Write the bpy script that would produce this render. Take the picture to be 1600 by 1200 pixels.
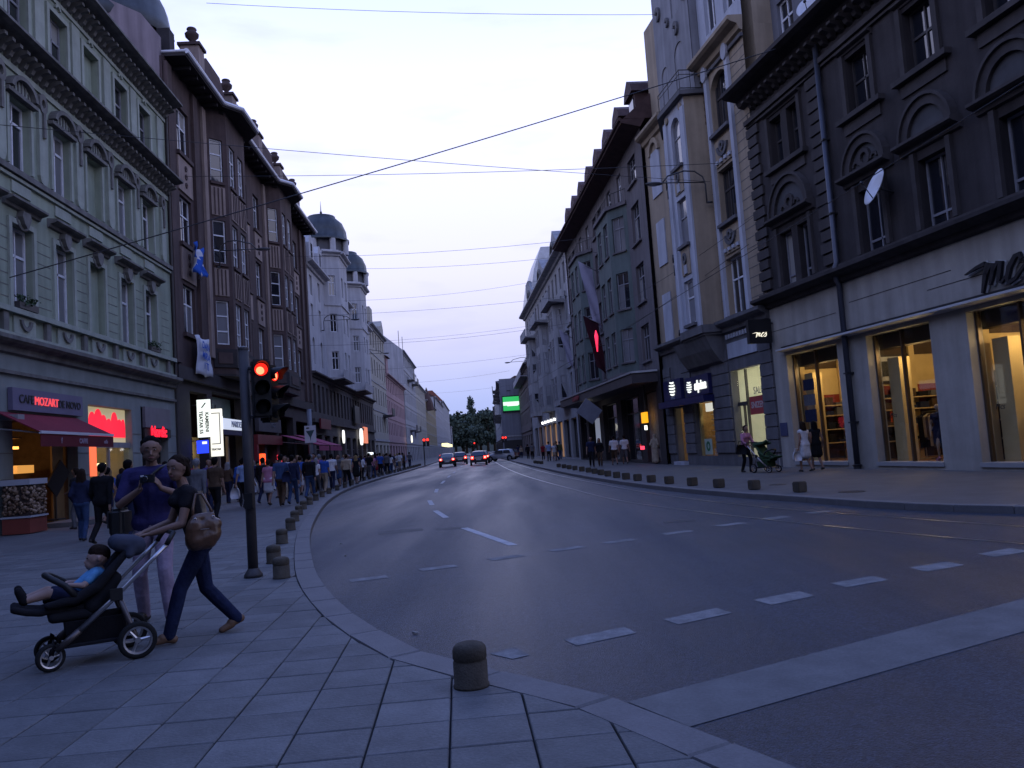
import bpy, bmesh, math, random
import numpy as np
from mathutils import Vector, Matrix, Euler
random.seed(7)
PI = math.pi
for _o in list(bpy.data.objects):
    bpy.data.objects.remove(_o, do_unlink=True)
SC = bpy.context.scene
C = SC.collection

# ------------------------------------------------------------------ camera
EYE = Vector((0.0, 0.0, 1.57))
PITCH, ROLL = math.radians(4.41), math.radians(4.0)
cam = bpy.data.cameras.new('camera')
cam.sensor_fit = 'HORIZONTAL'; cam.sensor_width = 36.0; cam.lens = 29.03
cam.clip_start = 0.05; cam.clip_end = 6000
camo = bpy.data.objects.new('camera', cam); C.objects.link(camo)
_f = Vector((0, math.cos(PITCH), math.sin(PITCH))); _r0 = Vector((1, 0, 0)); _u0 = _r0.cross(_f)
_r = math.cos(ROLL)*_r0 - math.sin(ROLL)*_u0; _u = math.sin(ROLL)*_r0 + math.cos(ROLL)*_u0
camo.matrix_world = Matrix(((_r.x, _u.x, -_f.x, EYE.x), (_r.y, _u.y, -_f.y, EYE.y), (_r.z, _u.z, -_f.z, EYE.z), (0, 0, 0, 1)))
SC.camera = camo

# ------------------------------------------------------------------ sky: dusk, blue overhead, pink-lavender low
W = bpy.data.worlds.new('World'); SC.world = W; W.use_nodes = True
nt = W.node_tree; nt.nodes.clear()
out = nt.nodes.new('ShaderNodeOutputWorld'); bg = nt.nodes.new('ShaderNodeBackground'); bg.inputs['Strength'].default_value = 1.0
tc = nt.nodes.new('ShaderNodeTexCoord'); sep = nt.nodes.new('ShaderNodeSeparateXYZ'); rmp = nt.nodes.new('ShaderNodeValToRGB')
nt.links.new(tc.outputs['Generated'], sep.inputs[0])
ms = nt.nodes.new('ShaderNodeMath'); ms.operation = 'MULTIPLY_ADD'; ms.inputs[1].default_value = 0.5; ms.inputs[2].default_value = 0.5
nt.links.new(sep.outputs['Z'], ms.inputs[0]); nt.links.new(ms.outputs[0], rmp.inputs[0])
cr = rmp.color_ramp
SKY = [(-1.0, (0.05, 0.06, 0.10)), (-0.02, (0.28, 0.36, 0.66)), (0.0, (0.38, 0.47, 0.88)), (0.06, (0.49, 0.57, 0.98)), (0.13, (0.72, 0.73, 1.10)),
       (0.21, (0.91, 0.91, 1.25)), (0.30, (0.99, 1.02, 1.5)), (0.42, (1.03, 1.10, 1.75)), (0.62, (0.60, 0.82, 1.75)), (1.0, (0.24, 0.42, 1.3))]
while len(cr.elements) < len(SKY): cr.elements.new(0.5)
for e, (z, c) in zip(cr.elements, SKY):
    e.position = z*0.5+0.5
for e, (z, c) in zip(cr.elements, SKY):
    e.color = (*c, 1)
# a few faint streaks of cloud
mp = nt.nodes.new('ShaderNodeMapping'); mp.inputs['Scale'].default_value = (3, 3, 14)
nz = nt.nodes.new('ShaderNodeTexNoise'); nz.inputs['Scale'].default_value = 2.2; nz.inputs['Detail'].default_value = 5
cl = nt.nodes.new('ShaderNodeMapRange'); cl.inputs['From Min'].default_value = 0.56; cl.inputs['From Max'].default_value = 0.8
cl.inputs['To Min'].default_value = 0.0; cl.inputs['To Max'].default_value = 0.3
mxc = nt.nodes.new('ShaderNodeMixRGB'); mxc.inputs['Color2'].default_value = (0.50, 0.53, 0.80, 1)
nt.links.new(tc.outputs['Generated'], mp.inputs['Vector']); nt.links.new(mp.outputs[0], nz.inputs['Vector']); nt.links.new(nz.outputs['Fac'], cl.inputs['Value'])
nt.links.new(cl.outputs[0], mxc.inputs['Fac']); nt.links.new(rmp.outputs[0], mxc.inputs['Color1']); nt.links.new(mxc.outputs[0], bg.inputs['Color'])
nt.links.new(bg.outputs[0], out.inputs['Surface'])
SC.view_settings.view_transform = 'Standard'; SC.view_settings.look = 'None'; SC.view_settings.exposure = 0.0; SC.view_settings.gamma = 1.0
SC.view_settings.use_curve_mapping = False
SC.render.engine = 'CYCLES'
SC.cycles.use_denoising = True
SC.cycles.max_bounces = 7; SC.cycles.diffuse_bounces = 3; SC.cycles.glossy_bounces = 3; SC.cycles.transparent_max_bounces = 10
SC.cycles.sample_clamp_indirect = 6.0; SC.cycles.caustics_reflective = False; SC.cycles.caustics_refractive = False

# ------------------------------------------------------------------ materials
MATS = {}
def mat(name, col, rough=0.8, spec=0.3, var=0.25, scale=1.2, bump=0.0, bscale=30.0, metal=0.0, streak=0.0, grain=0.0, coat=0.0):
    if name in MATS: return MATS[name]
    m = bpy.data.materials.new(name); m.use_nodes = True
    t = m.node_tree; b = t.nodes['Principled BSDF']
    b.inputs['Roughness'].default_value = rough; b.inputs['Metallic'].default_value = metal
    b.inputs['Specular IOR Level'].default_value = spec; b.inputs['Coat Weight'].default_value = coat
    if var <= 0 and bump <= 0:
        b.inputs['Base Color'].default_value = (*col, 1); MATS[name] = m; return m
    co = t.nodes.new('ShaderNodeTexCoord'); oi = t.nodes.new('ShaderNodeObjectInfo')
    w = t.nodes.new('ShaderNodeMath'); w.operation = 'MULTIPLY'; w.inputs[1].default_value = 40; t.links.new(oi.outputs['Random'], w.inputs[0])
    n1 = t.nodes.new('ShaderNodeTexNoise'); n1.noise_dimensions = '4D'; n1.inputs['Scale'].default_value = scale; n1.inputs['Detail'].default_value = 6; n1.inputs['Roughness'].default_value = 0.65
    t.links.new(co.outputs['Object'], n1.inputs['Vector']); t.links.new(w.outputs[0], n1.inputs['W'])
    mr = t.nodes.new('ShaderNodeMapRange'); mr.inputs['From Min'].default_value = 0.3; mr.inputs['From Max'].default_value = 0.7
    mr.inputs['To Min'].default_value = 1-var; mr.inputs['To Max'].default_value = 1+var*0.6; t.links.new(n1.outputs['Fac'], mr.inputs['Value'])
    fac = mr.outputs[0]
    def mul(a, bb):
        q = t.nodes.new('ShaderNodeMath'); q.operation = 'MULTIPLY'; t.links.new(a, q.inputs[0]); t.links.new(bb, q.inputs[1]); return q.outputs[0]
    if streak > 0:   # rain streaks: noise stretched along the vertical
        mp = t.nodes.new('ShaderNodeMapping'); mp.inputs['Scale'].default_value = (2.5, 2.5, 0.22); t.links.new(co.outputs['Object'], mp.inputs['Vector'])
        n2 = t.nodes.new('ShaderNodeTexNoise'); n2.inputs['Scale'].default_value = 1.0; n2.inputs['Detail'].default_value = 5; t.links.new(mp.outputs[0], n2.inputs['Vector'])
        m2 = t.nodes.new('ShaderNodeMapRange'); m2.inputs['From Min'].default_value = 0.35; m2.inputs['From Max'].default_value = 0.65; m2.inputs['To Min'].default_value = 1-streak; m2.inputs['To Max'].default_value = 1.05
        t.links.new(n2.outputs['Fac'], m2.inputs['Value']); fac = mul(fac, m2.outputs[0])
    if grain > 0:
        n3 = t.nodes.new('ShaderNodeTexNoise'); n3.inputs['Scale'].default_value = 42; n3.inputs['Detail'].default_value = 6; n3.inputs['Roughness'].default_value = 0.8; t.links.new(co.outputs['Object'], n3.inputs['Vector'])
        m3 = t.nodes.new('ShaderNodeMapRange'); m3.inputs['From Min'].default_value = 0.3; m3.inputs['From Max'].default_value = 0.7; m3.inputs['To Min'].default_value = 1-grain; m3.inputs['To Max'].default_value = 1+grain
        t.links.new(n3.outputs['Fac'], m3.inputs['Value']); fac = mul(fac, m3.outputs[0])
    vm = t.nodes.new('ShaderNodeVectorMath'); vm.operation = 'SCALE'; vm.inputs[0].default_value = col; t.links.new(fac, vm.inputs['Scale'])
    t.links.new(vm.outputs[0], b.inputs['Base Color'])
    if bump > 0:
        nb = t.nodes.new('ShaderNodeTexNoise'); nb.inputs['Scale'].default_value = bscale; nb.inputs['Detail'].default_value = 4; t.links.new(co.outputs['Object'], nb.inputs['Vector'])
        bp = t.nodes.new('ShaderNodeBump'); bp.inputs['Strength'].default_value = bump; bp.inputs['Distance'].default_value = 0.02
        t.links.new(nb.outputs['Fac'], bp.inputs['Height']); t.links.new(bp.outputs[0], b.inputs['Normal'])
    MATS[name] = m; return m
def emis(name, col, s):
    if name in MATS: return MATS[name]
    m = bpy.data.materials.new(name); m.use_nodes = True; t = m.node_tree; b = t.nodes['Principled BSDF']
    b.inputs['Base Color'].default_value = (*[min(1, c*0.5) for c in col], 1); b.inputs['Emission Color'].default_value = (*col, 1); b.inputs['Emission Strength'].default_value = s; b.inputs['Roughness'].default_value = 0.5
    MATS[name] = m; return m
def clearglass(name, tint=(0.95, 0.96, 0.95), refl=1.0):
    m = bpy.data.materials.new(name); m.use_nodes = True; t = m.node_tree; t.nodes.clear()
    o = t.nodes.new('ShaderNodeOutputMaterial'); tr = t.nodes.new('ShaderNodeBsdfTransparent'); tr.inputs[0].default_value = (*tint, 1)
    g = t.nodes.new('ShaderNodeBsdfGlossy'); g.inputs['Roughness'].default_value = 0.02
    lw = t.nodes.new('ShaderNodeLayerWeight'); lw.inputs['Blend'].default_value = 0.5
    pw = t.nodes.new('ShaderNodeMath'); pw.operation = 'POWER'; pw.inputs[1].default_value = 5.0; t.links.new(lw.outputs['Facing'], pw.inputs[0])
    fr = t.nodes.new('ShaderNodeMath'); fr.operation = 'MULTIPLY_ADD'; fr.inputs[1].default_value = 0.5; fr.inputs[2].default_value = 0.03; t.links.new(pw.outputs[0], fr.inputs[0])
    mx = t.nodes.new('ShaderNodeMixShader'); t.links.new(fr.outputs[0], mx.inputs[0]); t.links.new(tr.outputs[0], mx.inputs[1]); t.links.new(g.outputs[0], mx.inputs[2]); t.links.new(mx.outputs[0], o.inputs[0])
    MATS[name] = m; return m
def darkglass(name, col, spec=0.9, rough=0.04):
    m = mat(name, col, rough, spec, var=0)
    t = m.node_tree; b = t.nodes['Principled BSDF']; b.inputs['IOR'].default_value = 1.6
    nb = t.nodes.new('ShaderNodeTexNoise'); nb.inputs['Scale'].default_value = 1.6; co = t.nodes.new('ShaderNodeTexCoord'); t.links.new(co.outputs['Object'], nb.inputs['Vector'])
    bp = t.nodes.new('ShaderNodeBump'); bp.inputs['Strength'].default_value = 0.12; bp.inputs['Distance'].default_value = 0.02; t.links.new(nb.outputs['Fac'], bp.inputs['Height']); t.links.new(bp.outputs[0], b.inputs['Normal'])
    return m
GL_D = darkglass('window_glass_dark', (0.012, 0.014, 0.02))
GL_C = darkglass('window_glass_curtained', (0.16, 0.16, 0.17), 0.9, 0.07)
GL_B = darkglass('window_glass_blind', (0.30, 0.29, 0.27), 0.7, 0.10)
GL_W = clearglass('shop_glass')

# ------------------------------------------------------------------ mesh helpers
class MB:
    def __init__(s): s.v = []; s.f = []; s.m = []
    def add(s, vs, fs, mi=0):
        b = len(s.v); s.v += [tuple(x) for x in vs]; s.f += [tuple(b+i for i in f) for f in fs]; s.m += [mi]*len(fs)
    def box(s, x0, x1, y0, y1, z0, z1, mi=0):
        s.add([(x0, y0, z0), (x1, y0, z0), (x1, y1, z0), (x0, y1, z0), (x0, y0, z1), (x1, y0, z1), (x1, y1, z1), (x0, y1, z1)],
              [(3, 2, 1, 0), (4, 5, 6, 7), (0, 1, 5, 4), (1, 2, 6, 5), (2, 3, 7, 6), (3, 0, 4, 7)], mi)
    def quad(s, a, b, c, d, mi=0): s.add([a, b, c, d], [(0, 1, 2, 3)], mi)
    def prism(s, poly, z0, z1, mi=0):       # vertical prism over an xy polygon
        n = len(poly); s.add([(x, y, z0) for x, y in poly]+[(x, y, z1) for x, y in poly],
                             [tuple(range(n))[::-1], tuple(range(n, 2*n))]+[(i, (i+1) % n, n+(i+1) % n, n+i) for i in range(n)], mi)
    def ext(s, a, b, poly, fn, mi=0):       # extrude poly (p,q) from a to b, fn(t,p,q)->xyz
        n = len(poly); s.add([fn(a, p, q) for p, q in poly]+[fn(b, p, q) for p, q in poly],
                             [tuple(range(n))[::-1], tuple(range(n, 2*n))]+[(i, (i+1) % n, n+(i+1) % n, n+i) for i in range(n)], mi)
    def tube(s, pts, r, n=8, mi=0, caps=True):
        P = [Vector(p) for p in pts]; rr = r if isinstance(r, (list, tuple)) else [r]*len(P)
        ref = None; rings = []
        for i, p in enumerate(P):
            d = (P[min(i+1, len(P)-1)]-P[max(i-1, 0)]).normalized()
            if ref is None: ref = Vector((0, 0, 1)) if abs(d.z) < 0.9 else Vector((1, 0, 0))
            a = (ref-d*ref.dot(d)).normalized(); ref = a; b2 = d.cross(a)
            rings.append([p+(a*math.cos(2*PI*k/n)+b2*math.sin(2*PI*k/n))*rr[i] for k in range(n)])
        vs = [v for R in rings for v in R]; fs = []
        for i in range(len(P)-1):
            for k in range(n): fs.append((i*n+k, i*n+(k+1) % n, (i+1)*n+(k+1) % n, (i+1)*n+k))
        if caps: fs += [tuple(range(n))[::-1], tuple((len(P)-1)*n+k for k in range(n))]
        s.add(vs, fs, mi)
    def lathe(s, prof, c=(0, 0, 0), n=16, mi=0, a0=0, a1=2*PI):
        full = abs(a1-a0-2*PI) < 1e-6; k = n if full else n+1
        vs = [(c[0]+r*math.cos(a0+(a1-a0)*j/n), c[1]+r*math.sin(a0+(a1-a0)*j/n), c[2]+z) for r, z in prof for j in range(k)]
        fs = []
        for i in range(len(prof)-1):
            for j in range(n if full else n): fs.append((i*k+j, i*k+(j+1) % k, (i+1)*k+(j+1) % k, (i+1)*k+j))
        s.add(vs, fs, mi)
    def ball(s, c, r, n=10, m=7, mi=0, sx=1, sy=1, sz=1):
        vs = []; fs = []
        for i in range(m+1):
            a = PI*i/m
            for j in range(n): vs.append((c[0]+sx*r*math.sin(a)*math.cos(2*PI*j/n), c[1]+sy*r*math.sin(a)*math.sin(2*PI*j/n), c[2]-sz*r*math.cos(a)))
        for i in range(m):
            for j in range(n): fs.append((i*n+j, i*n+(j+1) % n, (i+1)*n+(j+1) % n, (i+1)*n+j))
        s.add(vs, fs, mi)
    def mesh(s, name, mats, smooth=False, weld=False):
        me = bpy.data.meshes.new(name); me.from_pydata(s.v, [], s.f)
        for m in mats: me.materials.append(m)
        if len(mats) > 1: me.polygons.foreach_set('material_index', s.m)
        if smooth: me.polygons.foreach_set('use_smooth', [True]*len(s.f))
        if weld:
            bm = bmesh.new(); bm.from_mesh(me); bmesh.ops.remove_doubles(bm, verts=bm.verts, dist=1e-4); bmesh.ops.recalc_face_normals(bm, faces=bm.faces); bm.to_mesh(me); bm.free()
        me.update(); return me
    def build(s, name, mats, parent=None, loc=(0, 0, 0), rz=0.0, smooth=False, weld=False):
        return put(name, s.mesh(name, mats if isinstance(mats, (list, tuple)) else [mats], smooth, weld), parent, loc, rz)
def put(name, me, parent=None, loc=(0, 0, 0), rz=0.0, rot=None):
    o = bpy.data.objects.new(name, me); C.objects.link(o); o.parent = parent; o.location = loc
    o.rotation_euler = rot if rot is not None else (0, 0, rz); return o
def tag(o, label=None, cat=None, group=None, kind=None):
    if label: o['label'] = label
    if cat: o['category'] = cat
    if group: o['group'] = group
    if kind: o['kind'] = kind
    return o
def thing(name, label, cat, loc=(0, 0, 0), rz=0.0, group=None):
    o = bpy.data.objects.new(name, None); C.objects.link(o); o.location = loc; o.rotation_euler = (0, 0, rz); o.empty_display_size = 0.1
    return tag(o, label, cat, group)
def copytree(o, loc=None, rz=None, label=None, parent=None):
    c = o.copy(); C.objects.link(c)
    if parent is not None: c.parent = parent
    if loc is not None: c.location = loc
    if rz is not None: c.rotation_euler = (0, 0, rz)
    if label: c['label'] = label
    for ch in list(o.children): copytree(ch, parent=c)
    return c
CACHE = {}
def boxmesh(dx, dy, dz, m):
    k = ('box', round(dx, 3), round(dy, 3), round(dz, 3), m.name)
    if k not in CACHE:
        b = MB(); b.box(-dx/2, dx/2, -dy/2, dy/2, -dz/2, dz/2); CACHE[k] = b.mesh('block', [m])
    return CACHE[k]
def textmesh(body, size, ext, m, shear=0.0, bold=0.0, sp=1.0):
    k = ('txt', body, size, ext, m.name, shear, bold)
    if k in CACHE: return CACHE[k]
    cu = bpy.data.curves.new('lettering', 'FONT'); cu.body = body; cu.size = size; cu.extrude = ext; cu.align_x = 'CENTER'; cu.align_y = 'CENTER'; cu.shear = shear; cu.offset = bold; cu.resolution_u = 3; cu.space_character = sp
    o = bpy.data.objects.new('lettering', cu); C.objects.link(o)
    dg = bpy.context.evaluated_depsgraph_get(); me = bpy.data.meshes.new_from_object(o.evaluated_get(dg)); me.name = 'lettering'
    bpy.data.objects.remove(o, do_unlink=True); me.materials.clear(); me.materials.append(m); CACHE[k] = me; return me

class Face:
    """a facade line: origin (world x,y), angle of its run, s=+1/-1 picks the outward side"""
    def __init__(s, parent, ox, oy, ang, sg):
        s.p = parent; s.o = Vector((ox, oy)); s.a = ang; s.s = sg
        s.d = Vector((math.cos(ang), math.sin(ang))); s.n = Vector((-s.d.y, s.d.x))*sg
    def xy(s, u, n=0): return s.o+s.d*u+s.n*n
    def loc(s, u, n, z, parent=None):
        q = s.xy(u, n); return (q.x-s.p.location.x, q.y-s.p.location.y, z-s.p.location.z)
    def world(s, u, n, z): q = s.xy(u, n); return Vector((q.x, q.y, z))
    def sub(s, u0, n0, u1, n1):
        a, b = s.xy(u0, n0), s.xy(u1, n1); d = b-a
        f = Face(s.p, a.x, a.y, math.atan2(d.y, d.x), s.s); f.L = d.length; return f
    def put(s, name, me, u=0, n=0, z=0, rot=None):
        o = put(name, me, s.p, s.loc(u, n, z), s.a); return o
    def box(s, name, u0, u1, n0, n1, z0, z1, m):
        return s.put(name, boxmesh(abs(u1-u0), abs(n1-n0), abs(z1-z0), m), (u0+u1)/2, (n0+n1)/2, (z0+z1)/2)
    def row(s, name, us, w, n0, n1, z0, z1, m):
        for u in us: s.box(name, u-w/2, u+w/2, n0, n1, z0, z1, m)
    def prof(s, name, u0, u1, pts, m):
        b = MB(); b.ext(u0, u1, pts, lambda t, p, q: (t, s.s*p, q)); return s.put(name, b.mesh(name, [m]))
    def poly(s, name, pts, z0, z1, m):
        b = MB(); b.prism([(u, s.s*n) for u, n in pts], z0, z1); return s.put(name, b.mesh(name, [m]))
    def uz(s, name, pts, n0, n1, m, u=0, z=0, key=None):     # polygon in the (u,z) plane with thickness
        k = key and ('uz', key, s.s, m.name)
        if k and k in CACHE: return s.put(name, CACHE[k], u, 0, z)
        b = MB(); b.ext(n0, n1, pts, lambda t, p, q: (p, s.s*t, q)); me = b.mesh(name, [m])
        if k: CACHE[k] = me
        return s.put(name, me, u, 0, z)
    def ring(s, name, u, z, r0, r1, n0, n1, m, a0=0, a1=PI, k=12, sz=1.0):
        key = ('ring', s.s, round(r0, 3), round(r1, 3), n0, n1, a0, a1, sz, m.name)
        if key not in CACHE:
            b = MB()
            for i in range(k):
                t0, t1 = a0+(a1-a0)*i/k, a0+(a1-a0)*(i+1)/k
                pts = [(r1*math.cos(t0), sz*r1*math.sin(t0)), (r1*math.cos(t1), sz*r1*math.sin(t1)), (r0*math.cos(t1), sz*r0*math.sin(t1)), (r0*math.cos(t0), sz*r0*math.sin(t0))]
                b.ext(n0, n1, pts, lambda t, p, q: (p, s.s*t, q))
            CACHE[key] = b.mesh(name, [m], weld=True)
        return s.put(name, CACHE[key], u, 0, z)
    def disc(s, name, u, z, r, n0, n1, m, a0=0, a1=2*PI, k=16, sz=1.0):
        pts = [(r*math.cos(a0+(a1-a0)*i/k), sz*r*math.sin(a0+(a1-a0)*i/k)) for i in range(k+(0 if abs(a1-a0-2*PI) < 1e-6 else 1))]
        return s.uz(name, pts, n0, n1, m, u, z, key=(round(r, 3), n0, n1, round(a0, 2), round(a1, 2), sz))
    def wall(s, name, u0, u1, z0, z1, ops, m, depth=0.25, n=0.0):
        us = sorted({u0, u1, *[o[0] for o in ops], *[o[1] for o in ops]}); zs = sorted({z0, z1, *[o[2] for o in ops], *[o[3] for o in ops]})
        us = [x for x in us if u0 <= x <= u1]; zs = [x for x in zs if z0 <= x <= z1]
        b = MB(); S = s.s; P = lambda u, nn, z: (u, S*nn, z)
        vid = {}
        def V(u, z):
            if (u, z) not in vid: vid[(u, z)] = len(b.v); b.v.append(P(u, n, z))
            return vid[(u, z)]
        for i in range(len(us)-1):
            for j in range(len(zs)-1):
                cu, cz = (us[i]+us[i+1])/2, (zs[j]+zs[j+1])/2
                if any(o[0] < cu < o[1] and o[2] < cz < o[3] for o in ops): continue
                b.f.append((V(us[i], zs[j]), V(us[i+1], zs[j]), V(us[i+1], zs[j+1]), V(us[i], zs[j+1]))); b.m.append(0)
        for o in ops:
            a, c, e, f = o[:4]; N = n-depth
            if len(o) > 4:      # arched head
                r = (c-a)/2; zc = f-r*o[4]; mid = (a+c)/2; K = 12
                arc = [(mid-r*math.cos(PI*i/K), zc+r*o[4]*math.sin(PI*i/K)) for i in range(K+1)]
                for i in range(K):
                    cor = (a, f) if i < K/2 else (c, f)
                    b.add([P(cor[0], n, cor[1]), P(*[arc[i][0], n, arc[i][1]]), P(arc[i+1][0], n, arc[i+1][1])], [(0, 1, 2)])
                    b.quad(P(arc[i][0], n, arc[i][1]), P(arc[i+1][0], n, arc[i+1][1]), P(arc[i+1][0], N, arc[i+1][1]), P(arc[i][0], N, arc[i][1]))
                f = zc
            else:
                b.quad(P(a, n, f), P(c, n, f), P(c, N, f), P(a, N, f))
            b.quad(P(a, n, e), P(a, n, f), P(a, N, f), P(a, N, e)); b.quad(P(c, n, e), P(c, n, f), P(c, N, f), P(c, N, e)); b.quad(P(a, n, e), P(c, n, e), P(c, N, e), P(a, N, e))
        return s.put(name, b.mesh(name, [m]))
    def window(s, u0, u1, z0, z1, fm, cols=2, rows=(0.66,), n=-0.22, fw=0.07, bar=0.05, glass=None, pertop=None, cells=True, nm='window'):
        w, h = u1-u0, z1-z0; key = ('win', s.s, round(w, 2), round(h, 2), cols, rows, fw, bar, fm.name)
        if key not in CACHE:
            b = MB(); S = s.s
            def bb(a, c, e, f, d=0.08): b.box(a, c, *sorted((S*0.0, -S*d)), e, f)
            bb(-w/2, -w/2+fw, 0, h); bb(w/2-fw, w/2, 0, h); bb(-w/2+fw, w/2-fw, 0, fw); bb(-w/2+fw, w/2-fw, h-fw, h)
            for c in range(1, cols): x = -w/2+w*c/cols; bb(x-bar/2, x+bar/2, fw, h-fw, 0.07)
            for r in rows: bb(-w/2+fw, w/2-fw, h*r-bar*0.7, h*r+bar*0.7, 0.075)
            CACHE[key] = b.mesh('window', [fm])
        o = s.put(nm, CACHE[key], (u0+u1)/2, n, z0)
        zz = [0.0, *[h*r for r in rows], h] if cells else [0.0, h]; cc = cols if cells else 1
        g = glass or random.choice([GL_D, GL_D, GL_D, GL_C])
        for i in range(cc):
            for j in range(len(zz)-1):
                pw, ph = w/cc-0.02, zz[j+1]-zz[j]-0.02
                if glass is None and cells and random.random() < 0.12: gg = random.choice([GL_C, GL_B, GL_D])
                else: gg = g
                q = put('pane', boxmesh(pw, 0.008, ph, gg), o, (-w/2+w*(i+0.5)/cc, -s.s*0.045, (zz[j]+zz[j+1])/2))
                q.rotation_euler = (random.gauss(0, 0.007), 0, random.gauss(0, 0.010))
        return o
    def text(s, body, size, u, n, z, m, ext=0.015, shear=0.0, bold=0.0, name='lettering', flip=False, sp=1.0):
        me = textmesh(body, size, ext, m, shear, bold, sp)
        o = put(name, me, s.p, s.loc(u, n, z)); o.rotation_euler = (PI/2, 0, s.a+(PI if s.s > 0 else 0)); return o
# ================================================================== GROUND
def spline(pts, step=0.5):
    P = [Vector((x, y, 0)) for x, y in pts]; out_ = []
    for i in range(len(P)-1):
        a, b, c, d = P[max(i-1, 0)], P[i], P[i+1], P[min(i+2, len(P)-1)]
        n = max(1, int((c-b).length/step)); n = min(n, 12)
        l1, l2, l3 = max((b-a).length, 1e-3), (c-b).length, max((d-c).length, 1e-3)
        m1 = ((c-b)/l2+(b-a)/l1)*0.5*l2 if i > 0 else (c-b)
        m2 = ((d-c)/l3+(c-b)/l2)*0.5*l2 if i < len(P)-2 else (c-b)
        for k in range(n):
            t = k/n; h = (2*t**3-3*t*t+1, t**3-2*t*t+t, -2*t**3+3*t*t, t**3-t*t)
            out_.append((b*h[0]+m1*h[1]+c*h[2]+m2*h[3]).to_2d())
    out_.append(P[-1].to_2d()); return out_
def resample(P, step):
    out_ = [P[0]]; acc = 0.0
    for a, b in zip(P, P[1:]):
        L = (b-a).length; t = step-acc
        while t <= L: out_.append(a+(b-a)*(t/L)); t += step
        acc = (acc+L) % step if L > 0 else acc
    out_.append(P[-1]); return out_
def offset(P, d):      # to the left of the run when d > 0
    o = []
    for i, p in enumerate(P):
        t = (P[min(i+1, len(P)-1)]-P[max(i-1, 0)]).normalized(); o.append(p+Vector((-t.y, t.x))*d)
    return o
KL = spline([(3.4, -6.0), (2.7, 0.0), (1.75, 2.5), (1.09, 3.66), (0.68, 4.47), (0.46, 4.81), (0.15, 5.18), (-0.28, 5.62), (-0.8, 6.23), (-1.12, 6.8), (-1.55, 7.7), (-2.01, 8.84), (-2.54, 10.35), (-3.25, 12.82),
             (-4.37, 17.22), (-5.53, 22.58), (-7.17, 31.37), (-8.53, 41.62), (-9.54, 56.27), (-10.43, 78.44), (-12.0, 112.0), (-13.0, 129.5), (-36.5, 600.0)])
KR = spline([(22.0, 6.0), (11.5, 10.1), (8.9, 11.7), (7.4, 13.4), (6.63, 14.9), (6.17, 16.56), (5.85, 17.87), (5.41, 19.24), (4.89, 21.41), (4.28, 24.42), (3.7, 28.54), (2.99, 35.54), (2.36, 43.7), (1.69, 54.2), (0.84, 68.16), (-1.3, 108.0), (-2.5, 130.0), (-26.0, 600.0)])
ASPH = mat('asphalt', (0.021, 0.027, 0.041), 0.52, 0.42, var=0.28, scale=0.55, bump=0.7, bscale=85, grain=0.55)
def _asph():
    t = ASPH.node_tree; b = t.nodes['Principled BSDF']; co = t.nodes.new('ShaderNodeTexCoord'); mp = t.nodes.new('ShaderNodeMapping'); mp.inputs['Scale'].default_value = (0.55, 0.045, 1); mp.inputs['Rotation'].default_value = (0, 0, math.radians(6))
    t.links.new(co.outputs['Object'], mp.inputs['Vector']); n = t.nodes.new('ShaderNodeTexNoise'); n.inputs['Scale'].default_value = 1.0; n.inputs['Detail'].default_value = 4; t.links.new(mp.outputs[0], n.inputs['Vector'])
    r = t.nodes.new('ShaderNodeMapRange'); r.inputs['From Min'].default_value = 0.35; r.inputs['From Max'].default_value = 0.65; r.inputs['To Min'].default_value = 0.34; r.inputs['To Max'].default_value = 0.60
    t.links.new(n.outputs['Fac'], r.inputs['Value']); t.links.new(r.outputs[0], b.inputs['Roughness'])
    old = b.inputs['Base Color'].links[0].from_socket      # pale and dark chippings in the surface
    for sc_, lo, hi in ((55.0, 0.45, 1.75), (130.0, 0.6, 1.5)):
        vo = t.nodes.new('ShaderNodeTexVoronoi'); vo.inputs['Scale'].default_value = sc_; t.links.new(co.outputs['Object'], vo.inputs['Vector'])
        sp = t.nodes.new('ShaderNodeSeparateColor'); t.links.new(vo.outputs['Color'], sp.inputs[0]); mr = t.nodes.new('ShaderNodeMapRange'); mr.inputs['To Min'].default_value = lo; mr.inputs['To Max'].default_value = hi; t.links.new(sp.outputs[0], mr.inputs['Value'])
        vm = t.nodes.new('ShaderNodeVectorMath'); vm.operation = 'SCALE'; t.links.new(old, vm.inputs[0]); t.links.new(mr.outputs[0], vm.inputs['Scale']); old = vm.outputs[0]
    t.links.new(old, b.inputs['Base Color'])
_asph()
PAVE = mat('pavement_stone', (0.125, 0.125, 0.125), 0.72, 0.3, var=0.22, scale=2.2, bump=0.25, bscale=60, grain=0.16)
MORT = mat('joint_mortar', (0.035, 0.035, 0.04), 0.95, 0.1)
KERB = mat('kerb_granite', (0.135, 0.13, 0.13), 0.7, 0.3, var=0.2, scale=3, bump=0.2, bscale=80, grain=0.2)
PVR = mat('right_pavement_stone', (0.092, 0.092, 0.094), 0.62, 0.35, var=0.28, scale=0.9, bump=0.2, bscale=40, grain=0.2)
PAINT2 = mat('road_paint', (0.40, 0.40, 0.40), 0.7, 0.25, var=0.3, scale=5, grain=0.25)
PAINT = mat('worn_road_paint', (0.185, 0.185, 0.185), 0.75, 0.25, var=0.5, scale=5, bump=0.4, bscale=85, grain=0.3)
STRIP = mat('pale_stone_strip', (0.115, 0.115, 0.115), 0.7, 0.3, var=0.3, scale=2.5, grain=0.25)
STEEL = mat('polished_steel', (0.55, 0.55, 0.57), 0.3, 0.5, metal=1.0, var=0.2, scale=3)

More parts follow.
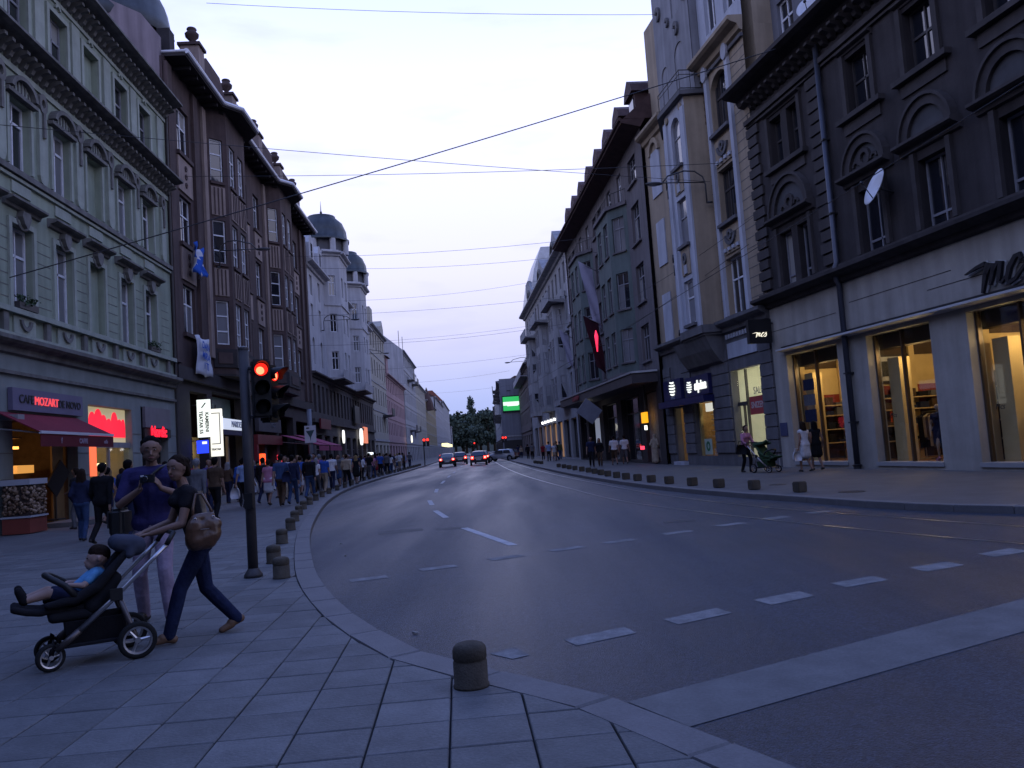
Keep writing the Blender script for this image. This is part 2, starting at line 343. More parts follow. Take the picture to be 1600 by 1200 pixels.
b = MB(); b.quad((-1500, -60, 0), (1500, -60, 0), (1500, 3000, 0), (-1500, 3000, 0))
road = tag(b.build('road', ASPH), kind='structure', label='dark asphalt road curving away between the two rows of buildings')
def brickpave(m, sc, off=0.5, dark=0.75):
    t = m.node_tree; bs = t.nodes['Principled BSDF']; l = bs.inputs['Base Color'].links[0].from_socket
    co = t.nodes.new('ShaderNodeTexCoord'); mp = t.nodes.new('ShaderNodeMapping'); mp.inputs['Rotation'].default_value = (0, 0, math.radians(-4)); t.links.new(co.outputs['Object'], mp.inputs['Vector'])
    br = t.nodes.new('ShaderNodeTexBrick'); br.inputs['Scale'].default_value = 1/sc; br.inputs['Color1'].default_value = (1, 1, 1, 1); br.inputs['Color2'].default_value = (0.85, 0.85, 0.85, 1); br.inputs['Mortar'].default_value = (dark, dark, dark, 1)
    br.inputs['Mortar Size'].default_value = 0.02; br.inputs['Brick Width'].default_value = 1.0; br.inputs['Row Height'].default_value = 1.0; br.offset = 0.0; t.links.new(mp.outputs[0], br.inputs['Vector'])
    mx = t.nodes.new('ShaderNodeMixRGB'); mx.blend_type = 'MULTIPLY'; mx.inputs[0].default_value = 1.0; t.links.new(l, mx.inputs[1]); t.links.new(br.outputs['Color'], mx.inputs[2]); t.links.new(mx.outputs[0], bs.inputs['Base Color'])
PAVF = mat('far_pavement_stone', (0.112, 0.112, 0.113), 0.72, 0.3, var=0.22, scale=2.2, grain=0.16); brickpave(PAVF, 0.418, dark=0.45)
brickpave(PVR, 0.3)
SPLIT = 17.0
KLi = offset(KL, 0.26); KRi = offset(KR, -0.26)
b = MB()
for (p, q) in zip(KLi, KLi[1:]):
    far = p.y >= SPLIT; z = 0.1165 if far else 0.092
    b.quad((-60, p.y, z), (p.x, p.y, z), (q.x, q.y, z), (-60, q.y, z), 1 if far else 0)
pav = tag(b.build('pavement', [MORT, PAVF]), kind='structure', label='wide pavement of square pale stone slabs on the left')
b = MB()
for (p, q) in zip(KRi, KRi[1:]): b.quad((p.x, p.y, 0.12), (60+p.x, p.y+ (0 if p.y > 14 else 0), 0.12), (60+q.x, q.y, 0.12), (q.x, q.y, 0.12))
pavr = tag(b.build('pavement', PVR), kind='structure', label='smooth grey pavement in front of the shops on the right')

def kerb(name, K, Ki, ymax, par, step=0.95):
    near = [p for p in K if p.y <= ymax]; R = resample(near, step); side = 1 if K is KL else -1
    I = offset(R, 0.26*side)
    for i in range(len(R)-1):
        if R[i].y < -2: continue
        e = (R[i+1]-R[i])*0.006; c = (R[i]+R[i+1]+I[i]+I[i+1])/4
        poly = [R[i]+e-c, R[i+1]-e-c, I[i+1]-e-c, I[i]+e-c]
        if side < 0: poly = poly[::-1]
        mb = MB(); dz = random.uniform(-0.004, 0.004)
        cz = 0.018; top = 0.124+dz; inner = [p*1.0 for p in poly]
        cc = Vector((0, 0)); tp = [p+(cc-p).normalized()*0.014 for p in poly]
        n = 4; vs = [(p.x, p.y, -0.03) for p in poly]+[(p.x, p.y, top-0.012) for p in poly]+[(p.x, p.y, top) for p in tp]
        fs = [(j, (j+1) % 4, 4+(j+1) % 4, 4+j) for j in range(4)]+[(4+j, 4+(j+1) % 4, 8+(j+1) % 4, 8+j) for j in range(4)]+[(8, 9, 10, 11)]
        mb.add(vs, fs); mb.build('kerb_stone', KERB, par, (c.x, c.y, 0))
    last = R[-2 if (R[-1]-R[-2]).length < 0.3 else -1]
    rest = [last]+[p for p in K if p.y > last.y+0.2]; ri = offset(rest, 0.26*side); mb = MB()
    for p, q, r, s_ in zip(rest, rest[1:], ri, ri[1:]):
        mb.quad((p.x, p.y, 0.124), (q.x, q.y, 0.124), (s_.x, s_.y, 0.124), (r.x, r.y, 0.124)); mb.quad((p.x, p.y, 0), (q.x, q.y, 0), (q.x, q.y, 0.124), (p.x, p.y, 0.124))
    tag(mb.build('kerb', KERB, par), kind='stuff')
kerb('kerb', KL, KLi, 48, pav); kerb('kerb', KR, KRi, 45, pavr)

# stone slabs of the left pavement, one by one
def clip(poly, p, t):          # keep what lies left of the line through p along t
    o = []; nrm = Vector((-t.y, t.x))
    for i in range(len(poly)):
        a, c = poly[i], poly[(i+1) % len(poly)]; da, dc = (a-p).dot(nrm), (c-p).dot(nrm)
        if da >= 0: o.append(a)
        if (da > 0 > dc) or (da < 0 < dc): o.append(a+(c-a)*(da/(da-dc)))
    return o
def inframe(x, y, z=0.12, mg=60):
    d = Vector((x, y, z))-EYE; k = d.dot(_f)
    if k < 0.3: return False
    px, py = 800+1290*d.dot(_r)/k, 600-1290*d.dot(_u)/k
    return -mg-120 < px < 1600+mg and py < 1200+mg+80
th = math.radians(4.0); ex, ey = Vector((math.cos(th), math.sin(th))), Vector((-math.sin(th), math.cos(th))); O = Vector((-0.49, 5.03)); P_ = 0.418
slabs = []
for i in range(-40, 12):
    for j in range(-7, 32):
        o = O+ex*(i*P_)+ey*(j*P_); c = o+(ex+ey)*P_/2
        if c.y > SPLIT+0.5 or c.y < 2.2 or not inframe(c.x, c.y): continue
        poly = [o+ex*0.005+ey*0.0048, o+ex*(P_-0.005)+ey*0.0048, o+ex*(P_-0.005)+ey*(P_-0.0048), o+ex*0.005+ey*(P_-0.0048)]
        near = min(range(len(KLi)-1), key=lambda k: ((KLi[k]+KLi[k+1])/2-c).length)
        dmin = ((KLi[near]+KLi[near+1])/2-c).length; t = KLi[min(near+1, len(KLi)-1)]-KLi[near]
        if (c-KLi[near]).dot(Vector((-t.y, t.x)).normalized()) < -0.36: continue
        if dmin < 0.9:
            for k in (near,):
                if 0 <= k < len(KLi)-1 and len(poly) >= 3:
                    tt = KLi[k+1]-KLi[k]; 
                    if ((KLi[k]+KLi[k+1])/2-c).length < 0.9: poly = clip(poly, KLi[k]+Vector((-tt.y, tt.x)).normalized()*0.006, tt)
        if len(poly) >= 3:
            ar = 0.5*abs(sum(poly[q].x*poly[(q+1) % len(poly)].y-poly[(q+1) % len(poly)].x*poly[q].y for q in range(len(poly))))
            if ar > 0.004: slabs.append((c.length, c, poly))
slabs.sort(key=lambda s_: s_[0])
rest = MB(); SM = []
for k in range(6):
    SM.append(mat('paving_slab_%s' % 'abcdef'[k], tuple(v*f for v, f in zip((0.118, 0.119, 0.119), [(0.87+0.048*k)]*3)), 0.7, 0.3, var=0.32, scale=3.2, bump=0.3, bscale=50, grain=0.28))
for i, (d, c, poly) in enumerate(slabs):
    dz = random.uniform(-0.0025, 0.0025); n = len(poly); ctr = sum(poly, Vector((0, 0)))/n
    lo = [(p.x-c.x, p.y-c.y, 0.08) for p in poly]; mid = [(p.x-c.x, p.y-c.y, 0.114+dz) for p in poly]
    tp = []
    for p in poly:
        v = ctr-p; q = p+v.normalized()*min(0.008, v.length*0.3); tp.append((q.x-c.x, q.y-c.y, 0.12+dz))
    fs = [(a, (a+1) % n, n+(a+1) % n, n+a) for a in range(n)]+[(n+a, n+(a+1) % n, 2*n+(a+1) % n, 2*n+a) for a in range(n)]+[tuple(range(2*n, 3*n))]
    if i < 300:
        mb = MB(); mb.add(lo+mid+tp, fs); mb.build('paving_slab', random.choice(SM), pav, (c.x, c.y, 0))
    else: rest.add([(x+c.x, y+c.y, z) for x, y, z in lo+mid+tp], fs, random.randrange(6))
if rest.v: tag(rest.build('paving_slabs', SM, pav), kind='stuff')

# painted markings (sheets lying 4 mm above the asphalt)
def mark(poly, m=PAINT, name='road_marking', z=0.004):
    c = sum((Vector(p) for p in poly), Vector((0, 0)))/len(poly); mb = MB()
    mb.add([(p[0]-c.x, p[1]-c.y, 0) for p in poly], [tuple(range(len(poly)))]); return mb.build(name, m, road, (c.x, c.y, z))
for q in [((-0.32, 6.51), (-0.12, 6.65), (-0.01, 6.38), (-0.14, 6.3)), ((0.27, 6.8), (0.8, 7.1), (0.87, 6.85), (0.36, 6.57)), ((1.16, 7.29), (1.7, 7.60), (1.78, 7.35), (1.25, 7.05)), ((2.10, 7.84), (2.62, 8.11), (2.68, 7.83), (2.19, 7.57)),
          ((3.03, 8.39), (3.56, 8.63), (3.61, 8.36), (3.09, 8.13)), ((4.08, 8.95), (4.60, 9.18), (4.65, 8.88), (4.13, 8.66)), ((5.14, 9.53), (5.66, 9.78), (5.70, 9.48), (5.18, 9.25)), ((6.2, 10.1), (6.72, 10.32), (6.76, 10.02), (6.24, 9.80)), ((7.3, 10.62), (7.8, 10.85), (7.85, 10.55), (7.35, 10.34))]: mark(q)
for a, c in [((-2.27, 10.84), (-1.81, 11.01)), ((-1.42, 11.39), (-0.95, 11.59)), ((-0.49, 11.94), (-0.03, 12.18)), ((0.4, 12.46), (0.9, 12.72)), ((1.26, 12.93), (1.75, 13.19)), ((2.28, 13.55), (2.78, 13.80)), ((3.3, 14.2), (3.81, 14.46)), ((4.27, 14.75), (4.76, 14.99)), ((5.25, 15.25), (5.7, 15.46))]:
    v = (Vector(c)-Vector(a)).normalized(); w = Vector((-v.y, v.x))*0.13; mark([Vector(a)-w, Vector(c)-w, Vector(c)+w, Vector(a)+w])
LANE = [(-1.19, 17.14), (-0.16, 13.52)], [(-2.34, 22.84), (-1.81, 20.13)], [(-3.05, 28.0), (-2.69, 25.4)], [(-3.61, 36.5), (-3.35, 33.4)], [(-4.15, 46.5), (-3.95, 42.5)], [(-4.6, 56), (-4.42, 52)], [(-5.0, 66), (-4.84, 62)], [(-5.4, 76), (-5.25, 72)], [(-5.95, 88), (-5.75, 84)]
for c, a in LANE:
    v = (Vector(c)-Vector(a)).normalized(); w = Vector((-v.y, v.x))*0.075; mark([Vector(a)-w, Vector(a)+w, Vector(c)+w, Vector(c)-w][::-1], PAINT2)
# the wide worn band painted across the road
A0, A1, B0_, B1_ = Vector((0.56, 5.10)), Vector((8.2, 9.35)), Vector((0.83, 4.60)), Vector((8.5, 8.75))
mark([A0, A1, B1_, B0_], STRIP, 'stop_line', 0.004)
# tram rails set in the asphalt
def rail(pts):
    P2 = spline(pts, 0.8); mb = MB()
    A = offset(P2, 0.035); B2 = offset(P2, -0.035)
    for i in range(len(P2)-1): mb.quad((A[i].x, A[i].y, 0.005), (B2[i].x, B2[i].y, 0.005), (B2[i+1].x, B2[i+1].y, 0.005), (A[i+1].x, A[i+1].y, 0.005))
    mb.build('tram_rail', STEEL, road)
rail([(11.0, 4.2), (8.3, 8.9), (6.89, 11.52), (6.1, 13.72), (5.02, 16.97), (4.0, 22.14), (3.1, 30.26), (2.0, 43), (0.9, 60), (-1.2, 100), (-5, 170)])
rail([(9.7, 3.6), (7.1, 8.1), (5.98, 10.03), (5.0, 12.6), (4.0, 15.8), (2.75, 21), (1.75, 29.8), (0.55, 43), (-0.6, 60), (-2.7, 100), (-6.5, 170)])

def gpt(x, y, z=0.0):      # ground point under the photograph's x, y
    d = _f*1290+_r*(x-800)-_u*(y-600); return EYE+d*((z-EYE.z)/d.z)
OLDP = mat('ghost_of_old_paint', (0.062, 0.062, 0.066), 0.7, 0.3, var=0.5, scale=4, grain=0.3); PATCH = mat('asphalt_patch', (0.028, 0.030, 0.036), 0.6, 0.35, var=0.3, scale=2, bump=0.6, bscale=85, grain=0.5); CASTI = mat('cast_iron_cover', (0.03, 0.03, 0.033), 0.5, 0.4, metal=0.4, var=0.3, scale=12, bump=0.5, bscale=40)
for q in (((590, 831), (660, 825), (662, 829), (592, 836)), ((680, 826), (720, 823), (722, 826), (682, 829)), ((1035, 815), (1085, 811), (1088, 814), (1038, 818))): mark([tuple(gpt(*v)[:2]) for v in q][::-1], OLDP, 'faded_marking', 0.0035)
for q in (((1330, 935), (1480, 905), (1560, 925), (1400, 965)),)[:0]: mark([tuple(gpt(*v)[:2]) for v in q][::-1], PATCH, 'asphalt_patch', 0.0025)
for x, y, r, z, par in ((1331, 768, 0.28, 0.124, pavr), (1215, 757, 0.22, 0.124, pavr), (120, 905, 0.3, 0.1235, pav)):
    c = gpt(x, y, z); mb = MB(); mb.lathe([(0.0, 0.0), (r*0.86, 0.0), (r*0.88, -0.003), (r*0.9, 0.0012), (r, 0.0012), (r, -0.004)], n=24); mb.build('manhole_cover', CASTI, par, (c.x, c.y, z))
# ================================================================== BUILDINGS
def building(name, label, P0, P1, sg, ext0=0.0, group=None, cat='building'):
    d = (Vector(P1)-Vector(P0)); L = d.length; d.normalize(); o = Vector(P0)
    t = thing(name, label, cat, (o.x, o.y, 0.12), group=group)
    F = Face(t, o.x, o.y, math.atan2(d.y, d.x), sg); F.L = L; return F
def cornice(F, u0, u1, z0, z1, proj, m, name='cornice', n=0.0):
    h = z1-z0; F.prof(name, u0, u1, [(n, z0), (n+proj*0.25, z0+h*0.1), (n+proj*0.35, z0+h*0.45), (n+proj*0.8, z0+h*0.6), (n+proj, z0+h*0.75), (n+proj, z1), (n-0.05, z1+0.04)], m)
def consoles(F, u0, u1, step, z0, z1, n0, n1, w, m, name='console'):
    k = int((u1-u0)/step); d = MB(); S = F.s; key = ('cons', S, round(z1-z0, 2), round(n1-n0, 2), w, m.name)
    if key not in CACHE:
        h = z1-z0; p = n1-n0; d.ext(-w/2, w/2, [(0, 0), (p*0.35, h*0.2), (p*0.5, h*0.55), (p, h*0.75), (p, h), (0, h)], lambda t, a, c: (t, S*a, c)); CACHE[key] = d.mesh('console', [m])
    for i in range(k): F.put(name, CACHE[key], u0+step*(i+0.5), n0, z0)
def body(F, u0, u1, z0, z1, m, n0=-0.5, n1=-13, name='rear_wall'): F.box(name, u0, u1, n0, n1, z0, z1, m)
def sills(F, ops, m, n=0.12, w=0.12):
    for o in ops: F.box('sill', o[0]-w, o[1]+w, -0.2, n, o[2]-0.12, o[2]-0.003, m)

WHITEPAINT = mat('window_paint_white', (0.64, 0.65, 0.68), 0.55, 0.35, var=0.2, scale=4)
DARKPAINT = mat('window_paint_dark', (0.05, 0.045, 0.045), 0.5, 0.35, var=0.2, scale=4)
GREYPAINT = mat('window_paint_grey', (0.22, 0.22, 0.24), 0.55, 0.35, var=0.2, scale=4)
ZINC = mat('zinc', (0.34, 0.36, 0.40), 0.4, 0.5, metal=0.7, var=0.25, scale=2)
IRON = mat('black_iron', (0.02, 0.02, 0.022), 0.5, 0.4, var=0.2, scale=4)
ROOFT = mat('roof_tile_dark', (0.075, 0.045, 0.042), 0.8, 0.2, var=0.35, scale=2, bump=0.4, bscale=25)
ROOFR = mat('roof_tile_red', (0.20, 0.075, 0.055), 0.8, 0.2, var=0.35, scale=2, bump=0.4, bscale=25)
COPPER = mat('dome_sheet_metal', (0.040, 0.048, 0.054), 0.5, 0.4, var=0.35, scale=1.5, streak=0.3, metal=0.2)

# ------------------------------------------------------------ 1 green building, near left
GW = mat('pale_green_plaster', (0.285, 0.325, 0.25), 0.85, 0.2, var=0.2, scale=0.7, streak=0.22, bump=0.15, bscale=12)
GT = mat('pale_green_trim', (0.32, 0.35, 0.295), 0.8, 0.2, var=0.2, scale=1.5, streak=0.15)
GC = mat('weathered_cornice', (0.175, 0.17, 0.16), 0.85, 0.2, var=0.35, scale=2, streak=0.3)
GL_ = mat('grey_shop_cladding', (0.20, 0.225, 0.22), 0.7, 0.3, var=0.2, scale=1.0, streak=0.1)
G0 = Vector((-13.9, 13.4)); G1 = Vector((-15.5, 38.7))
F = building('green_building', 'pale green four storey building with rows of stucco window hoods at the left edge', G0, G1, -1); G = F; L = F.L
ax = [(4.3, 0), (6.7, 0), (9.0, 0), (11.3, 0), (13.95, 0), (16.45, 1), (19.15, 0), (21.65, 0)]
hw = 0.62; U0, U1 = 2.0, L-1.1
ops2 = [(a-hw, a+hw, 6.72, 9.3) for a, b_ in ax]; ops3 = [(a-hw, a+hw, 11.12, 13.25) for a, b_ in ax]; ops4 = [(a-hw, a+hw, 15.35, 17.4) for a, b_ in ax]
F.wall('wall', U0, U1, 5.75, 18.3, ops2+ops3+ops4, GW, 0.28)
# ground floor
SH = [(10.55, 14.6, 0.15, 3.55), (15.45, 19.25, 0.75, 4.12), (20.2, 23.2, 0.15, 4.3), (4.6, 9.2, 0.15, 4.1)]
F.wall('shop_wall', U0, U1, 0.0, 5.7, SH, GL_, 0.35)
for zz in (0.9, 1.65, 2.4, 3.15): 
    for a, c in ((9.22, 10.53), (14.62, 15.43), (19.27, 20.18), (23.22, U1)): F.box('rustication_joint', a+0.02, c-0.02, -0.01, 0.012, zz, zz+0.03, GC)
body(F, U0, U1, 4.9, 18.3, GW, -0.4, -13); F.box('rear_wall', U0, U1, -6.0, -13, 0, 4.9, GC)
for (a, bl), o2, o3, o4 in zip(ax, ops2, ops3, ops4):
    for o, rw in ((o2, 0.66), (o3, 0.7), (o4, 0.62)):
        if bl: F.box('blind_panel', o[0], o[1], -0.30, -0.22, o[2], o[3], GW)
        else: F.window(o[0]+0.005, o[1]-0.005, o[2]+0.005, o[3]-0.005, WHITEPAINT if o is not o4 else GREYPAINT, 2, (rw,), -0.2, 0.09, 0.06)
    for o in (o2, o4):     # surrounds
        F.box('surround', o[0]-0.17, o[0]-0.003, 0.0, 0.07, o[2], o[3]+0.17, GT); F.box('surround', o[1]+0.003, o[1]+0.17, 0.0, 0.07, o[2], o[3]+0.17, GT); F.box('surround', o[0], o[1], 0.0, 0.07, o[3]+0.003, o[3]+0.17, GT)
    # floor 2: straight hood on a carved keystone
    cornice(F, a-1.05, a+1.05, 9.75, 10.02, 0.34, GC, 'hood')
    F.uz('keystone', [(-0.2, 0.28), (-0.26, 0.1), (-0.13, -0.12), (0, -0.22), (0.13, -0.12), (0.26, 0.1), (0.2, 0.28)], 0.0, 0.2, GC, a, 9.47, key='key1')
    F.ring('swag', a, 9.62, 0.34, 0.43, 0.0, 0.08, GC, PI*1.08, PI*1.92, 8)
    # floor 3: segmental pediment with shell, flanking pilasters with pendants
    F.ring('pediment', a, 13.42, 0.62, 0.8, 0.0, 0.26, GC, 0.12, PI-0.12, 12, 0.72); F.disc('shell', a, 13.42, 0.6, 0.0, 0.1, GT, 0.12, PI-0.12, 10, 0.72)
    F.box('lintel', a-0.86, a+0.86, 0.0, 0.2, 13.3, 13.42, GC)
    for k in range(5): F.box('shell_rib', a-0.4+0.2*k-0.025, a-0.4+0.2*k+0.025, 0.1, 0.14, 13.45, 13.66+0.13*(2-abs(k-2)), GC)
    F.box('surround', o3[0]-0.14, o3[0]-0.003, 0.0, 0.07, o3[2], o3[3], GT); F.box('surround', o3[1]+0.003, o3[1]+0.14, 0.0, 0.07, o3[2], o3[3], GT)
    # balustrade field below floor 2 with a garland
    F.box('parapet_panel', a-0.62, a+0.62, 0.01, 0.06, 5.98, 6.5, GT); F.ring('garland', a, 6.42, 0.22, 0.34, 0.06, 0.13, GC, PI*1.02, PI*1.98, 8)
    F.ring('window_cartouche', a, 17.68, 0.1, 0.2, 0.0, 0.08, GT, 0, PI, 8); F.box('panel_floor_three', a-0.55, a+0.55, 0.0, 0.05, 10.28, 10.62, GT)
mids = [(ax[i][0]+ax[i+1][0])/2 for i in range(len(ax)-1)]+[23.4]
for u in mids:
    F.box('pilaster', u-0.26, u+0.26, 0.0, 0.1, 11.3, 13.5, GT); F.uz('pendant', [(-0.26, 0), (-0.18, -0.2), (0, -0.27), (0.18, -0.2), (0.26, 0)], 0.0, 0.1, GT, u, 11.3, key='pend')
    F.ring('cartouche', u, 13.75, 0.12, 0.27, 0.0, 0.14, GC, 0, 2*PI, 12, 1.25); F.box('leaf_drop', u-0.07, u+0.07, 0.1, 0.17, 12.6, 13.42, GC)
    F.box('pilaster', u-0.3, u+0.3, 0.0, 0.08, 15.3, 17.75, GT); F.box('baluster_block', u-0.14, u+0.14, 0.01, 0.12, 5.95, 6.52, GC)
    for k in range(7): F.box('wall_joint', u-0.42, u+0.42, -0.005, 0.008, 7.0+0.35*k, 7.022+0.35*k, GC)
F.box('parapet_rail', U0, U1, 0.0, 0.18, 6.54, 6.70, GT); F.box('parapet_foot', U0, U1, 0.0, 0.14, 5.82, 5.95, GT)
cornice(F, U0, U1, 5.3, 5.78, 0.42, GC, 'shop_cornice'); F.box('string_course', U0, U1, 0.0, 0.1, 4.72, 4.82, GC)
F.box('string_course', U0, U1, 0.0, 0.16, 10.82, 11.0, GC); F.box('string_course', U0, U1, 0.0, 0.09, 10.68, 10.78, GT)
F.box('frieze', U0, U1, 0.0, 0.06, 14.1, 14.3, GT); consoles(F, U0, U1+0.1, 0.42, 14.3, 14.72, 0.0, 0.5, 0.17, GC); cornice(F, U0, U1+0.12, 14.72, 15.05, 0.75, GC)
F.box('frieze', U0, U1, 0.0, 0.06, 17.85, 18.0, GT); consoles(F, U0, U1+0.1, 0.42, 18.0, 18.4, 0.0, 0.55, 0.17, GC); cornice(F, U0, U1+0.12, 18.4, 18.75, 0.85, GC)
F.prof('roof', U0, U1, [(0.3, 18.7), (-6, 21.0), (-12.9, 18.5)], ROOFT)
for u in (U1+0.06,):
    b = MB(); b.tube([(0, 0, 0.12), (0, 0, 18.2)], 0.06, 8); F.put('downpipe', b.mesh('downpipe', [DARKPAINT]), U1+0.02, 0.1, 0)
LEAF = mat('window_box_leaves', (0.035, 0.07, 0.03), 0.7, 0.2, var=0.5, scale=8)
for u, z in ((11.3, 6.72), (21.65, 6.72)):      # window boxes
    F.box('planter', u-0.55, u+0.55, 0.0, 0.2, z, z+0.2, DARKPAINT); b = MB()
    for k in range(160):
        x, y, zz = random.uniform(-0.55, 0.55), random.uniform(0.0, 0.24), random.uniform(0.12, 0.42); s_ = 0.055
        b.quad(*[(x+random.uniform(-s_, s_), F.s*y+random.uniform(-s_, s_), zz+random.uniform(-s_, s_)) for _ in range(4)])
    F.put('foliage', b.mesh('foliage', [LEAF]), u, 0.0, z)
# shops inside
def lamp(kind, name, loc, col, power, size=0.15, spot=None):
    l = bpy.data.lights.new(name, kind); l.energy = power; l.color = col
    if kind == 'AREA': l.size = size
    else: l.shadow_soft_size = size
    o = bpy.data.objects.new(name, l); C.objects.link(o); o.location = loc; return o
def room(F, u0, u1, n0, n1, z0, z1, mw, mf, mc, side=True):
    b = MB(); S = F.s; P = lambda u, n, z: (u, S*n, z)
    b.quad(P(u0, n0, z0), P(u1, n0, z0), P(u1, n1, z0), P(u0, n1, z0), 1); b.quad(P(u0, n0, z1), P(u1, n0, z1), P(u1, n1, z1), P(u0, n1, z1), 2)
    b.quad(P(u0, n1, z0), P(u1, n1, z0), P(u1, n1, z1), P(u0, n1, z1), 0); b.quad(P(u0, n0, z0), P(u0, n1, z0), P(u0, n1, z1), P(u0, n0, z1), 0); b.quad(P(u1, n0, z0), P(u1, n1, z0), P(u1, n1, z1), P(u1, n0, z1), 0)
    return F.put('interior', b.mesh('interior', [mw, mf, mc]))
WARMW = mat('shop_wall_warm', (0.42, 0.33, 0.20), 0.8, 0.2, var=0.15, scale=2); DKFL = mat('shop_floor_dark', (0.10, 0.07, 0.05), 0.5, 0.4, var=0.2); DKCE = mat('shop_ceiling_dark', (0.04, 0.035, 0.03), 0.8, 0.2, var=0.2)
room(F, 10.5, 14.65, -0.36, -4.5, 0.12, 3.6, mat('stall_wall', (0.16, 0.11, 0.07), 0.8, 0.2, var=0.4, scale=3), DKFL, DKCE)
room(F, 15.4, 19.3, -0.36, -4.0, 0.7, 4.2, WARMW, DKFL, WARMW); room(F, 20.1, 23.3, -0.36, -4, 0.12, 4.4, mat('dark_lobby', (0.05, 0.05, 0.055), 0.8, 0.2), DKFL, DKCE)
AMB = emis('amber_lamp', (1.0, 0.42, 0.08), 3.0); WARM = emis('warm_lamp', (1.0, 0.72, 0.34), 6.0); RED = emis('red_neon', (1.0, 0.012, 0.035), 1.5); REDP = emis('red_light_panel', (1.0, 0.02, 0.05), 1.05); WHITE = emis('white_light_box', (0.93, 1.0, 0.92), 1.15); BLUEL = emis('blue_light', (0.02, 0.05, 1.0), 1.6)
CREAML = emis('cream_light_panel', (1.0, 0.86, 0.52), 0.34); ORNG = emis('orange_light', (1.0, 0.16, 0.06), 1.2)
F.box('shelf_light', 10.7, 12.9, -1.15, -1.05, 2.62, 2.70, AMB); F.box('shelf_light', 12.7, 13.7, -1.6, -1.0, 1.85, 2.1, emis('dim_amber', (1.0, 0.45, 0.1), 0.7))
for z in (2.95, 3.2): F.box('shelf', 10.6, 13.0, -1.3, -1.0, z, z+0.05, mat('shelf_wood', (0.22, 0.15, 0.08), 0.6, 0.3))
F.box('door_leaf', 13.75, 14.5, -0.5, -0.44, 0.15, 3.3, mat('timber_door', (0.24, 0.15, 0.07), 0.5, 0.3, var=0.3)); 
lamp('POINT', 'kiosk_light', F.world(12.0, -1.6, 2.4), (1.0, 0.55, 0.2), 22, 0.1)
F.box('transom_frame', 15.46, 19.24, -0.2, -0.08, 2.62, 2.82, GREYPAINT); F.box('mullion', 17.3, 17.38, -0.2, -0.1, 0.76, 2.62, GREYPAINT)
F.box('pane', 15.5, 19.2, -0.16, -0.15, 0.78, 2.62, GL_W)
F.box('light_panel', 15.5, 19.2, -0.3, -0.24, 2.84, 4.1, CREAML)
F.box('red_figure', 16.0, 19.1, -0.23, -0.2, 3.02, 3.42, REDP)
for u, r, s_ in ((16.25, 0.3, 1.1), (16.75, 0.36, 1.15), (17.2, 0.28, 1.0), (17.65, 0.22, 0.9), (18.15, 0.3, 1.25), (18.6, 0.25, 0.8), (18.95, 0.16, 1.3)): F.disc('red_figure', u, 3.42, r, 0, 0.03, REDP, 0, PI, 10, s_*1.5).location = F.loc(u, -0.235, 3.42)
F.box('shelf_light', 16.2, 18.9, -1.0, -0.9, 1.95, 2.08, emis('cream_tube', (1, 0.9, 0.5), 2.0)); F.box('orange_banner', 15.46, 15.95, -0.05, 0.03, 1.6, 2.75, ORNG)
lamp('POINT', 'cafe_light', F.world(17.4, -1.8, 3.3), (1.0, 0.8, 0.45), 40, 0.12)
F.box('name_board', 20.3, 23.2, 0.02, 0.14, 3.45, 4.3, mat('grey_signboard', (0.17, 0.15, 0.17), 0.6, 0.3)); F.box('neon_panel', 20.3, 23.3, 0.02, 0.10, 3.05, 3.42, mat('black_board', (0.03, 0.02, 0.02), 0.6, 0.3)); F.text('Nordic', 0.62, 21.8, 0.13, 3.28, RED, 0.02, bold=0.02)
SB = mat('violet_signboard', (0.13, 0.12, 0.19), 0.6, 0.3, var=0.12)
F.box('signboard', 10.3, 14.7, 0.02, 0.16, 3.66, 4.32, SB); F.text('CAFE', 0.36, 11.05, 0.17, 4.0, IRON); F.text('MOZART', 0.36, 12.25, 0.17, 3.98, emis('lit_letters', (1.0, 0.08, 0.10), 0.9)); F.text('DE NOVO', 0.34, 13.75, 0.17, 3.97, IRON)
F.box('bracket_light', 9.9, 10.25, 0.0, 0.5, 3.35, 3.5, GREYPAINT)
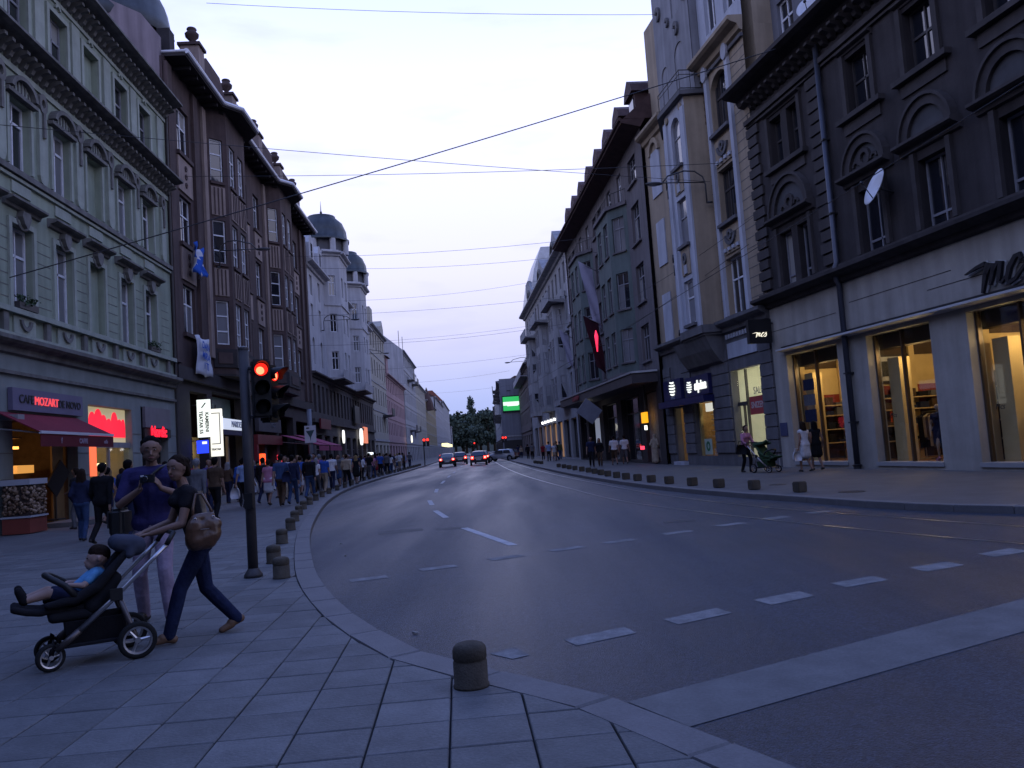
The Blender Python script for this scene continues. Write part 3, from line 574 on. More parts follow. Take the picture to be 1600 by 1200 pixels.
# cornice lamp dish on the parapet
# ------------------------------------------------------------ 2 brown building with bays
BW = mat('brown_plaster', (0.084, 0.058, 0.055), 0.85, 0.2, var=0.3, scale=0.9, streak=0.25, bump=0.2, bscale=14)
BT = mat('tan_plaster', (0.29, 0.225, 0.195), 0.85, 0.2, var=0.25, scale=0.9, streak=0.25)
BD = mat('dark_stone_base', (0.036, 0.031, 0.033), 0.8, 0.25, var=0.35, scale=1.2, bump=0.2, bscale=14)
PINK = mat('grey_pink_firewall', (0.26, 0.215, 0.23), 0.9, 0.15, var=0.15, scale=0.5, streak=0.3)
R0 = G1; R1 = Vector((-17.2, 70.4))
F = building('brown_building', 'dark brown building with two projecting bays and a pale gutter along its overhanging eave', R0, R1, -1); BR = F; L = F.L
ZR = ((8.2, 10.6), (12.65, 15.05), (17.2, 19.6))
def flat(u0, u1, cs, hwid):
    ops = [(c-hwid, c+hwid, a, z) for c in cs for a, z in ZR]
    F.wall('wall', u0, u1, 6.2, 21.3, ops, BW, 0.25)
    for o in ops: F.window(o[0]+.005, o[1]-.005, o[2]+.005, o[3]-.005, WHITEPAINT, 2, (0.62,), -0.16, 0.08, 0.055)
    for c in cs:
        for (a, z), (a2, z2) in zip(ZR, ZR[1:]+((20.9, 21),)):
            if a2 < 20: 
                F.box('spandrel_panel', c-hwid-0.15, c+hwid+0.15, 0.0, 0.07, z+0.2, a2-0.25, BT); F.box('sill', c-hwid-0.2, c+hwid+0.2, -0.1, 0.16, a2-0.2, a2-0.003, BW)
                for k in range(3): F.ring('spandrel_ornament', c, z+0.65+0.42*k, 0.06, 0.15, 0.07, 0.12, BW, 0, 2*PI, 8)
        F.box('sill', c-hwid-0.2, c+hwid+0.2, -0.1, 0.16, 8.0, 8.197, BW)
def bay(u0, u1, ua, ub, nn):
    sides = [F.sub(u0, 0, ua, nn), F.sub(ua, nn, ub, nn), F.sub(ub, nn, u1, 0)]
    for i, fs in enumerate(sides):
        Lf = fs.L; c = Lf/2; hwid = 0.38 if i != 1 else 0.55
        cs = [c] if i != 1 else [c-0.85, c+0.85]
        ops = [(x-hwid, x+hwid, a, z) for x in cs for a, z in ZR]
        fs.wall('bay_wall', 0, Lf, 6.6, 21.3, ops, BW, 0.14)
        for o in ops: fs.window(o[0]+.004, o[1]-.004, o[2]+.004, o[3]-.004, WHITEPAINT, 1 if i != 1 else 2, (0.3, 0.65), -0.1, 0.07, 0.05)
        for x in cs:
            for (a, z), (a2, z2) in zip(ZR, ZR[1:]):
                fs.box('spandrel_panel', x-hwid-0.04, x+hwid+0.04, 0.0, 0.05, z+0.25, a2-0.3, BT)
                for k in range(3): fs.box('spandrel_rib', x-hwid*0.6+hwid*0.6*k-0.03, x-hwid*0.6+hwid*0.6*k+0.03, 0.05, 0.09, z+0.3, a2-0.35, BW)
                fs.box('sill', x-hwid-0.06, x+hwid+0.06, -0.08, 0.1, a2-0.16, a2-0.003, BW)
        fs.box('bay_base', -0.02, Lf+0.02, -0.1, 0.08, 6.95, 7.95, BD); fs.box('bay_base_panel', Lf*0.18, Lf*0.82, 0.08, 0.12, 7.15, 7.75, BW)
    F.poly('bay_floor', [(u0, 0), (ua, nn), (ub, nn), (u1, 0)], 6.5, 6.62, BD); F.poly('bay_core', [(u0+0.3, -0.3), (ua+0.1, nn-0.3), (ub-0.1, nn-0.3), (u1-0.3, -0.3)], 6.6, 21.3, BD)
flat(-1.0, 5.0, [1.5], 0.85); bay(5.0, 10.6, 5.95, 9.65, 0.9); flat(10.6, 18.0, [12.6, 15.6], 0.7); bay(18.0, 23.6, 18.95, 22.65, 0.9); flat(23.6, L, [27.6], 0.85)
for u in (4.62, 11.0, 17.6, 24.0): F.box('tan_strip', u-0.27, u+0.27, 0.0, 0.14, 7.4, 21.0, BT)
for u in (-0.6, 3.1, 29.6, L-0.3): F.box('pilaster', u-0.33, u+0.33, 0.0, 0.16, 6.6, 21.0, BW)
F.box('entablature', -1.0, L, 0.0, 0.22, 5.85, 6.45, BD); 
# ground floor piers, door recesses and lit shop
GO = [(1.0, 3.6, 0.15, 5.4), (4.4, 10.2, 0.15, 5.6), (12.4, 15.0, 0.15, 5.2), (15.6, 18.4, 0.15, 3.4), (19.2, 24.0, 0.15, 5.0), (25.0, 30.0, 0.15, 4.8)]
F.wall('shop_wall', -1.0, L, 0, 6.2, GO, BD, 0.5)
F.box('rear_wall', -1.0, L, -3.2, -13, 0, 6.2, BD); body(F, -1.0, L, 6.2, 21.3, BW, -0.32, -13)
F.box('side_wall', -1.03, -0.8, -0.02, -13, 0, 21.2, BW)
F.box('glazing_upper', 4.6, 9.6, -0.62, -0.55, 4.35, 5.5, mat('green_curtain_glass', (0.10, 0.14, 0.12), 0.25, 0.5, var=0.2)); F.box('door_panel', 1.1, 3.5, -0.9, -0.8, 0.15, 5.3, mat('black_doorway', (0.015, 0.013, 0.013), 0.7, 0.2))
F.box('fascia', 4.2, 10.3, 0.0, 0.3, 3.35, 3.62, mat('navy_fascia', (0.02, 0.02, 0.06), 0.5, 0.3)); F.box('light_box', 4.2, 10.3, 0.02, 0.32, 3.64, 4.22, emis('shop_light_box', (0.78, 0.85, 1.0), 0.7)); F.box('light_box_end', 4.25, 4.95, 0.03, 0.36, 3.6, 4.3, emis('shop_light_end', (0.9, 0.93, 1.0), 1.3)); F.text('MARIDES', 0.5, 7.6, 0.335, 3.93, mat('faint_letters', (0.4, 0.42, 0.48), 0.6, 0.3))
for u in (5.6, 6.9, 8.6): F.box('pillar', u-0.1, u+0.1, -0.6, -0.45, 0.15, 3.35, BT)
F.box('shop_back', 4.4, 10.2, -2.2, -2.1, 0.15, 3.4, mat('shop_back_wall', (0.30, 0.24, 0.13), 0.8, 0.2, var=0.4, scale=2)); lamp('POINT', 'shop_light', F.world(7.4, -1.3, 2.7), (1, 0.8, 0.42), 18, 0.1)
F.box('red_fascia', 12.4, 19.0, 0.0, 0.25, 2.9, 3.5, mat('red_fascia', (0.16, 0.02, 0.025), 0.5, 0.3)); F.box('red_pillar', 12.35, 12.75, -0.1, 0.2, 0.1, 2.9, mat('red_post', (0.2, 0.02, 0.03), 0.5, 0.3))
F.box('fire_lamp', 13.4, 14.3, 0.02, 0.2, 1.5, 2.3, emis('fire_red_lamp', (1.0, 0.09, 0.02), 2.0)); F.box('fire_lamp', 18.2, 18.9, 0.02, 0.2, 1.3, 2.2, emis('pink_red_lamp', (1.0, 0.05, 0.09), 1.4))
F.box('grey_fascia', 12.6, 18.6, 0.05, 0.3, 3.7, 4.6, mat('grey_fascia', (0.06, 0.055, 0.065), 0.7, 0.3)); F.text('KOD 2', 0.4, 16.4, 0.31, 4.15, mat('grey_letters', (0.12, 0.12, 0.13), 0.7, 0.3))
# overhanging eave that follows the bays, pale gutter on its lip
EL = [(-0.75, 1.0), (5.2, 1.0), (6.2, 1.75), (9.4, 1.75), (10.4, 1.0), (18.2, 1.0), (19.2, 1.75), (22.4, 1.75), (23.4, 1.0), (L+0.5, 1.0)]
F.poly('eave', EL+[(L+0.5, -0.4), (-0.75, -0.4)], 21.3, 21.5, BD)
b = MB()
for (u0, n0), (u1, n1) in zip(EL, EL[1:]):
    b.tube([(u0, -n0-0.05, 0), (u1, -n1-0.05, 0)], 0.13, 8)
b.tube([(-0.75, 0.4, 0), (-0.75, -1.0, 0)], 0.07, 8); F.put('gutter', b.mesh('gutter', [mat('pale_gutter', (0.60, 0.60, 0.64), 0.45, 0.5, var=0.12)]), 0, 0, 21.52)
for k in range(30): F.box('eave_bracket', 0.4+1.07*k-0.08, 0.4+1.07*k+0.08, 0.02, 0.85, 21.12, 21.29, BD)
F.box('attic_wall', 0, L, -0.6, -1.0, 21.5, 22.6, BW)
URN = [(0.02, 0), (0.2, 0.02), (0.2, 0.12), (0.1, 0.2), (0.12, 0.3), (0.33, 0.55), (0.36, 0.72), (0.24, 0.86), (0.2, 0.92), (0.26, 1.0), (0.22, 1.08), (0.02, 1.1)]
for i, u in enumerate((2.6, 8.6, 14.6, 20.6, 26.6)):
    F.box('attic_pier', u-0.45, u+0.45, 0.75, -0.2, 21.5, 23.3, BT); F.box('pier_cap', u-0.55, u+0.55, 0.85, -0.3, 23.3, 23.45, BW)
    b = MB(); b.lathe([(r*1.0, z*0.9) for r, z in URN], n=12); F.put('urn', b.mesh('urn', [BW], True), u, 0.3, 23.45)
    if i < 4: F.uz('dormer', [(-2.0, 0), (2.0, 0), (2.0, 1.5), (1.2, 2.2), (-1.2, 2.2), (-2.0, 1.5)], 0.45, -2.5, ROOFT, u+3.0, 21.5, key='dorm')
F.prof('roof', -0.1, L+0.3, [(-0.2, 21.5), (-2.0, 24.6), (-9, 25.0), (-12.9, 21.4)], ROOFT)
b = MB(); b.add([(0, 0.3, 9.9), (0, 13.2, 9.9), (0, 13.2, 27), (0, 6.5, 26.2), (0, 0.9, 23.3), (0, 0.1, 22.2)], [(0, 1, 2, 3, 4, 5)]); b.add([(0.3, 0.3, 9.9), (0.3, 13.2, 9.9), (0.3, 13.2, 27), (0.3, 6.5, 26.2), (0.3, 0.9, 23.3), (0.3, 0.1, 22.2)], [(5, 4, 3, 2, 1, 0)])
for i in range(6): j = (i+1) % 6; b.f.append((i, j, 6+j, 6+i)); b.m.append(0)
F.put('firewall', b.mesh('firewall', [PINK]), -1.06, 0, 0)
b = MB(); b.lathe([(2.9, 0), (3.0, 0.35), (2.85, 0.7), (2.7, 1.6), (2.2, 2.7), (1.4, 3.5), (0.5, 3.9), (0.02, 4.6)], n=20); F.put('turret_dome', b.mesh('turret_dome', [COPPER], True), 1.6, -3.4, 23.4)
F.box('roof_corner_ornament', -0.2, 0.5, 0.1, -0.5, 21.5, 23.0, BD)
# ------------------------------------------------------------ 3 white building with two domed towers
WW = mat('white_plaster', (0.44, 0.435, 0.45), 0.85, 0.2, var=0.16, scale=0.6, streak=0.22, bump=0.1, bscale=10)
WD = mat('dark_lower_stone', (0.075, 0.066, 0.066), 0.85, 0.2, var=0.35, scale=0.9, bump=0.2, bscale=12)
T0 = R1; T1 = Vector((-19.4, 114.0))
F = building('white_building', 'white building with two domed corner towers above a dark stone base', T0, T1, -1); L = F.L; WH = F
rows = ((10.2, 12.6), (13.6, 15.6), (16.4, 18.2))
def wseg(f, u0, u1, z0, z1, cs, hwid, rows, m, depth=0.25, glass=None, fm=WHITEPAINT, cells=False, arch=False):
    ops = [(c-hwid, c+hwid, a, z)+((0.8,) if arch and i == 0 else ()) for c in cs for i, (a, z) in enumerate(rows)]
    f.wall('wall', u0, u1, z0, z1, ops, m, depth)
    for o in ops: f.window(o[0]+.004, o[1]-.004, o[2]+.004, o[3]-.004, fm, 2 if hwid > 0.35 else 1, (0.65,), -depth*0.7, 0.08, 0.06, cells=cells)
wseg(F, 0, 8.9, 9.4, 19.0, [2.4, 6.2], 0.55, rows, WW, arch=True); wseg(F, 15.3, 24.4, 9.4, 19.0, [17.6, 20.0, 22.4], 0.5, rows, WW); wseg(F, 31, L, 9.4, 19.0, [33.5, 36.5, 39.5, 42], 0.5, rows, WW)
for u0 in (8.9, 24.4):
    pts = [(u0, 0), (u0+0.8, 1.5), (u0+5.6, 1.5), (u0+6.4, 0)]
    for i in range(3):
        f = F.sub(*pts[i], *pts[i+1]); cs = [f.L/2] if i != 1 else [1.3, 3.5]
        wseg(f, 0, f.L, 9.4, 22.2, cs, 0.36 if i != 1 else 0.5, ((10.3, 12.1), (14.0, 15.8), (17.6, 19.6)), WW, 0.2)
        cornice(f, -0.1, f.L+0.1, 21.5, 22.0, 0.5, WW, 'tower_cornice'); f.box('string_course', 0, f.L, 0, 0.1, 16.6, 16.8, WW)
    F.poly('tower_floor', pts, 9.25, 9.4, WD); F.poly('tower_core', [(u0+0.2, -2), (u0+1.0, 1.2), (u0+5.4, 1.2), (u0+6.2, -2)], 9.4, 22.1, WD)
    cu = u0+3.2
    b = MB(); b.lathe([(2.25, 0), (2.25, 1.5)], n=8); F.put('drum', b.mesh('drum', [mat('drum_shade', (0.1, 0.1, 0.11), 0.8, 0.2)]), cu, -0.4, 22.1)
    for k in range(8):
        a = 2*PI*k/8+0.2; b = MB(); b.lathe([(0.3, 0), (0.3, 1.4)], n=8); F.put('drum_pillar', b.mesh('drum_pillar', [WW], True), cu+2.4*math.cos(a), -0.4+2.4*math.sin(a), 22.1)
    b = MB(); b.lathe([(2.7, 0), (2.7, 0.22), (2.5, 0.3), (2.42, 1.1), (2.05, 2.0), (1.4, 2.6), (1.4, 2.75), (0.4, 2.95), (0.02, 3.05)], n=16); F.put('dome', b.mesh('dome', [COPPER], True), cu, -0.4, 23.5)
    b = MB(); b.lathe([(0.08, 0), (0.14, 0.3), (0.05, 0.5), (0.01, 1.5)], n=6); F.put('finial', b.mesh('finial', [IRON]), cu, -0.4, 26.45)
    F.prof('balcony', u0-0.4, u0+6.8, [(0, 9.2), (1.6, 9.4), (1.7, 10.2), (1.6, 10.2), (1.55, 9.5), (0, 9.5)], WW)
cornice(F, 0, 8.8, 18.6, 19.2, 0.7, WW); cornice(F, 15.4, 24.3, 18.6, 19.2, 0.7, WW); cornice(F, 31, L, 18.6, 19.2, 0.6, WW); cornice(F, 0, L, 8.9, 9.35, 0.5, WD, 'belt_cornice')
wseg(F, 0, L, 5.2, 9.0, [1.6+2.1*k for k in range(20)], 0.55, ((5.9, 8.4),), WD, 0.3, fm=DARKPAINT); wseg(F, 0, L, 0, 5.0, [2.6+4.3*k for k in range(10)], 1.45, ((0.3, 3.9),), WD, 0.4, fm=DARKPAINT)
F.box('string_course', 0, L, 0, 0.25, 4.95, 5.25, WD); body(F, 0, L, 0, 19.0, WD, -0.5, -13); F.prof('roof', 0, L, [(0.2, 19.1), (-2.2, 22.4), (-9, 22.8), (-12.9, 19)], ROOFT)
for u in (3.0, 7.2):     # white attic gables
    F.uz('attic_gable', [(-1.1, 0), (1.1, 0), (1.1, 1.9), (0.6, 2.6), (0, 2.8), (-0.6, 2.6), (-1.1, 1.9)], 0.1, -1.0, WW, u, 19.2, key='gab'); F.box('gable_window', u-0.35, u+0.35, 0.1, 0.13, 19.5, 21.2, GL_D)
F.disc('clock_lamp', 27.2, 4.1, 0.85, 0.3, 0.5, emis('round_sign', (1, 1, 0.96), 1.5), sz=1.15); F.disc('lamp_disc', 14.0, 3.9, 0.45, 0.3, 0.45, emis('round_sign_b', (1, 1, 0.96), 1.4), sz=1.5); F.box('poster_light', 31.0, 34.0, 0.1, 0.3, 3.4, 5.4, emis('salmon_light', (1.0, 0.3, 0.16), 0.75))
F.box('red_sign', 1.5, 6.5, 0.3, 0.45, 4.4, 5.3, mat('red_sign', (0.12, 0.012, 0.02), 0.5, 0.3)); F.box('white_angle_sign', 33, 37, 0.3, 0.5, 2.0, 2.25, emis('white_tube', (0.85, 0.92, 1), 1.6)); F.box('white_angle_sign', 36.2, 37, 0.3, 0.5, 1.1, 2.0, emis('white_tube', (0.85, 0.92, 1), 1.6)); F.box('dark_sign', 23.0, 26.5, 0.2, 0.4, 5.6, 7.6, IRON)
for u in (4.6, 8.9, 17.5): F.box('warm_window', u, u+1.3, -0.2, -0.15, 1.2, 3.6, emis('dim_warm_window', (1.0, 0.62, 0.3), 0.16))
# ------------------------------------------------------------ 4 far buildings on the left
def farbld(name, label, P0, P1, sg, h, floors, m, trim, roof=ROOFT, roofh=2.5, ground=4.2, base=None, winw=0.55, step=2.6, body_d=12, lit=0, fm=GREYPAINT):
    F = building(name, label, P0, P1, sg, group='buildings down the street'); L = F.L
    fh = (h-ground)/floors; k = max(2, int(L/step)); cs = [L*(i+0.5)/k for i in range(k)]
    ops = [(c-winw, c+winw, ground+fh*j+fh*0.25, ground+fh*j+fh*0.82) for j in range(floors) for c in cs]
    F.wall('wall', 0, L, ground, h, ops, m, 0.25)
    for o in ops: F.window(o[0]+.004, o[1]-.004, o[2]+.004, o[3]-.004, fm, 2, (0.65,), -0.17, 0.08, 0.07, cells=False)
    kk = max(2, int(L/4.5)); go = [(L*(i+0.5)/kk-1.4, L*(i+0.5)/kk+1.4, 0.3, ground-0.9) for i in range(kk)]
    F.wall('shop_wall', 0, L, 0, ground-0.003, go, base or m, 0.35)
    for i, o in enumerate(go): F.window(o[0]+.004, o[1]-.004, o[2]+.004, o[3]-.004, DARKPAINT, 2, (0.75,), -0.25, 0.08, 0.08, cells=False, nm='shop_window')
    F.box('string_course', 0, L, 0, 0.15, ground-0.35, ground-0.05, trim); cornice(F, -0.1, L+0.1, h-0.5, h, 0.6, trim)
    for j in range(1, floors): F.box('string_course', 0, L, 0, 0.08, ground+fh*j-0.08, ground+fh*j+0.08, trim)
    F.box('side_wall', 0.01, L-0.01, -0.4, -body_d, 0, h, m)
    F.prof('roof', -0.05, L+0.05, [(0.3, h), (-body_d*0.35, h+roofh), (-body_d*0.5, h+roofh), (-body_d, h)], roof); return F
LX = lambda Y: -13.7-0.05*Y
CREAM = mat('cream_plaster', (0.35, 0.33, 0.285), 0.85, 0.2, var=0.15, scale=0.5, streak=0.2); PINKW = mat('faded_pink_plaster', (0.33, 0.22, 0.23), 0.85, 0.2, var=0.15, scale=0.5, streak=0.2)
GREYW = mat('grey_plaster', (0.32, 0.32, 0.335), 0.85, 0.2, var=0.15, scale=0.5, streak=0.2); YELW = mat('ochre_plaster', (0.28, 0.235, 0.15), 0.85, 0.2, var=0.15, scale=0.5, streak=0.2); PALEW = mat('pale_grey_plaster', (0.33, 0.33, 0.35), 0.85, 0.2, var=0.12, scale=0.5, streak=0.2)
F = farbld('cream_building', 'narrow cream building with a small iron balcony beyond the white towers', (LX(114.1), 114.1), (LX(133), 133), -1, 20.4, 4, CREAM, GREYW, base=CREAM, step=2.9)
F.prof('balcony', 12, 16, [(0, 7.6), (1.5, 7.8), (1.5, 8.9), (1.42, 8.9), (1.42, 7.9), (0, 7.9)], IRON); F.box('roof_turret', 3, 6, -0.1, -3, 20.4, 23.2, CREAM); F.box('chimney', 10.5, 12, -1, -2.4, 20.4, 23.6, PINKW)
F.uz('gable', [(-2.2, 0), (2.2, 0), (1.8, 1.5), (0, 2.6), (-1.8, 1.5)], 0.2, -1.5, CREAM, 15.5, 20.4)
F = farbld('pink_building', 'low faded pink building with a little roof turret on the left row', (LX(133.1), 133.1), (LX(167), 167), -1, 15.0, 3, PINKW, PINKW, base=PINKW, step=2.8)
F.box('roof_turret', 1.0, 4.0, 0.1, -3, 15.0, 17.8, PINKW); F.prof('turret_roof', 0.7, 4.3, [(0.5, 17.8), (-1.4, 19.0), (-3.4, 17.8)], ROOFT)
F = farbld('tall_grey_building', 'tall building with a bare white side wall rising above the pink house', (LX(167.1), 167.1), (LX(203), 203), -1, 23.0, 5, GREYW, GREYW, roof=ROOFR, roofh=3.4, base=GREYW, step=3.2)
for u in (14, 26):
    F.prof('balcony', u-2.2, u+2.2, [(0, 17.6), (1.4, 17.8), (1.4, 19.2), (1.3, 19.2), (1.3, 17.9), (0, 17.9)], DARKPAINT); F.prof('balcony', u-2.2, u+2.2, [(0, 6.6), (1.4, 6.8), (1.4, 8), (1.3, 8), (1.3, 6.9), (0, 6.9)], DARKPAINT)
b = MB(); b.add([(0, 0.0, 0), (0, 12, 0), (0, 12, 23), (0, 5.5, 26.6), (0, 3.9, 26.6), (0, -0.3, 23)], [(0, 1, 2, 3, 4, 5)]); b.add([(0.2, 0.0, 0), (0.2, 12, 0), (0.2, 12, 23), (0.2, 5.5, 26.6), (0.2, 3.9, 26.6), (0.2, -0.3, 23)], [(5, 4, 3, 2, 1, 0)]); F.put('gable_wall', b.mesh('gable_wall', [PALEW]), -0.22, 0, 0)
for u in (20, 30): F.box('roof_mast', u-0.06, u+0.06, -2, -2.12, 23.4, 30, IRON)
F.disc('oval_sign', -3.0, 4.7, 0.95, 1.2, 1.4, emis('oval_sign_light', (1, 0.97, 0.75), 1.5), sz=0.75)
F = farbld('grey_corner_building', 'pale building with a roof lantern in the middle of the left row', (LX(203.1), 203.1), (LX(242), 242), -1, 19.5, 4, CREAM, GREYW, base=GREYW, step=3.4); F.box('roof_lantern', 6, 22, -1, -5, 19.5, 23.0, PALEW); F.box('lantern_glazing', 8, 20, -0.98, -0.9, 20.4, 22.2, GL_D); F.box('roof_mast', 24, 24.2, -2, -2.2, 19.5, 26, IRON)
F = farbld('yellow_building', 'ochre building with a pointed corner spire far along the left row', (LX(242.1), 242.1), (LX(305), 305), -1, 17.5, 4, YELW, GREYW, base=GREYW, step=4); b = MB(); b.lathe([(2.0, 0), (1.8, 2.0), (0.05, 7)], n=8); F.put('spire', b.mesh('spire', [ROOFT]), 6, 0.2, 14.5)
F = farbld('pale_building', 'pale building before the red roofed block at the end of the left row', (LX(305.1), 305.1), (LX(380), 380), -1, 22.5, 5, PALEW, GREYW, base=GREYW, step=5)
F = farbld('red_roofed_building', 'last building of the left row under a red tiled roof', (LX(380.1), 380.1), (LX(480), 480), -1, 25.5, 5, GREYW, GREYW, roof=ROOFR, roofh=5, base=GREYW, step=6)
tagm = farbld('end_slab_building', 'narrow white building face closing the left row before the trees', (LX(500), 500), (LX(520), 520), -1, 17, 5, PALEW, PALEW, base=PALEW, step=5)

# ------------------------------------------------------------ 5 fashion store building, right
MU = mat('soot_dark_plaster', (0.047, 0.041, 0.042), 0.85, 0.2, var=0.3, scale=0.8, streak=0.3, bump=0.25, bscale=12)
MT = mat('soot_dark_trim', (0.062, 0.055, 0.055), 0.85, 0.2, var=0.3, scale=1.2, streak=0.2)
MP = mat('grey_shop_plaster', (0.33, 0.31, 0.275), 0.85, 0.2, var=0.22, scale=0.6, streak=0.16, bump=0.25, bscale=9)
M0 = Vector((11.92, 22.51)); M1 = Vector((11.07, 26.91)); md = (M1-M0).normalized()
F = building('store_building', 'soot dark building with arched window heads above a pale lit clothing store', M0, M0+md*9.75, 1); MF = F; E0, E1 = -10.5, 9.72
SO = [(5.15, 8.45, 0.34, 4.3), (0.58, 3.52, 0.34, 4.3), (-4.1, -0.86, 0.34, 4.3), (-8.6, -5.2, 0.34, 4.3)]
F.wall('shop_wall', E0, E1, 0, 6.2, SO, MP, 0.45)
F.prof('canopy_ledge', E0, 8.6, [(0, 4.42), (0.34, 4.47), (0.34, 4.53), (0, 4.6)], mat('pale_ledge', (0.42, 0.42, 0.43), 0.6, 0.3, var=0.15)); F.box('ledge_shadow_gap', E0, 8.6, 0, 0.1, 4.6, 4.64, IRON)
for o in SO: F.box('shop_sill', o[0]-0.04, o[1]+0.04, -0.44, 0.05, 0.22, 0.335, mat('pale_sill', (0.26, 0.26, 0.26), 0.7, 0.3, var=0.15)); F.box('sill_base', o[0]-0.02, o[1]+0.02, -0.44, -0.01, 0.0, 0.215, MT)
for u0, u1, z in ((5, 9.6, 5.3), (-0.5, 4.2, 5.5), (-6, 0.5, 5.15)): F.box('plaster_joint', u0, u1, -0.005, 0.008, z, z+0.02, MT)
cornice(F, E0, E1+0.1, 6.2, 6.62, 0.55, MU); F.box('cornice_fascia', E0, E1, 0, 0.2, 6.64, 6.8, MT)
axs = [(7.05, 1), (2.52, 0), (-0.3, 0), (-3.3, 0), (-6.3, 0), (-9.0, 0)]
lo, up = [], []
for a, pair in axs:
    for c, hwid in ((a+0.62, 0.42), (a-0.62, 0.42)) if pair else ((a, 0.62),): lo.append((c-hwid, c+hwid, 6.85, 8.82)); up.append((c-hwid, c+hwid, 11.32, 13.15))
F.wall('wall', E0, E1, 6.8, 14.1, lo+up, MU, 0.3)
for o in lo: F.window(o[0]+.004, o[1]-.004, o[2]+.004, o[3]-.004, GREYPAINT, 1 if o[1]-o[0] < 1 else 2, (0.18,), -0.24, 0.07, 0.05, glass=random.choice([GL_D, GL_B]))
for o in up: F.window(o[0]+.004, o[1]-.004, o[2]+.004, o[3]-.004, DARKPAINT, 2, (0.55,), -0.24, 0.07, 0.055, glass=GL_D)
for a, pair in axs:
    r = 1.3 if pair else 1.02
    F.ring('arch', a, 9.42, r-0.26, r, 0.0, 0.16, MT, 0, PI, 14, 1.0); F.ring('arch_lip', a, 9.42, r, r+0.09, 0.0, 0.24, MT, 0, PI, 14); F.disc('tympanum', a, 9.42, r-0.27, 0.0, 0.05, mat('grey_tympanum', (0.07, 0.07, 0.075), 0.85, 0.2, var=0.3), 0, PI, 14)
    if pair or a > 2: F.ring('relief', a, 9.75, 0.16, 0.3, 0.05, 0.14, MT, 0, 2*PI, 10); F.ring('relief', a-0.45, 9.6, 0.1, 0.18, 0.05, 0.12, MT, 0, PI, 8); F.ring('relief', a+0.45, 9.6, 0.1, 0.18, 0.05, 0.12, MT, 0, PI, 8)
    cornice(F, a-r-0.2, a+r+0.2, 9.08, 9.4, 0.38, MT, 'hood'); F.box('sill', a-r-0.1, a+r+0.1, -0.2, 0.22, 11.14, 11.3, MT); F.box('apron', a-r+0.1, a+r-0.1, 0, 0.06, 10.75, 11.1, MT)
    hw_ = 1.15 if pair else 0.72
    for sg in (-1, 1): F.box('surround', a+sg*hw_-0.1, a+sg*hw_+0.1, 0, 0.1, 11.32, 13.3, MT); F.box('surround', a+sg*hw_-0.09, a+sg*hw_+0.09, 0, 0.12, 6.85, 9.05, MT)
    cornice(F, a-hw_-0.15, a+hw_+0.15, 13.28, 13.45, 0.2, MT, 'hood')
for u, w in ((9.3, 0.7), (4.95, 0.62)):
    for k in range(17): F.box('quoin', u-w/2-(0.1 if k % 2 else 0), u+w/2+(0.1 if k % 2 else 0), 0.0, 0.1, 6.95+0.41*k, 6.95+0.41*k+0.33, MT)
F.box('string_course', E0, E1, 0, 0.18, 13.62, 13.8, MT); F.box('string_course', E0, E1, 0, 0.1, 13.5, 13.58, MT)
consoles(F, E0, E1, 0.46, 14.05, 14.4, 0.0, 0.5, 0.2, MT); cornice(F, E0, E1+0.2, 14.4, 15.0, 0.95, MU); body(F, E0, E1, 4.6, 14.8, MU, -0.45, -12); F.box('rear_wall', E0, E1, -8.2, -12, 0, 4.6, MU)
F.prof('roof', E0, E1, [(0.6, 15.0), (-1.2, 15.5), (-11.9, 15.6), (-11.9, 14.8)], ROOFT)
f2 = F.sub(-4, -1.3, 9.7, -1.3); wseg(f2, 0, 13.7, 15.4, 19.5, [1.5, 4.5, 7.5, 10.6, 12.4], 0.55, ((16.2, 18.3),), mat('attic_plaster', (0.16, 0.16, 0.18), 0.85, 0.2, var=0.2, streak=0.2), 0.2, fm=WHITEPAINT, cells=True)
F.box('attic_wall', -4, 9.7, -1.6, -11, 15.4, 19.5, MU)
b = MB(); b.tube([(0, 0.15, 0.2), (0, 0.15, 6.15), (0, 0.22, 6.3), (0, 0.22, 6.75), (0, 0.15, 6.9), (0, 0.15, 14.3)], 0.095, 10)
F.put('downpipe', b.mesh('downpipe', [mat('blue_grey_pipe', (0.06, 0.065, 0.085), 0.5, 0.5, metal=0.5, var=0.3)], True), 4.42, 0, 0); b = MB(); b.lathe([(0.12, 0), (0.12, 0.2), (0.16, 0.25), (0.02, 0.3)], n=10); F.put('drain_shoe', b.mesh('drain_shoe', [IRON]), 4.42, 0.16, 0.0)
for z in (1.6, 3.2, 8.5, 11): F.box('pipe_bracket', 4.32, 4.52, 0.0, 0.26, z, z+0.05, IRON)
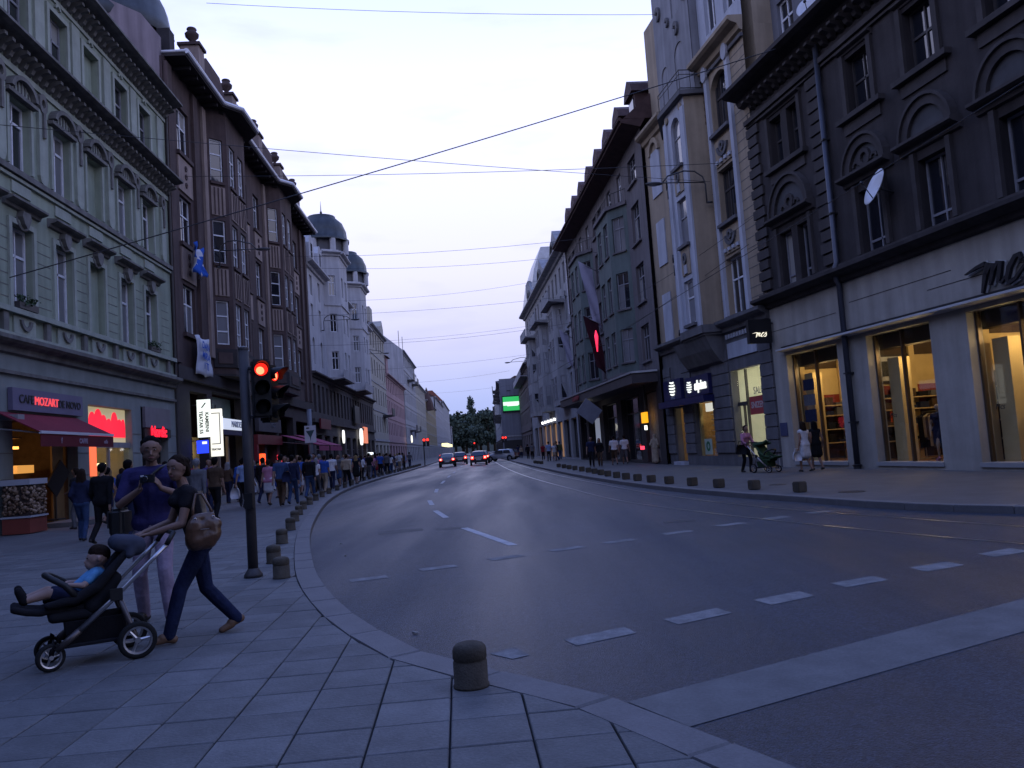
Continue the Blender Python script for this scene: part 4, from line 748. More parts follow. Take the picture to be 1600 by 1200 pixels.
# store interior
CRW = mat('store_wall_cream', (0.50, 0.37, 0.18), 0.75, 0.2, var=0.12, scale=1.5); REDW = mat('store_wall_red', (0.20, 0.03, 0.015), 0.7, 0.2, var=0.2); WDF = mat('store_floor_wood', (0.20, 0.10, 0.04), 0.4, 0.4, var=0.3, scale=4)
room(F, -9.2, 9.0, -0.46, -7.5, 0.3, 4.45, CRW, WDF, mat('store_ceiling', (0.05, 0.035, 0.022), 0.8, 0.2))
BRZ = mat('bronze_mullion', (0.10, 0.07, 0.045), 0.4, 0.5, metal=0.5, var=0.2)
for o in SO:
    F.box('pane', o[0]+0.02, o[1]-0.02, -0.30, -0.29, 0.36, 4.28, GL_W)
    for u in (o[0]+0.04, (o[0]+o[1])/2+0.15, o[1]-0.04): F.box('mullion', u-0.035, u+0.035, -0.36, -0.25, 0.34, 4.3, BRZ)
    F.box('cream_pillar', o[1]-0.62, o[1]-0.08, -1.0, -0.62, 0.3, 3.55, CRW); F.box('ceiling_bulkhead', o[0]-0.3, o[1]+0.3, -0.9, -0.5, 3.85, 4.44, mat('bulkhead', (0.06, 0.045, 0.03), 0.8, 0.2))
DKW = mat('store_dark_panel', (0.055, 0.035, 0.022), 0.7, 0.2, var=0.3, scale=3)
PART = [(8.85, 'end'), (4.72, 'mid'), (-0.48, 'near')]
for up_, _k in PART:
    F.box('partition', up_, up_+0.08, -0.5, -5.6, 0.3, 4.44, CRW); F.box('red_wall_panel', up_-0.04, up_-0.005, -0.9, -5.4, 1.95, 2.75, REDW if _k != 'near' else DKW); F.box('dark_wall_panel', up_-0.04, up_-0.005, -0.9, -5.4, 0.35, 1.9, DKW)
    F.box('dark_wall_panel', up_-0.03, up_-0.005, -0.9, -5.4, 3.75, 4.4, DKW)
    for nn in (-0.75, -2.35, -4.4): F.box('wall_post', up_-0.14, up_-0.045, nn-0.1, nn+0.1, 0.3, 4.3, CRW)
    for zz in (0.9, 1.4, 1.92, 2.3): F.box('wall_shelf', up_-0.42, up_-0.05, -0.95, -4.2, zz, zz+0.035, mat('pale_shelf_edge', (0.5, 0.36, 0.2), 0.6, 0.3))
SHELF = mat('shelf_pale', (0.45, 0.33, 0.18), 0.6, 0.3)
CLOTH = [mat('cloth_'+n, c, 0.95, 0.1, var=0.3, scale=6) for n, c in dict(black=(0.012, 0.012, 0.014), navy=(0.018, 0.022, 0.05), grey=(0.10, 0.10, 0.11), white=(0.50, 0.50, 0.52), brown=(0.07, 0.045, 0.03), red=(0.25, 0.02, 0.03), denim=(0.035, 0.06, 0.13), lightblue=(0.20, 0.27, 0.42), pink=(0.38, 0.17, 0.25), olive=(0.06, 0.07, 0.035), beige=(0.32, 0.26, 0.19), blue=(0.03, 0.08, 0.30), violet=(0.075, 0.06, 0.22), lilac=(0.29, 0.23, 0.34), green=(0.05, 0.11, 0.05)).items()]
CL = {m.name[6:]: m for m in CLOTH}
def rack(name, label, u, n, w, F=F, seed=0):
    rnd = random.Random(seed); q = F.xy(u, n); t = thing(name, label, 'clothes rack', (q.x, q.y, 0.30), F.a, 'clothes racks in the store')
    b = MB(); b.tube([(-w/2, 0, 0), (-w/2, 0, 1.5)], 0.02, 6); b.tube([(w/2, 0, 0), (w/2, 0, 1.5)], 0.02, 6); b.tube([(-w/2, 0, 1.5), (w/2, 0, 1.5)], 0.02, 6); b.box(-w/2-0.03, -w/2+0.03, -0.25, 0.25, 0, 0.03); b.box(w/2-0.03, w/2+0.03, -0.25, 0.25, 0, 0.03); put('rail', b.mesh('rail', [STEEL]), t)
    k = int(w/0.13)
    for i in range(k):
        h = rnd.uniform(0.7, 1.15); x = -w/2+0.1+(w-0.2)*i/max(1, k-1); b = MB(); b.add([(x-0.02, -0.08, 1.45), (x+0.02, -0.08, 1.45), (x+0.02, 0.08, 1.45), (x-0.02, 0.08, 1.45), (x-0.05, -0.24, 1.33), (x+0.05, -0.24, 1.33), (x+0.05, 0.24, 1.33), (x-0.05, 0.24, 1.33), (x-0.06, -0.2, 1.4-h), (x+0.06, -0.22, 1.4-h), (x+0.06, 0.22, 1.4-h), (x-0.06, 0.2, 1.4-h)],
            [(3, 2, 1, 0), (0, 1, 5, 4), (1, 2, 6, 5), (2, 3, 7, 6), (3, 0, 4, 7), (4, 5, 9, 8), (5, 6, 10, 9), (6, 7, 11, 10), (7, 4, 8, 11), (8, 9, 10, 11)]); put('garment', b.mesh('garment', [rnd.choice([CL['black'], CL['navy'], CL['grey'], CL['brown'], CL['black'], CL['denim'], CL['beige']])]), t)
    return t
rack('clothes_rack', 'rail of dark clothes behind the left part of the middle store window', 3.3, -2.0, 1.2, seed=1); rack('clothes_rack', 'rail of coats at the right edge of the middle store window', 1.1, -1.5, 1.3, seed=2)
rack('clothes_rack', 'rail of long dark clothes in the rightmost store window', -1.9, -1.5, 1.4, seed=3); rack('clothes_rack', 'rail of clothes behind the mullion of the rightmost store window', -3.3, -2.2, 1.6, seed=4); rack('clothes_rack', 'rail of clothes inside the smallest store window behind the two women', 6.3, -1.5, 1.6, seed=5)
rs = random.Random(5)
for up_, _k in PART:
    for zz in (0.94, 1.44, 1.96, 2.34):
        for q_ in range(7):
            nn = -1.15-0.44*q_; h = rs.uniform(0.09, 0.3); F.box('folded_clothes', up_-0.38, up_-0.1, nn-0.16, nn+0.16, zz, zz+round(h, 2), rs.choice([CL['black'], CL['navy'], CL['grey'], CL['brown'], CL['black'], CL['white'] if rs.random() < 0.4 else CL['denim']]))
t = thing('framed_picture', 'dark framed picture high on the partition in the middle store window', 'picture', tuple(F.world(4.66, -1.6, 2.86)), F.a+PI/2)
put('frame', boxmesh(1.3, 0.06, 0.95, mat('picture_frame', (0.03, 0.02, 0.015), 0.5, 0.3)), t, (0, -0.0, 0.45)); put('mount', boxmesh(1.15, 0.02, 0.8, CL['white']), t, (0, 0.045, 0.45)); put('picture_print', boxmesh(0.75, 0.02, 0.5, mat('picture_dark_print', (0.05, 0.05, 0.05), 0.6, 0.2, var=0.8, scale=9)), t, (0, 0.06, 0.45))
SPOT = emis('store_downlight', (1.0, 0.70, 0.36), 22.0)
_b = MB(); _b.ball((0, 0, 0), 0.085, 10, 6, sz=0.6); DLM = _b.mesh('downlight', [SPOT], True)
for i, u in enumerate((7.6, 6.2, 3.2, 2.4, 1.5, 0.6, -1.2, -2.2, -3.2, -4.4, -6.5)):
    for j, n in enumerate((-1.1, -3.0, -5.0)):
        F.put('downlight', DLM, u+0.3*j, n, 4.34)
WC = (1.0, 0.70, 0.34)
for o in SO: lamp('POINT', 'store_light', F.world(o[1]-1.25, -0.72, 3.5), (1.0, 0.72, 0.34), 26, 0.08)
for u in (7.0, 2.2, -2.4, -6.5):
    lamp('POINT', 'store_light', F.world(u, -1.6, 3.9), WC, 80, 0.15); lamp('POINT', 'store_light', F.world(u, -4.6, 3.8), WC, 65, 0.2)
def boxstack(): pass
t = thing('shoe_display', 'pile of pale shoes and bags on the floor of the middle store window', 'display', tuple(F.world(1.25, -0.85, 0.30)), F.a)
for k in range(9):
    b = MB(); b.ball((0, 0, 0.05), 0.055, 8, 6, sx=2.0, sy=0.9, sz=0.9); b.tube([(-0.06, 0, 0.07), (-0.1, 0, 0.13)], [0.045, 0.04], 8); put('shoe', b.mesh('shoe', [random.choice([CL['white'], CL['beige'], CL['pink'], CL['black']])], True), t, (-0.55+0.13*k, random.uniform(-0.12, 0.12), 0.0), random.uniform(-0.6, 0.6))
# store lettering: slanted brush script built from thick strokes
def strokes(F, name, polys, u, z, sc, n0, n1, m, shear=0.38):
    b = MB(); S = F.s
    for pl in polys:
        P2 = [Vector((-(x+shear*y)*sc, y*sc)) for x, y, w in pl]; Wd = [w*sc for x, y, w in pl]; A, B2 = [], []
        for i, p in enumerate(P2):
            d = (P2[min(i+1, len(P2)-1)]-P2[max(0, i-1)]).normalized(); nn = Vector((-d.y, d.x))*Wd[i]; A.append(p+nn); B2.append(p-nn)
        for i in range(len(P2)-1): b.ext(n0, n1, [tuple(A[i]), tuple(A[i+1]), tuple(B2[i+1]), tuple(B2[i])], lambda t, p, q: (p, S*t, q))
    return F.put(name, b.mesh(name, [m], weld=True), u, 0, z)
MCS = [[(-1.15, .80, .02), (-.55, .96, .06), (-.12, 1.02, .08)], [(0.0, 1.02, .08), (0.0, .5, .10), (0.02, -.12, .05)], [(0.02, .55, .06), (.2, .92, .09), (.36, .9, .09), (.38, .5, .09), (.36, .12, .05)], [(.38, .6, .05), (.55, .92, .08), (.72, .9, .1), (.75, .5, .1), (.78, .16, .08), (.95, .10, .05), (1.1, .3, .04)],
       [(1.75, .78, .07), (1.62, .98, .09), (1.42, .95, .09), (1.22, .6, .1), (1.2, .2, .1), (1.35, .02, .08), (1.65, .14, .06), (2.0, .55, .05)], [(2.0, .55, .05), (2.25, 1.02, .08), (2.3, .8, .09), (2.42, .45, .1), (2.4, .12, .09), (2.15, .02, .07), (1.9, .08, .05)]]
strokes(F, 'logo_letters', MCS, -1.72, 4.72, 0.64, 0.10, 0.18, mat('black_logo', (0.012, 0.012, 0.016), 0.4, 0.4, var=0.1)); strokes(F, 'logo_backing', [[(x, y, w+0.05) for x, y, w in pl] for pl in MCS], -1.72, 4.72, 0.64, 0.03, 0.07, mat('pale_logo_halo', (0.42, 0.42, 0.42), 0.6, 0.3, var=0.1))
for u, tx in ((3.15, 'Mcs'), (-1.15, 'Mcs'), (7.9, 'Mcs')): F.text(tx, 0.2, u-0.2, -0.28, 1.75, IRON, 0.002, shear=0.3)
q = F.xy(9.25, 0.06); t = thing('hanging_sign', 'square black sign with a lit script logo on the pilaster beside the store', 'sign', (q.x, q.y, 5.35), F.a-PI/2*0)
SGN = t; put('sign_box', boxmesh(0.20, 0.95, 0.92, mat('sign_black', (0.012, 0.012, 0.014), 0.35, 0.4, var=0.1)), t, (0, 0.52, 0)); put('arm', boxmesh(0.05, 0.12, 0.05, IRON), t, (0, 0.0, 0.3))
fs_ = Face(t, q.x, q.y, F.a-PI/2, 1); 
lg = strokes(Face(t, t.location.x, t.location.y, F.a+PI/2, 1), 'logo_letters', MCS, 0.66, 5.10, 0.165, 0.11, 0.125, emis('lit_cream_letters', (1.0, 0.93, 0.72), 1.1)); lg.parent = t; lg.location = (-0.0, 0.72, -0.22); lg.rotation_euler = (0, 0, PI/2)
F.box('brass_plate', 8.85, 9.35, 0.0, 0.03, 1.3, 1.8, mat('blue_plate', (0.05, 0.06, 0.12), 0.4, 0.4))
F.box('dark_banner', 7.2, 7.9, -0.27, -0.25, 2.9, 3.3, CL['navy']); F.box('dark_banner', 7.2, 7.95, -0.27, -0.25, 1.75, 2.2, CL['navy']); F.box('dark_banner', 7.2, 7.95, -0.27, -0.25, 2.35, 2.75, CL['grey'])
# satellite dishes
def dish(label, loc, r, aim, parentname=None):
    t = thing('satellite_dish', label, 'satellite dish', loc, 0, 'satellite dishes'); b = MB()
    b.lathe([(0.02, 0), (r*0.35, r*0.03), (r*0.7, r*0.12), (r, r*0.26), (r, r*0.28), (r*0.7, r*0.15), (0.02, r*0.03)], n=24); o = put('reflector', b.mesh('reflector', [mat('dish_white', (0.52, 0.54, 0.58), 0.5, 0.4, var=0.1)], True), t); o.rotation_euler = Vector(aim).to_track_quat('Z', 'Y').to_euler()
    a = Vector(aim).normalized(); b = MB(); b.tube([(0, 0, 0), tuple(-a*0.25+Vector((0.3, 0, -0.1)))], 0.025, 6); b.tube([tuple(Vector((0, 0, -r*0.9))+a*r*0.2), tuple(a*r*0.95)], 0.015, 6); b.ball(tuple(a*r*0.95), 0.06, 8, 6); put('mount_arm', b.mesh('mount_arm', [IRON], True), t); return t
dish('large pale satellite dish in front of a dark arched window', tuple(F.world(1.55, 0.42, 8.45)), 0.55, (-0.93, 0.0, 0.38)); dish('round satellite dish on the ledge above the dark cornice', tuple(F.world(6.0, -0.8, 16.5)), 0.42, (-0.6, -0.7, 0.3))
# ------------------------------------------------------------ 6 beige building with a bay
BG = mat('beige_plaster', (0.31, 0.25, 0.18), 0.85, 0.2, var=0.18, scale=0.8, streak=0.18, bump=0.15, bscale=12); BP = mat('pale_bay_plaster', (0.40, 0.415, 0.46), 0.8, 0.2, var=0.15, scale=0.8, streak=0.18); BS = mat('grey_rusticated_stone', (0.125, 0.122, 0.128), 0.85, 0.2, var=0.25, scale=1.2, bump=0.25, bscale=14, streak=0.2); BTI = mat('patterned_tile_brown', (0.13, 0.085, 0.05), 0.7, 0.3, var=0.4, scale=7)
B0 = Vector((10.13, 31.74)); B1f = Vector((7.75, 46.2)); bd = (B1f-B0).normalized()
F = building('beige_building', 'beige building with a pale projecting bay and curved balcony above two lit shops', B0, B0+bd*12.4, 1); BF = F
rowsR = ((6.5, 9.0), (10.5, 12.85), (14.45, 17.0)); wr = [(1.72, 3.45, a, c)+((0.75,) if a > 14 else ()) for a, c in rowsR]
F.wall('wall', 0.03, 12.4, 5.85, 17.9, wr, BG, 0.3)
for o in wr: F.window(o[0]+.004, o[1]-.004, o[2]+.004, o[3]-.004, WHITEPAINT if o[2] < 8 else DARKPAINT, 3, (0.62,), -0.22, 0.08, 0.055)
for k in range(26): F.box('wall_joint', 0.05, 1.35, -0.005, 0.008, 6.9+0.4*k, 6.925+0.4*k, BS); F.box('wall_joint', 3.85, 4.2, -0.005, 0.008, 6.9+0.4*k, 6.925+0.4*k, BS)
for u in (1.5, 3.68): F.box('pilaster_strip', u-0.14, u+0.14, 0, 0.14, 6.45, 17.6, BP)
for o in wr: F.box('sill', o[0]-0.05, o[1]+0.05, -0.2, 0.24, o[2]-0.14, o[2]-0.003, BS)
for z in (9.15, 13.0): F.box('apron_panel', 1.75, 3.42, 0, 0.06, z, z+1.1, BG); F.ring('garland', 2.58, z+0.85, 0.4, 0.55, 0.06, 0.16, BS, PI*1.05, PI*1.95, 8); F.ring('garland', 2.58, z+0.75, 0.1, 0.22, 0.06, 0.18, BS, 0, 2*PI, 8); F.row('dentil', [1.95+0.42*k for k in range(4)], 0.22, 0.06, 0.14, z+0.1, z+0.25, BP)
F.disc('medallion', 1.5, 17.35, 0.26, 0.1, 0.2, BP, sz=1.35, k=12); F.disc('medallion', 3.68, 17.35, 0.26, 0.1, 0.2, BP, sz=1.35, k=12)
for i in range(8):
    for j in range(12):
        if (i+j) % 2 == 0: F.box('tile_relief', 3.86+0.05*i, 3.905+0.05*i, 0.0, 0.03, 15.3+0.16*j, 15.44+0.16*j, BTI)
cornice(F, 0.0, 4.4, 17.5, 18.1, 0.6, BG); F.box('string_course', 0, 4.3, 0, 0.12, 17.25, 17.4, BS)
cornice(F, 0.0, 12.4, 5.85, 6.4, 0.45, BS, 'shop_cornice'); F.row('dentil', [0.3+0.28*k for k in range(14)], 0.14, 0.02, 0.1, 5.6, 5.78, BP)
pts = [(4.2, 0), (4.38, 0.9), (6.9, 0.9), (9.3, 0)]
for i in range(3):
    f = F.sub(*pts[i], *pts[i+1]); rw = [(f.L/2-0.55, f.L/2+0.55, a, c)+((1.0,) if a > 13 else ()) for a, c in ((6.6, 8.6), (10.25, 12.4), (13.9, 16.2))] if i else []
    f.wall('bay_wall', 0, f.L, 6.2, 16.7, rw, BP if i else BG, 0.16)
    for o in rw: f.window(o[0]+.004, o[1]-.004, o[2]+.004, o[3]-.004, WHITEPAINT if o[2] < 8 else GREYPAINT, 1, (0.6,), -0.12, 0.08, 0.05, glass=GL_C if o[2] > 9 else None)
    if i:
        for u in (0.16, f.L-0.16): f.box('bay_pilaster', u-0.17, u+0.17, 0, 0.09, 6.25, 16.3, BP)
        for z in (9.2, 13.0): f.box('apron_panel', f.L/2-0.5, f.L/2+0.5, 0, 0.05, z-0.35, z+0.85, BG); f.ring('wreath', f.L/2, z+0.4, 0.1, 0.2, 0.05, 0.13, BS, 0, 2*PI, 10, 1.3); f.box('apron_stone', f.L/2-0.16, f.L/2+0.16, 0.05, 0.1, z-0.3, z+0.1, BP)
        for o in rw: f.box('sill', o[0]-0.08, o[1]+0.08, -0.1, 0.16, o[2]-0.14, o[2]-0.003, BS)
        f.disc('rosette', 0.4, 16.4, 0.16, 0, 0.08, BG, k=10); f.disc('rosette', f.L-0.4, 16.4, 0.16, 0, 0.08, BG, k=10)
    f.box('bay_base', -0.02, f.L+0.02, -0.05, 0.1, 6.0, 6.35, BS)
F.poly('bay_floor', pts, 5.9, 6.02, BS); F.poly('bay_core', [(4.35, -0.2), (4.5, 0.6), (6.8, 0.6), (8.6, -0.2)], 6.1, 16.7, BS); F.prof('bay_corbel', 4.4, 8.4, [(0, 4.6), (0.25, 4.75), (0.6, 5.3), (0.85, 5.9), (0, 5.9)], BS)
F.poly('balcony_slab', [(4.0, 0), (4.2, 1.15), (7.1, 1.15), (9.7, 0)], 16.72, 16.92, BS)
RAILP = [(4.25, 0.05), (4.3, 1.05), (7.05, 1.05), (9.5, 0.1)]; b = MB()
for z in (0.12, 0.95): b.tube([(u, F.s*n, z) for u, n in RAILP], 0.025, 6)
b.tube([(u, F.s*n, 0.75) for u, n in RAILP], 0.018, 6)
for (u0, n0), (u1, n1) in zip(RAILP, RAILP[1:]):
    for k in range(2): t_ = k/2; b.tube([(u0+(u1-u0)*t_, F.s*(n0+(n1-n0)*t_), 0), (u0+(u1-u0)*t_, F.s*(n0+(n1-n0)*t_), 0.97)], 0.018, 6)
F.put('balcony_railing', b.mesh('balcony_railing', [IRON]), 0, 0, 16.92)
BOW = mat('bow_plaster', (0.235, 0.235, 0.25), 0.85, 0.2, var=0.2, scale=0.8, streak=0.25); f = F.sub(4.25, 0.35, 8.7, 0.35); ow = [(0.9, 2.1, 17.2, 19.9, 0.9), (1.0, 2.0, 21.3, 22.9, 0.9), (3.0, 3.9, 17.4, 19.6, 0.9)]; f.wall('bow_wall', 0, f.L, 16.92, 24.2, ow, BOW, 0.3)
for o in ow: f.window(o[0]+.004, o[1]-.004, o[2]+.004, o[3]-.004, WHITEPAINT, 2, (0.6,), -0.24, 0.07, 0.05)
for k, (u, z, r) in enumerate(((0.6, 23.0, 0.25), (2.3, 23.2, 0.3), (1.5, 20.6, 0.28), (2.5, 21.4, 0.2), (0.4, 21.6, 0.2), (3.6, 22.4, 0.3))): f.ring('stucco_leaf', u, z, r*0.4, r, 0, 0.12, BS, 0.3, 5.0, 10, 1.2)
F.poly('bow_core', [(4.3, 0.3), (8.6, 0.3), (8.6, -3), (4.3, -3)], 16.95, 24.2, BOW); F.uz('bow_gable', [(4.2, 24.2), (8.8, 24.2), (8.2, 25.6), (7.2, 26.4), (5.8, 26.4), (4.8, 25.6)], 0.4, -2.8, BOW)
f3 = F.sub(0.03, -0.05, 4.25, -0.05); wseg(f3, 0, f3.L, 18.1, 24, [1.0, 2.9], 0.55, ((19.0, 21.6),), BP, 0.25, arch=True); body(F, 0.03, 12.4, 5.0, 17.8, BG, -0.5, -12); F.box('attic_wall', 0.03, 12.4, -0.5, -11.9, 17.8, 23.9, BG); F.box('rear_wall', 0.03, 12.4, -4.2, -12, 0, 5.0, BS)
f = F.sub(9.3, 0, 12.4, 0)
cornice(F, 8.9, 12.45, 17.3, 17.9, 0.5, BG); F.box('arched_panel', 10.2, 11.6, 0, 0.06, 14.2, 16.6, BP); F.ring('arch', 10.9, 16.5, 0.55, 0.8, 0, 0.14, BG, 0, PI, 10)
for a, c in rowsR[:2]: F.box('blind_window', 10.3, 11.5, 0.0, 0.06, a, c, BP)
# its ground floor
GB = [(1.15, 4.05, 0.5, 4.22), (6.15, 8.5, 0.55, 3.15), (9.9, 11.25, 0.3, 3.0)]
F.wall('shop_wall', 0.03, 12.4, 0, 5.85, GB, BS, 0.35)
for k in range(9):
    for a, c in ((0.06, 1.1), (4.1, 6.1), (8.55, 9.85), (11.3, 12.38)): F.box('rustic_block', a+0.02, c-0.02, 0, 0.07, 0.7+0.5*k, 1.16+0.5*k, BS)
F.box('stone_panel', 1.2, 4.0, 0, 0.06, 4.75, 5.4, BP)
WHW = mat('bright_white_interior', (0.62, 0.62, 0.52), 0.8, 0.2, var=0.1); room(F, 1.1, 4.1, -0.36, -2.2, 0.45, 4.3, WHW, WHW, WHW); lamp('POINT', 'shop_light', F.world(2.6, -1.1, 3.7), (1, 0.95, 0.72), 48, 0.2); lamp('POINT', 'shop_light', F.world(2.6, -1.1, 1.5), (1, 0.95, 0.72), 22, 0.2)
F.box('pane', 1.17, 4.03, -0.3, -0.29, 0.52, 4.2, GL_W); F.box('mullion', 3.12, 3.2, -0.34, -0.24, 0.5, 4.2, DARKPAINT); F.box('mullion', 3.5, 3.56, -0.34, -0.24, 0.5, 2.7, DARKPAINT); F.box('transom', 3.1, 4.05, -0.34, -0.24, 2.68, 2.84, DARKPAINT)
F.box('notice_panel', 1.2, 2.95, -0.28, -0.26, 2.25, 3.0, mat('dull_red_notice', (0.36, 0.05, 0.05), 0.6, 0.3)); F.text('SNIZENJE', 0.36, 2.07, -0.255, 2.63, mat('notice_letters', (0.42, 0.35, 0.33), 0.6, 0.3), 0.003, bold=0.01); F.text('SALE', 0.42, 2.1, -0.275, 3.22, mat('notice_grey', (0.3, 0.3, 0.26), 0.6, 0.3), 0.003)
F.box('display_panel', 1.5, 2.0, -1.2, -1.1, 0.5, 2.2, CL['brown']); F.box('shop_sill', 1.1, 4.1, -0.3, 0.15, 0.0, 0.06, BP)
ALPW = mat('optician_wood', (0.40, 0.25, 0.11), 0.6, 0.3, var=0.35, scale=5); room(F, 6.1, 11.4, -0.36, -3.2, 0.3, 3.6, ALPW, DKFL, WHW); lamp('POINT', 'optician_light', F.world(7.4, -1.3, 3.1), (1, 0.84, 0.55), 60, 0.15); lamp('POINT', 'optician_light', F.world(10.3, -1.8, 2.8), (1, 0.84, 0.5), 14, 0.12)
F.box('pane', 6.17, 8.48, -0.3, -0.29, 0.57, 3.13, GL_W); F.box('window_post', 8.3, 8.5, -0.34, -0.2, 0.55, 3.15, mat('ochre_post', (0.35, 0.27, 0.11), 0.6, 0.3)); F.box('light_strip', 6.3, 8.2, -0.55, -0.45, 2.65, 3.05, emis('white_strip', (1, 0.98, 0.88), 0.8))
F.box('mirror_frame', 6.6, 7.6, -0.9, -0.86, 1.4, 2.5, CL['navy']); F.box('hanger', 6.75, 6.85, -0.88, -0.8, 2.4, 2.95, IRON); F.box('hanger', 7.5, 7.6, -0.88, -0.8, 2.4, 2.95, IRON); F.box('poster', 7.3, 8.2, -0.27, -0.25, 0.6, 1.35, mat('pale_green_poster', (0.40, 0.48, 0.38), 0.6, 0.3)); F.ring('poster_emblem', 7.75, 1.0, 0.12, 0.24, -0.25, -0.24, mat('poster_green', (0.03, 0.16, 0.07), 0.6, 0.3), 0, 2*PI, 14); F.text('20%', 0.4, 6.75, -0.26, 0.72, mat('price_letters', (0.45, 0.45, 0.4), 0.6, 0.3), 0.004)
for k in range(5): F.box('display_shelf', 7.65, 8.25, -1.0, -0.7, 1.45+0.26*k, 1.48+0.26*k, WHW)
F.box('door_leaf', 9.95, 10.5, -0.32, -0.26, 0.3, 3.0, mat('shop_door_dark', (0.03, 0.03, 0.035), 0.4, 0.4)); F.box('door_step', 9.8, 11.3, -0.3, 0.25, 0.0, 0.28, BP)
NAVY = mat('navy_sign_board', (0.012, 0.014, 0.07), 0.4, 0.4, var=0.15); F.box('sign_board', 5.9, 8.7, 0.08, 0.26, 3.42, 4.35, NAVY); F.box('sign_board', 9.4, 11.9, 0.08, 0.26, 3.42, 4.45, NAVY); F.box('awning_box', 5.8, 11.9, 0.08, 0.6, 3.05, 3.36, NAVY)
LW = emis('lit_white_letters', (0.95, 1.0, 0.92), 1.2); F.text('alpina', 0.62, 6.85, 0.28, 3.88, LW, 0.02, bold=0.016, shear=0.15)
def emblem(u, z, r):
    for k in range(5):
        y = r*(0.75-0.375*k); w = math.sqrt(max(0.02, r*r-y*y)); F.uz('emblem_bar', [(-w, -0.1*r), (0, -0.16*r), (w, -0.02*r), (w, 0.16*r), (0, 0.06*r), (-w, 0.1*r)], 0.26, 0.29, LW, u, z+y)
emblem(8.25, 3.88, 0.30); emblem(10.6, 4.0, 0.40); F.text('alpina', 0.28, 10.6, 0.27, 3.55, mat('dim_letters', (0.3, 0.32, 0.4), 0.5, 0.3), 0.004)
# ------------------------------------------------------------ 7 dark grey building with two green bays and a long canopy
DW = mat('dark_grey_plaster', (0.14, 0.126, 0.13), 0.85, 0.2, var=0.2, scale=0.6, streak=0.25, bump=0.15, bscale=12); DB = mat('green_grey_bay', (0.11, 0.135, 0.128), 0.8, 0.2, var=0.2, scale=0.8, streak=0.2)
D0 = Vector((7.93, 44.0)); D1 = Vector((5.62, 72.1))
F = building('dark_grey_building', 'dark grey building with two green bays and roof dormers behind a deep eave', D0, D1, 1); DF = F; L = F.L; SH_ = 2.2
DR = ((5.95, 8.0), (9.3, 11.5), (12.75, 15.0), (16.2, 17.7))
def dseg(u0, u1, cs, hwid):
    ops = [(c-hwid, c+hwid, a, z) for c in cs for a, z in DR]; F.wall('wall', u0, u1, 5.2, 18.7, ops, DW, 0.28)
    for o in ops: F.window(o[0]+.004, o[1]-.004, o[2]+.004, o[3]-.004, GREYPAINT, 3, (0.68,), -0.16, 0.07, 0.05); F.box('sill', o[0]-0.1, o[1]+0.1, -0.15, 0.14, o[2]-0.12, o[2]-0.003, DW)
dseg(0, 4.5, [2.5], 0.95); dseg(11.2, 16.2, [12.6, 14.7], 0.7); dseg(22.9, L, [24.6, 26.9], 0.7)
for u0 in (4.5, 16.2):
    pts = [(u0, 0), (u0+1.35, 0.9), (u0+5.3, 0.9), (u0+6.7, 0)]
    for i in range(3):
        f = F.sub(*pts[i], *pts[i+1]); cs = [f.L/2] if i != 1 else [1.0, 3.0]; hwid = 0.5 if i != 1 else 0.6
        ops = [(c-hwid, c+hwid, a, z) for c in cs for a, z in ((6.2, 8.2), (9.4, 11.6), (12.9, 15.0))]; f.wall('bay_wall', 0, f.L, 5.6, 15.7, ops, DB, 0.14)
        for o in ops: f.window(o[0]+.004, o[1]-.004, o[2]+.004, o[3]-.004, GREYPAINT, 2, (0.68,), -0.1, 0.06, 0.045); f.box('sill', o[0]-0.08, o[1]+0.08, -0.1, 0.1, o[2]-0.1, o[2]-0.003, DW)
        f.box('bay_cap', -0.06, f.L+0.06, -0.1, 0.16, 15.6, 15.82, DW)
    F.poly('bay_core', [(u0+0.2, -0.3), (u0+1.4, 0.6), (u0+5.2, 0.6), (u0+6.5, -0.3)], 5.6, 15.7, DW); F.poly('bay_floor', pts, 5.45, 5.6, DW)
    b = MB(); rp = [(u, F.s*n*0.95, 0.75) for u, n in pts]; b.tube(rp, 0.025, 6)
    for (a0, b0, _), (a1, b1, _) in zip(rp, rp[1:]):
        for k in range(5): b.tube([(a0+(a1-a0)*k/5, b0+(b1-b0)*k/5, 0), (a0+(a1-a0)*k/5, b0+(b1-b0)*k/5, 0.75)], 0.014, 4)
    F.put('balcony_railing', b.mesh('balcony_railing', [IRON]), 0, 0, 15.82); f0 = F.sub(u0, -0.02, u0+6.7, -0.02); wseg(f0, 0, 6.7, 5.2, 18.7, [1.6, 4.9], 0.6, ((16.1, 17.9),), DW, 0.2)
F.prof('eave', -0.2, L+0.4, [(0, 18.5), (1.05, 18.75), (1.1, 18.95), (-0.3, 18.98)], ROOFT); b = MB(); b.tube([(-0.2, 1.12, 0), (L+0.4, 1.12, 0)], 0.1, 8); F.put('gutter', b.mesh('gutter', [ROOFT]), 0, 0, 18.95)
b = MB(); b.tube([(0, 1.1, 0), (0, 0.5, -0.25), (0, 0.1, -0.2), (0, 0.1, -6)], 0.06, 8); F.put('downpipe', b.mesh('downpipe', [mat('pale_gutter', (0.5, 0.5, 0.5))]), L+0.2, 0, 18.95)
F.prof('roof', -0.2, L+0.3, [(0.9, 18.98), (-2.6, 22.0), (-9, 22.4), (-11.9, 18.9)], ROOFT)
DK = ('dorm2', )
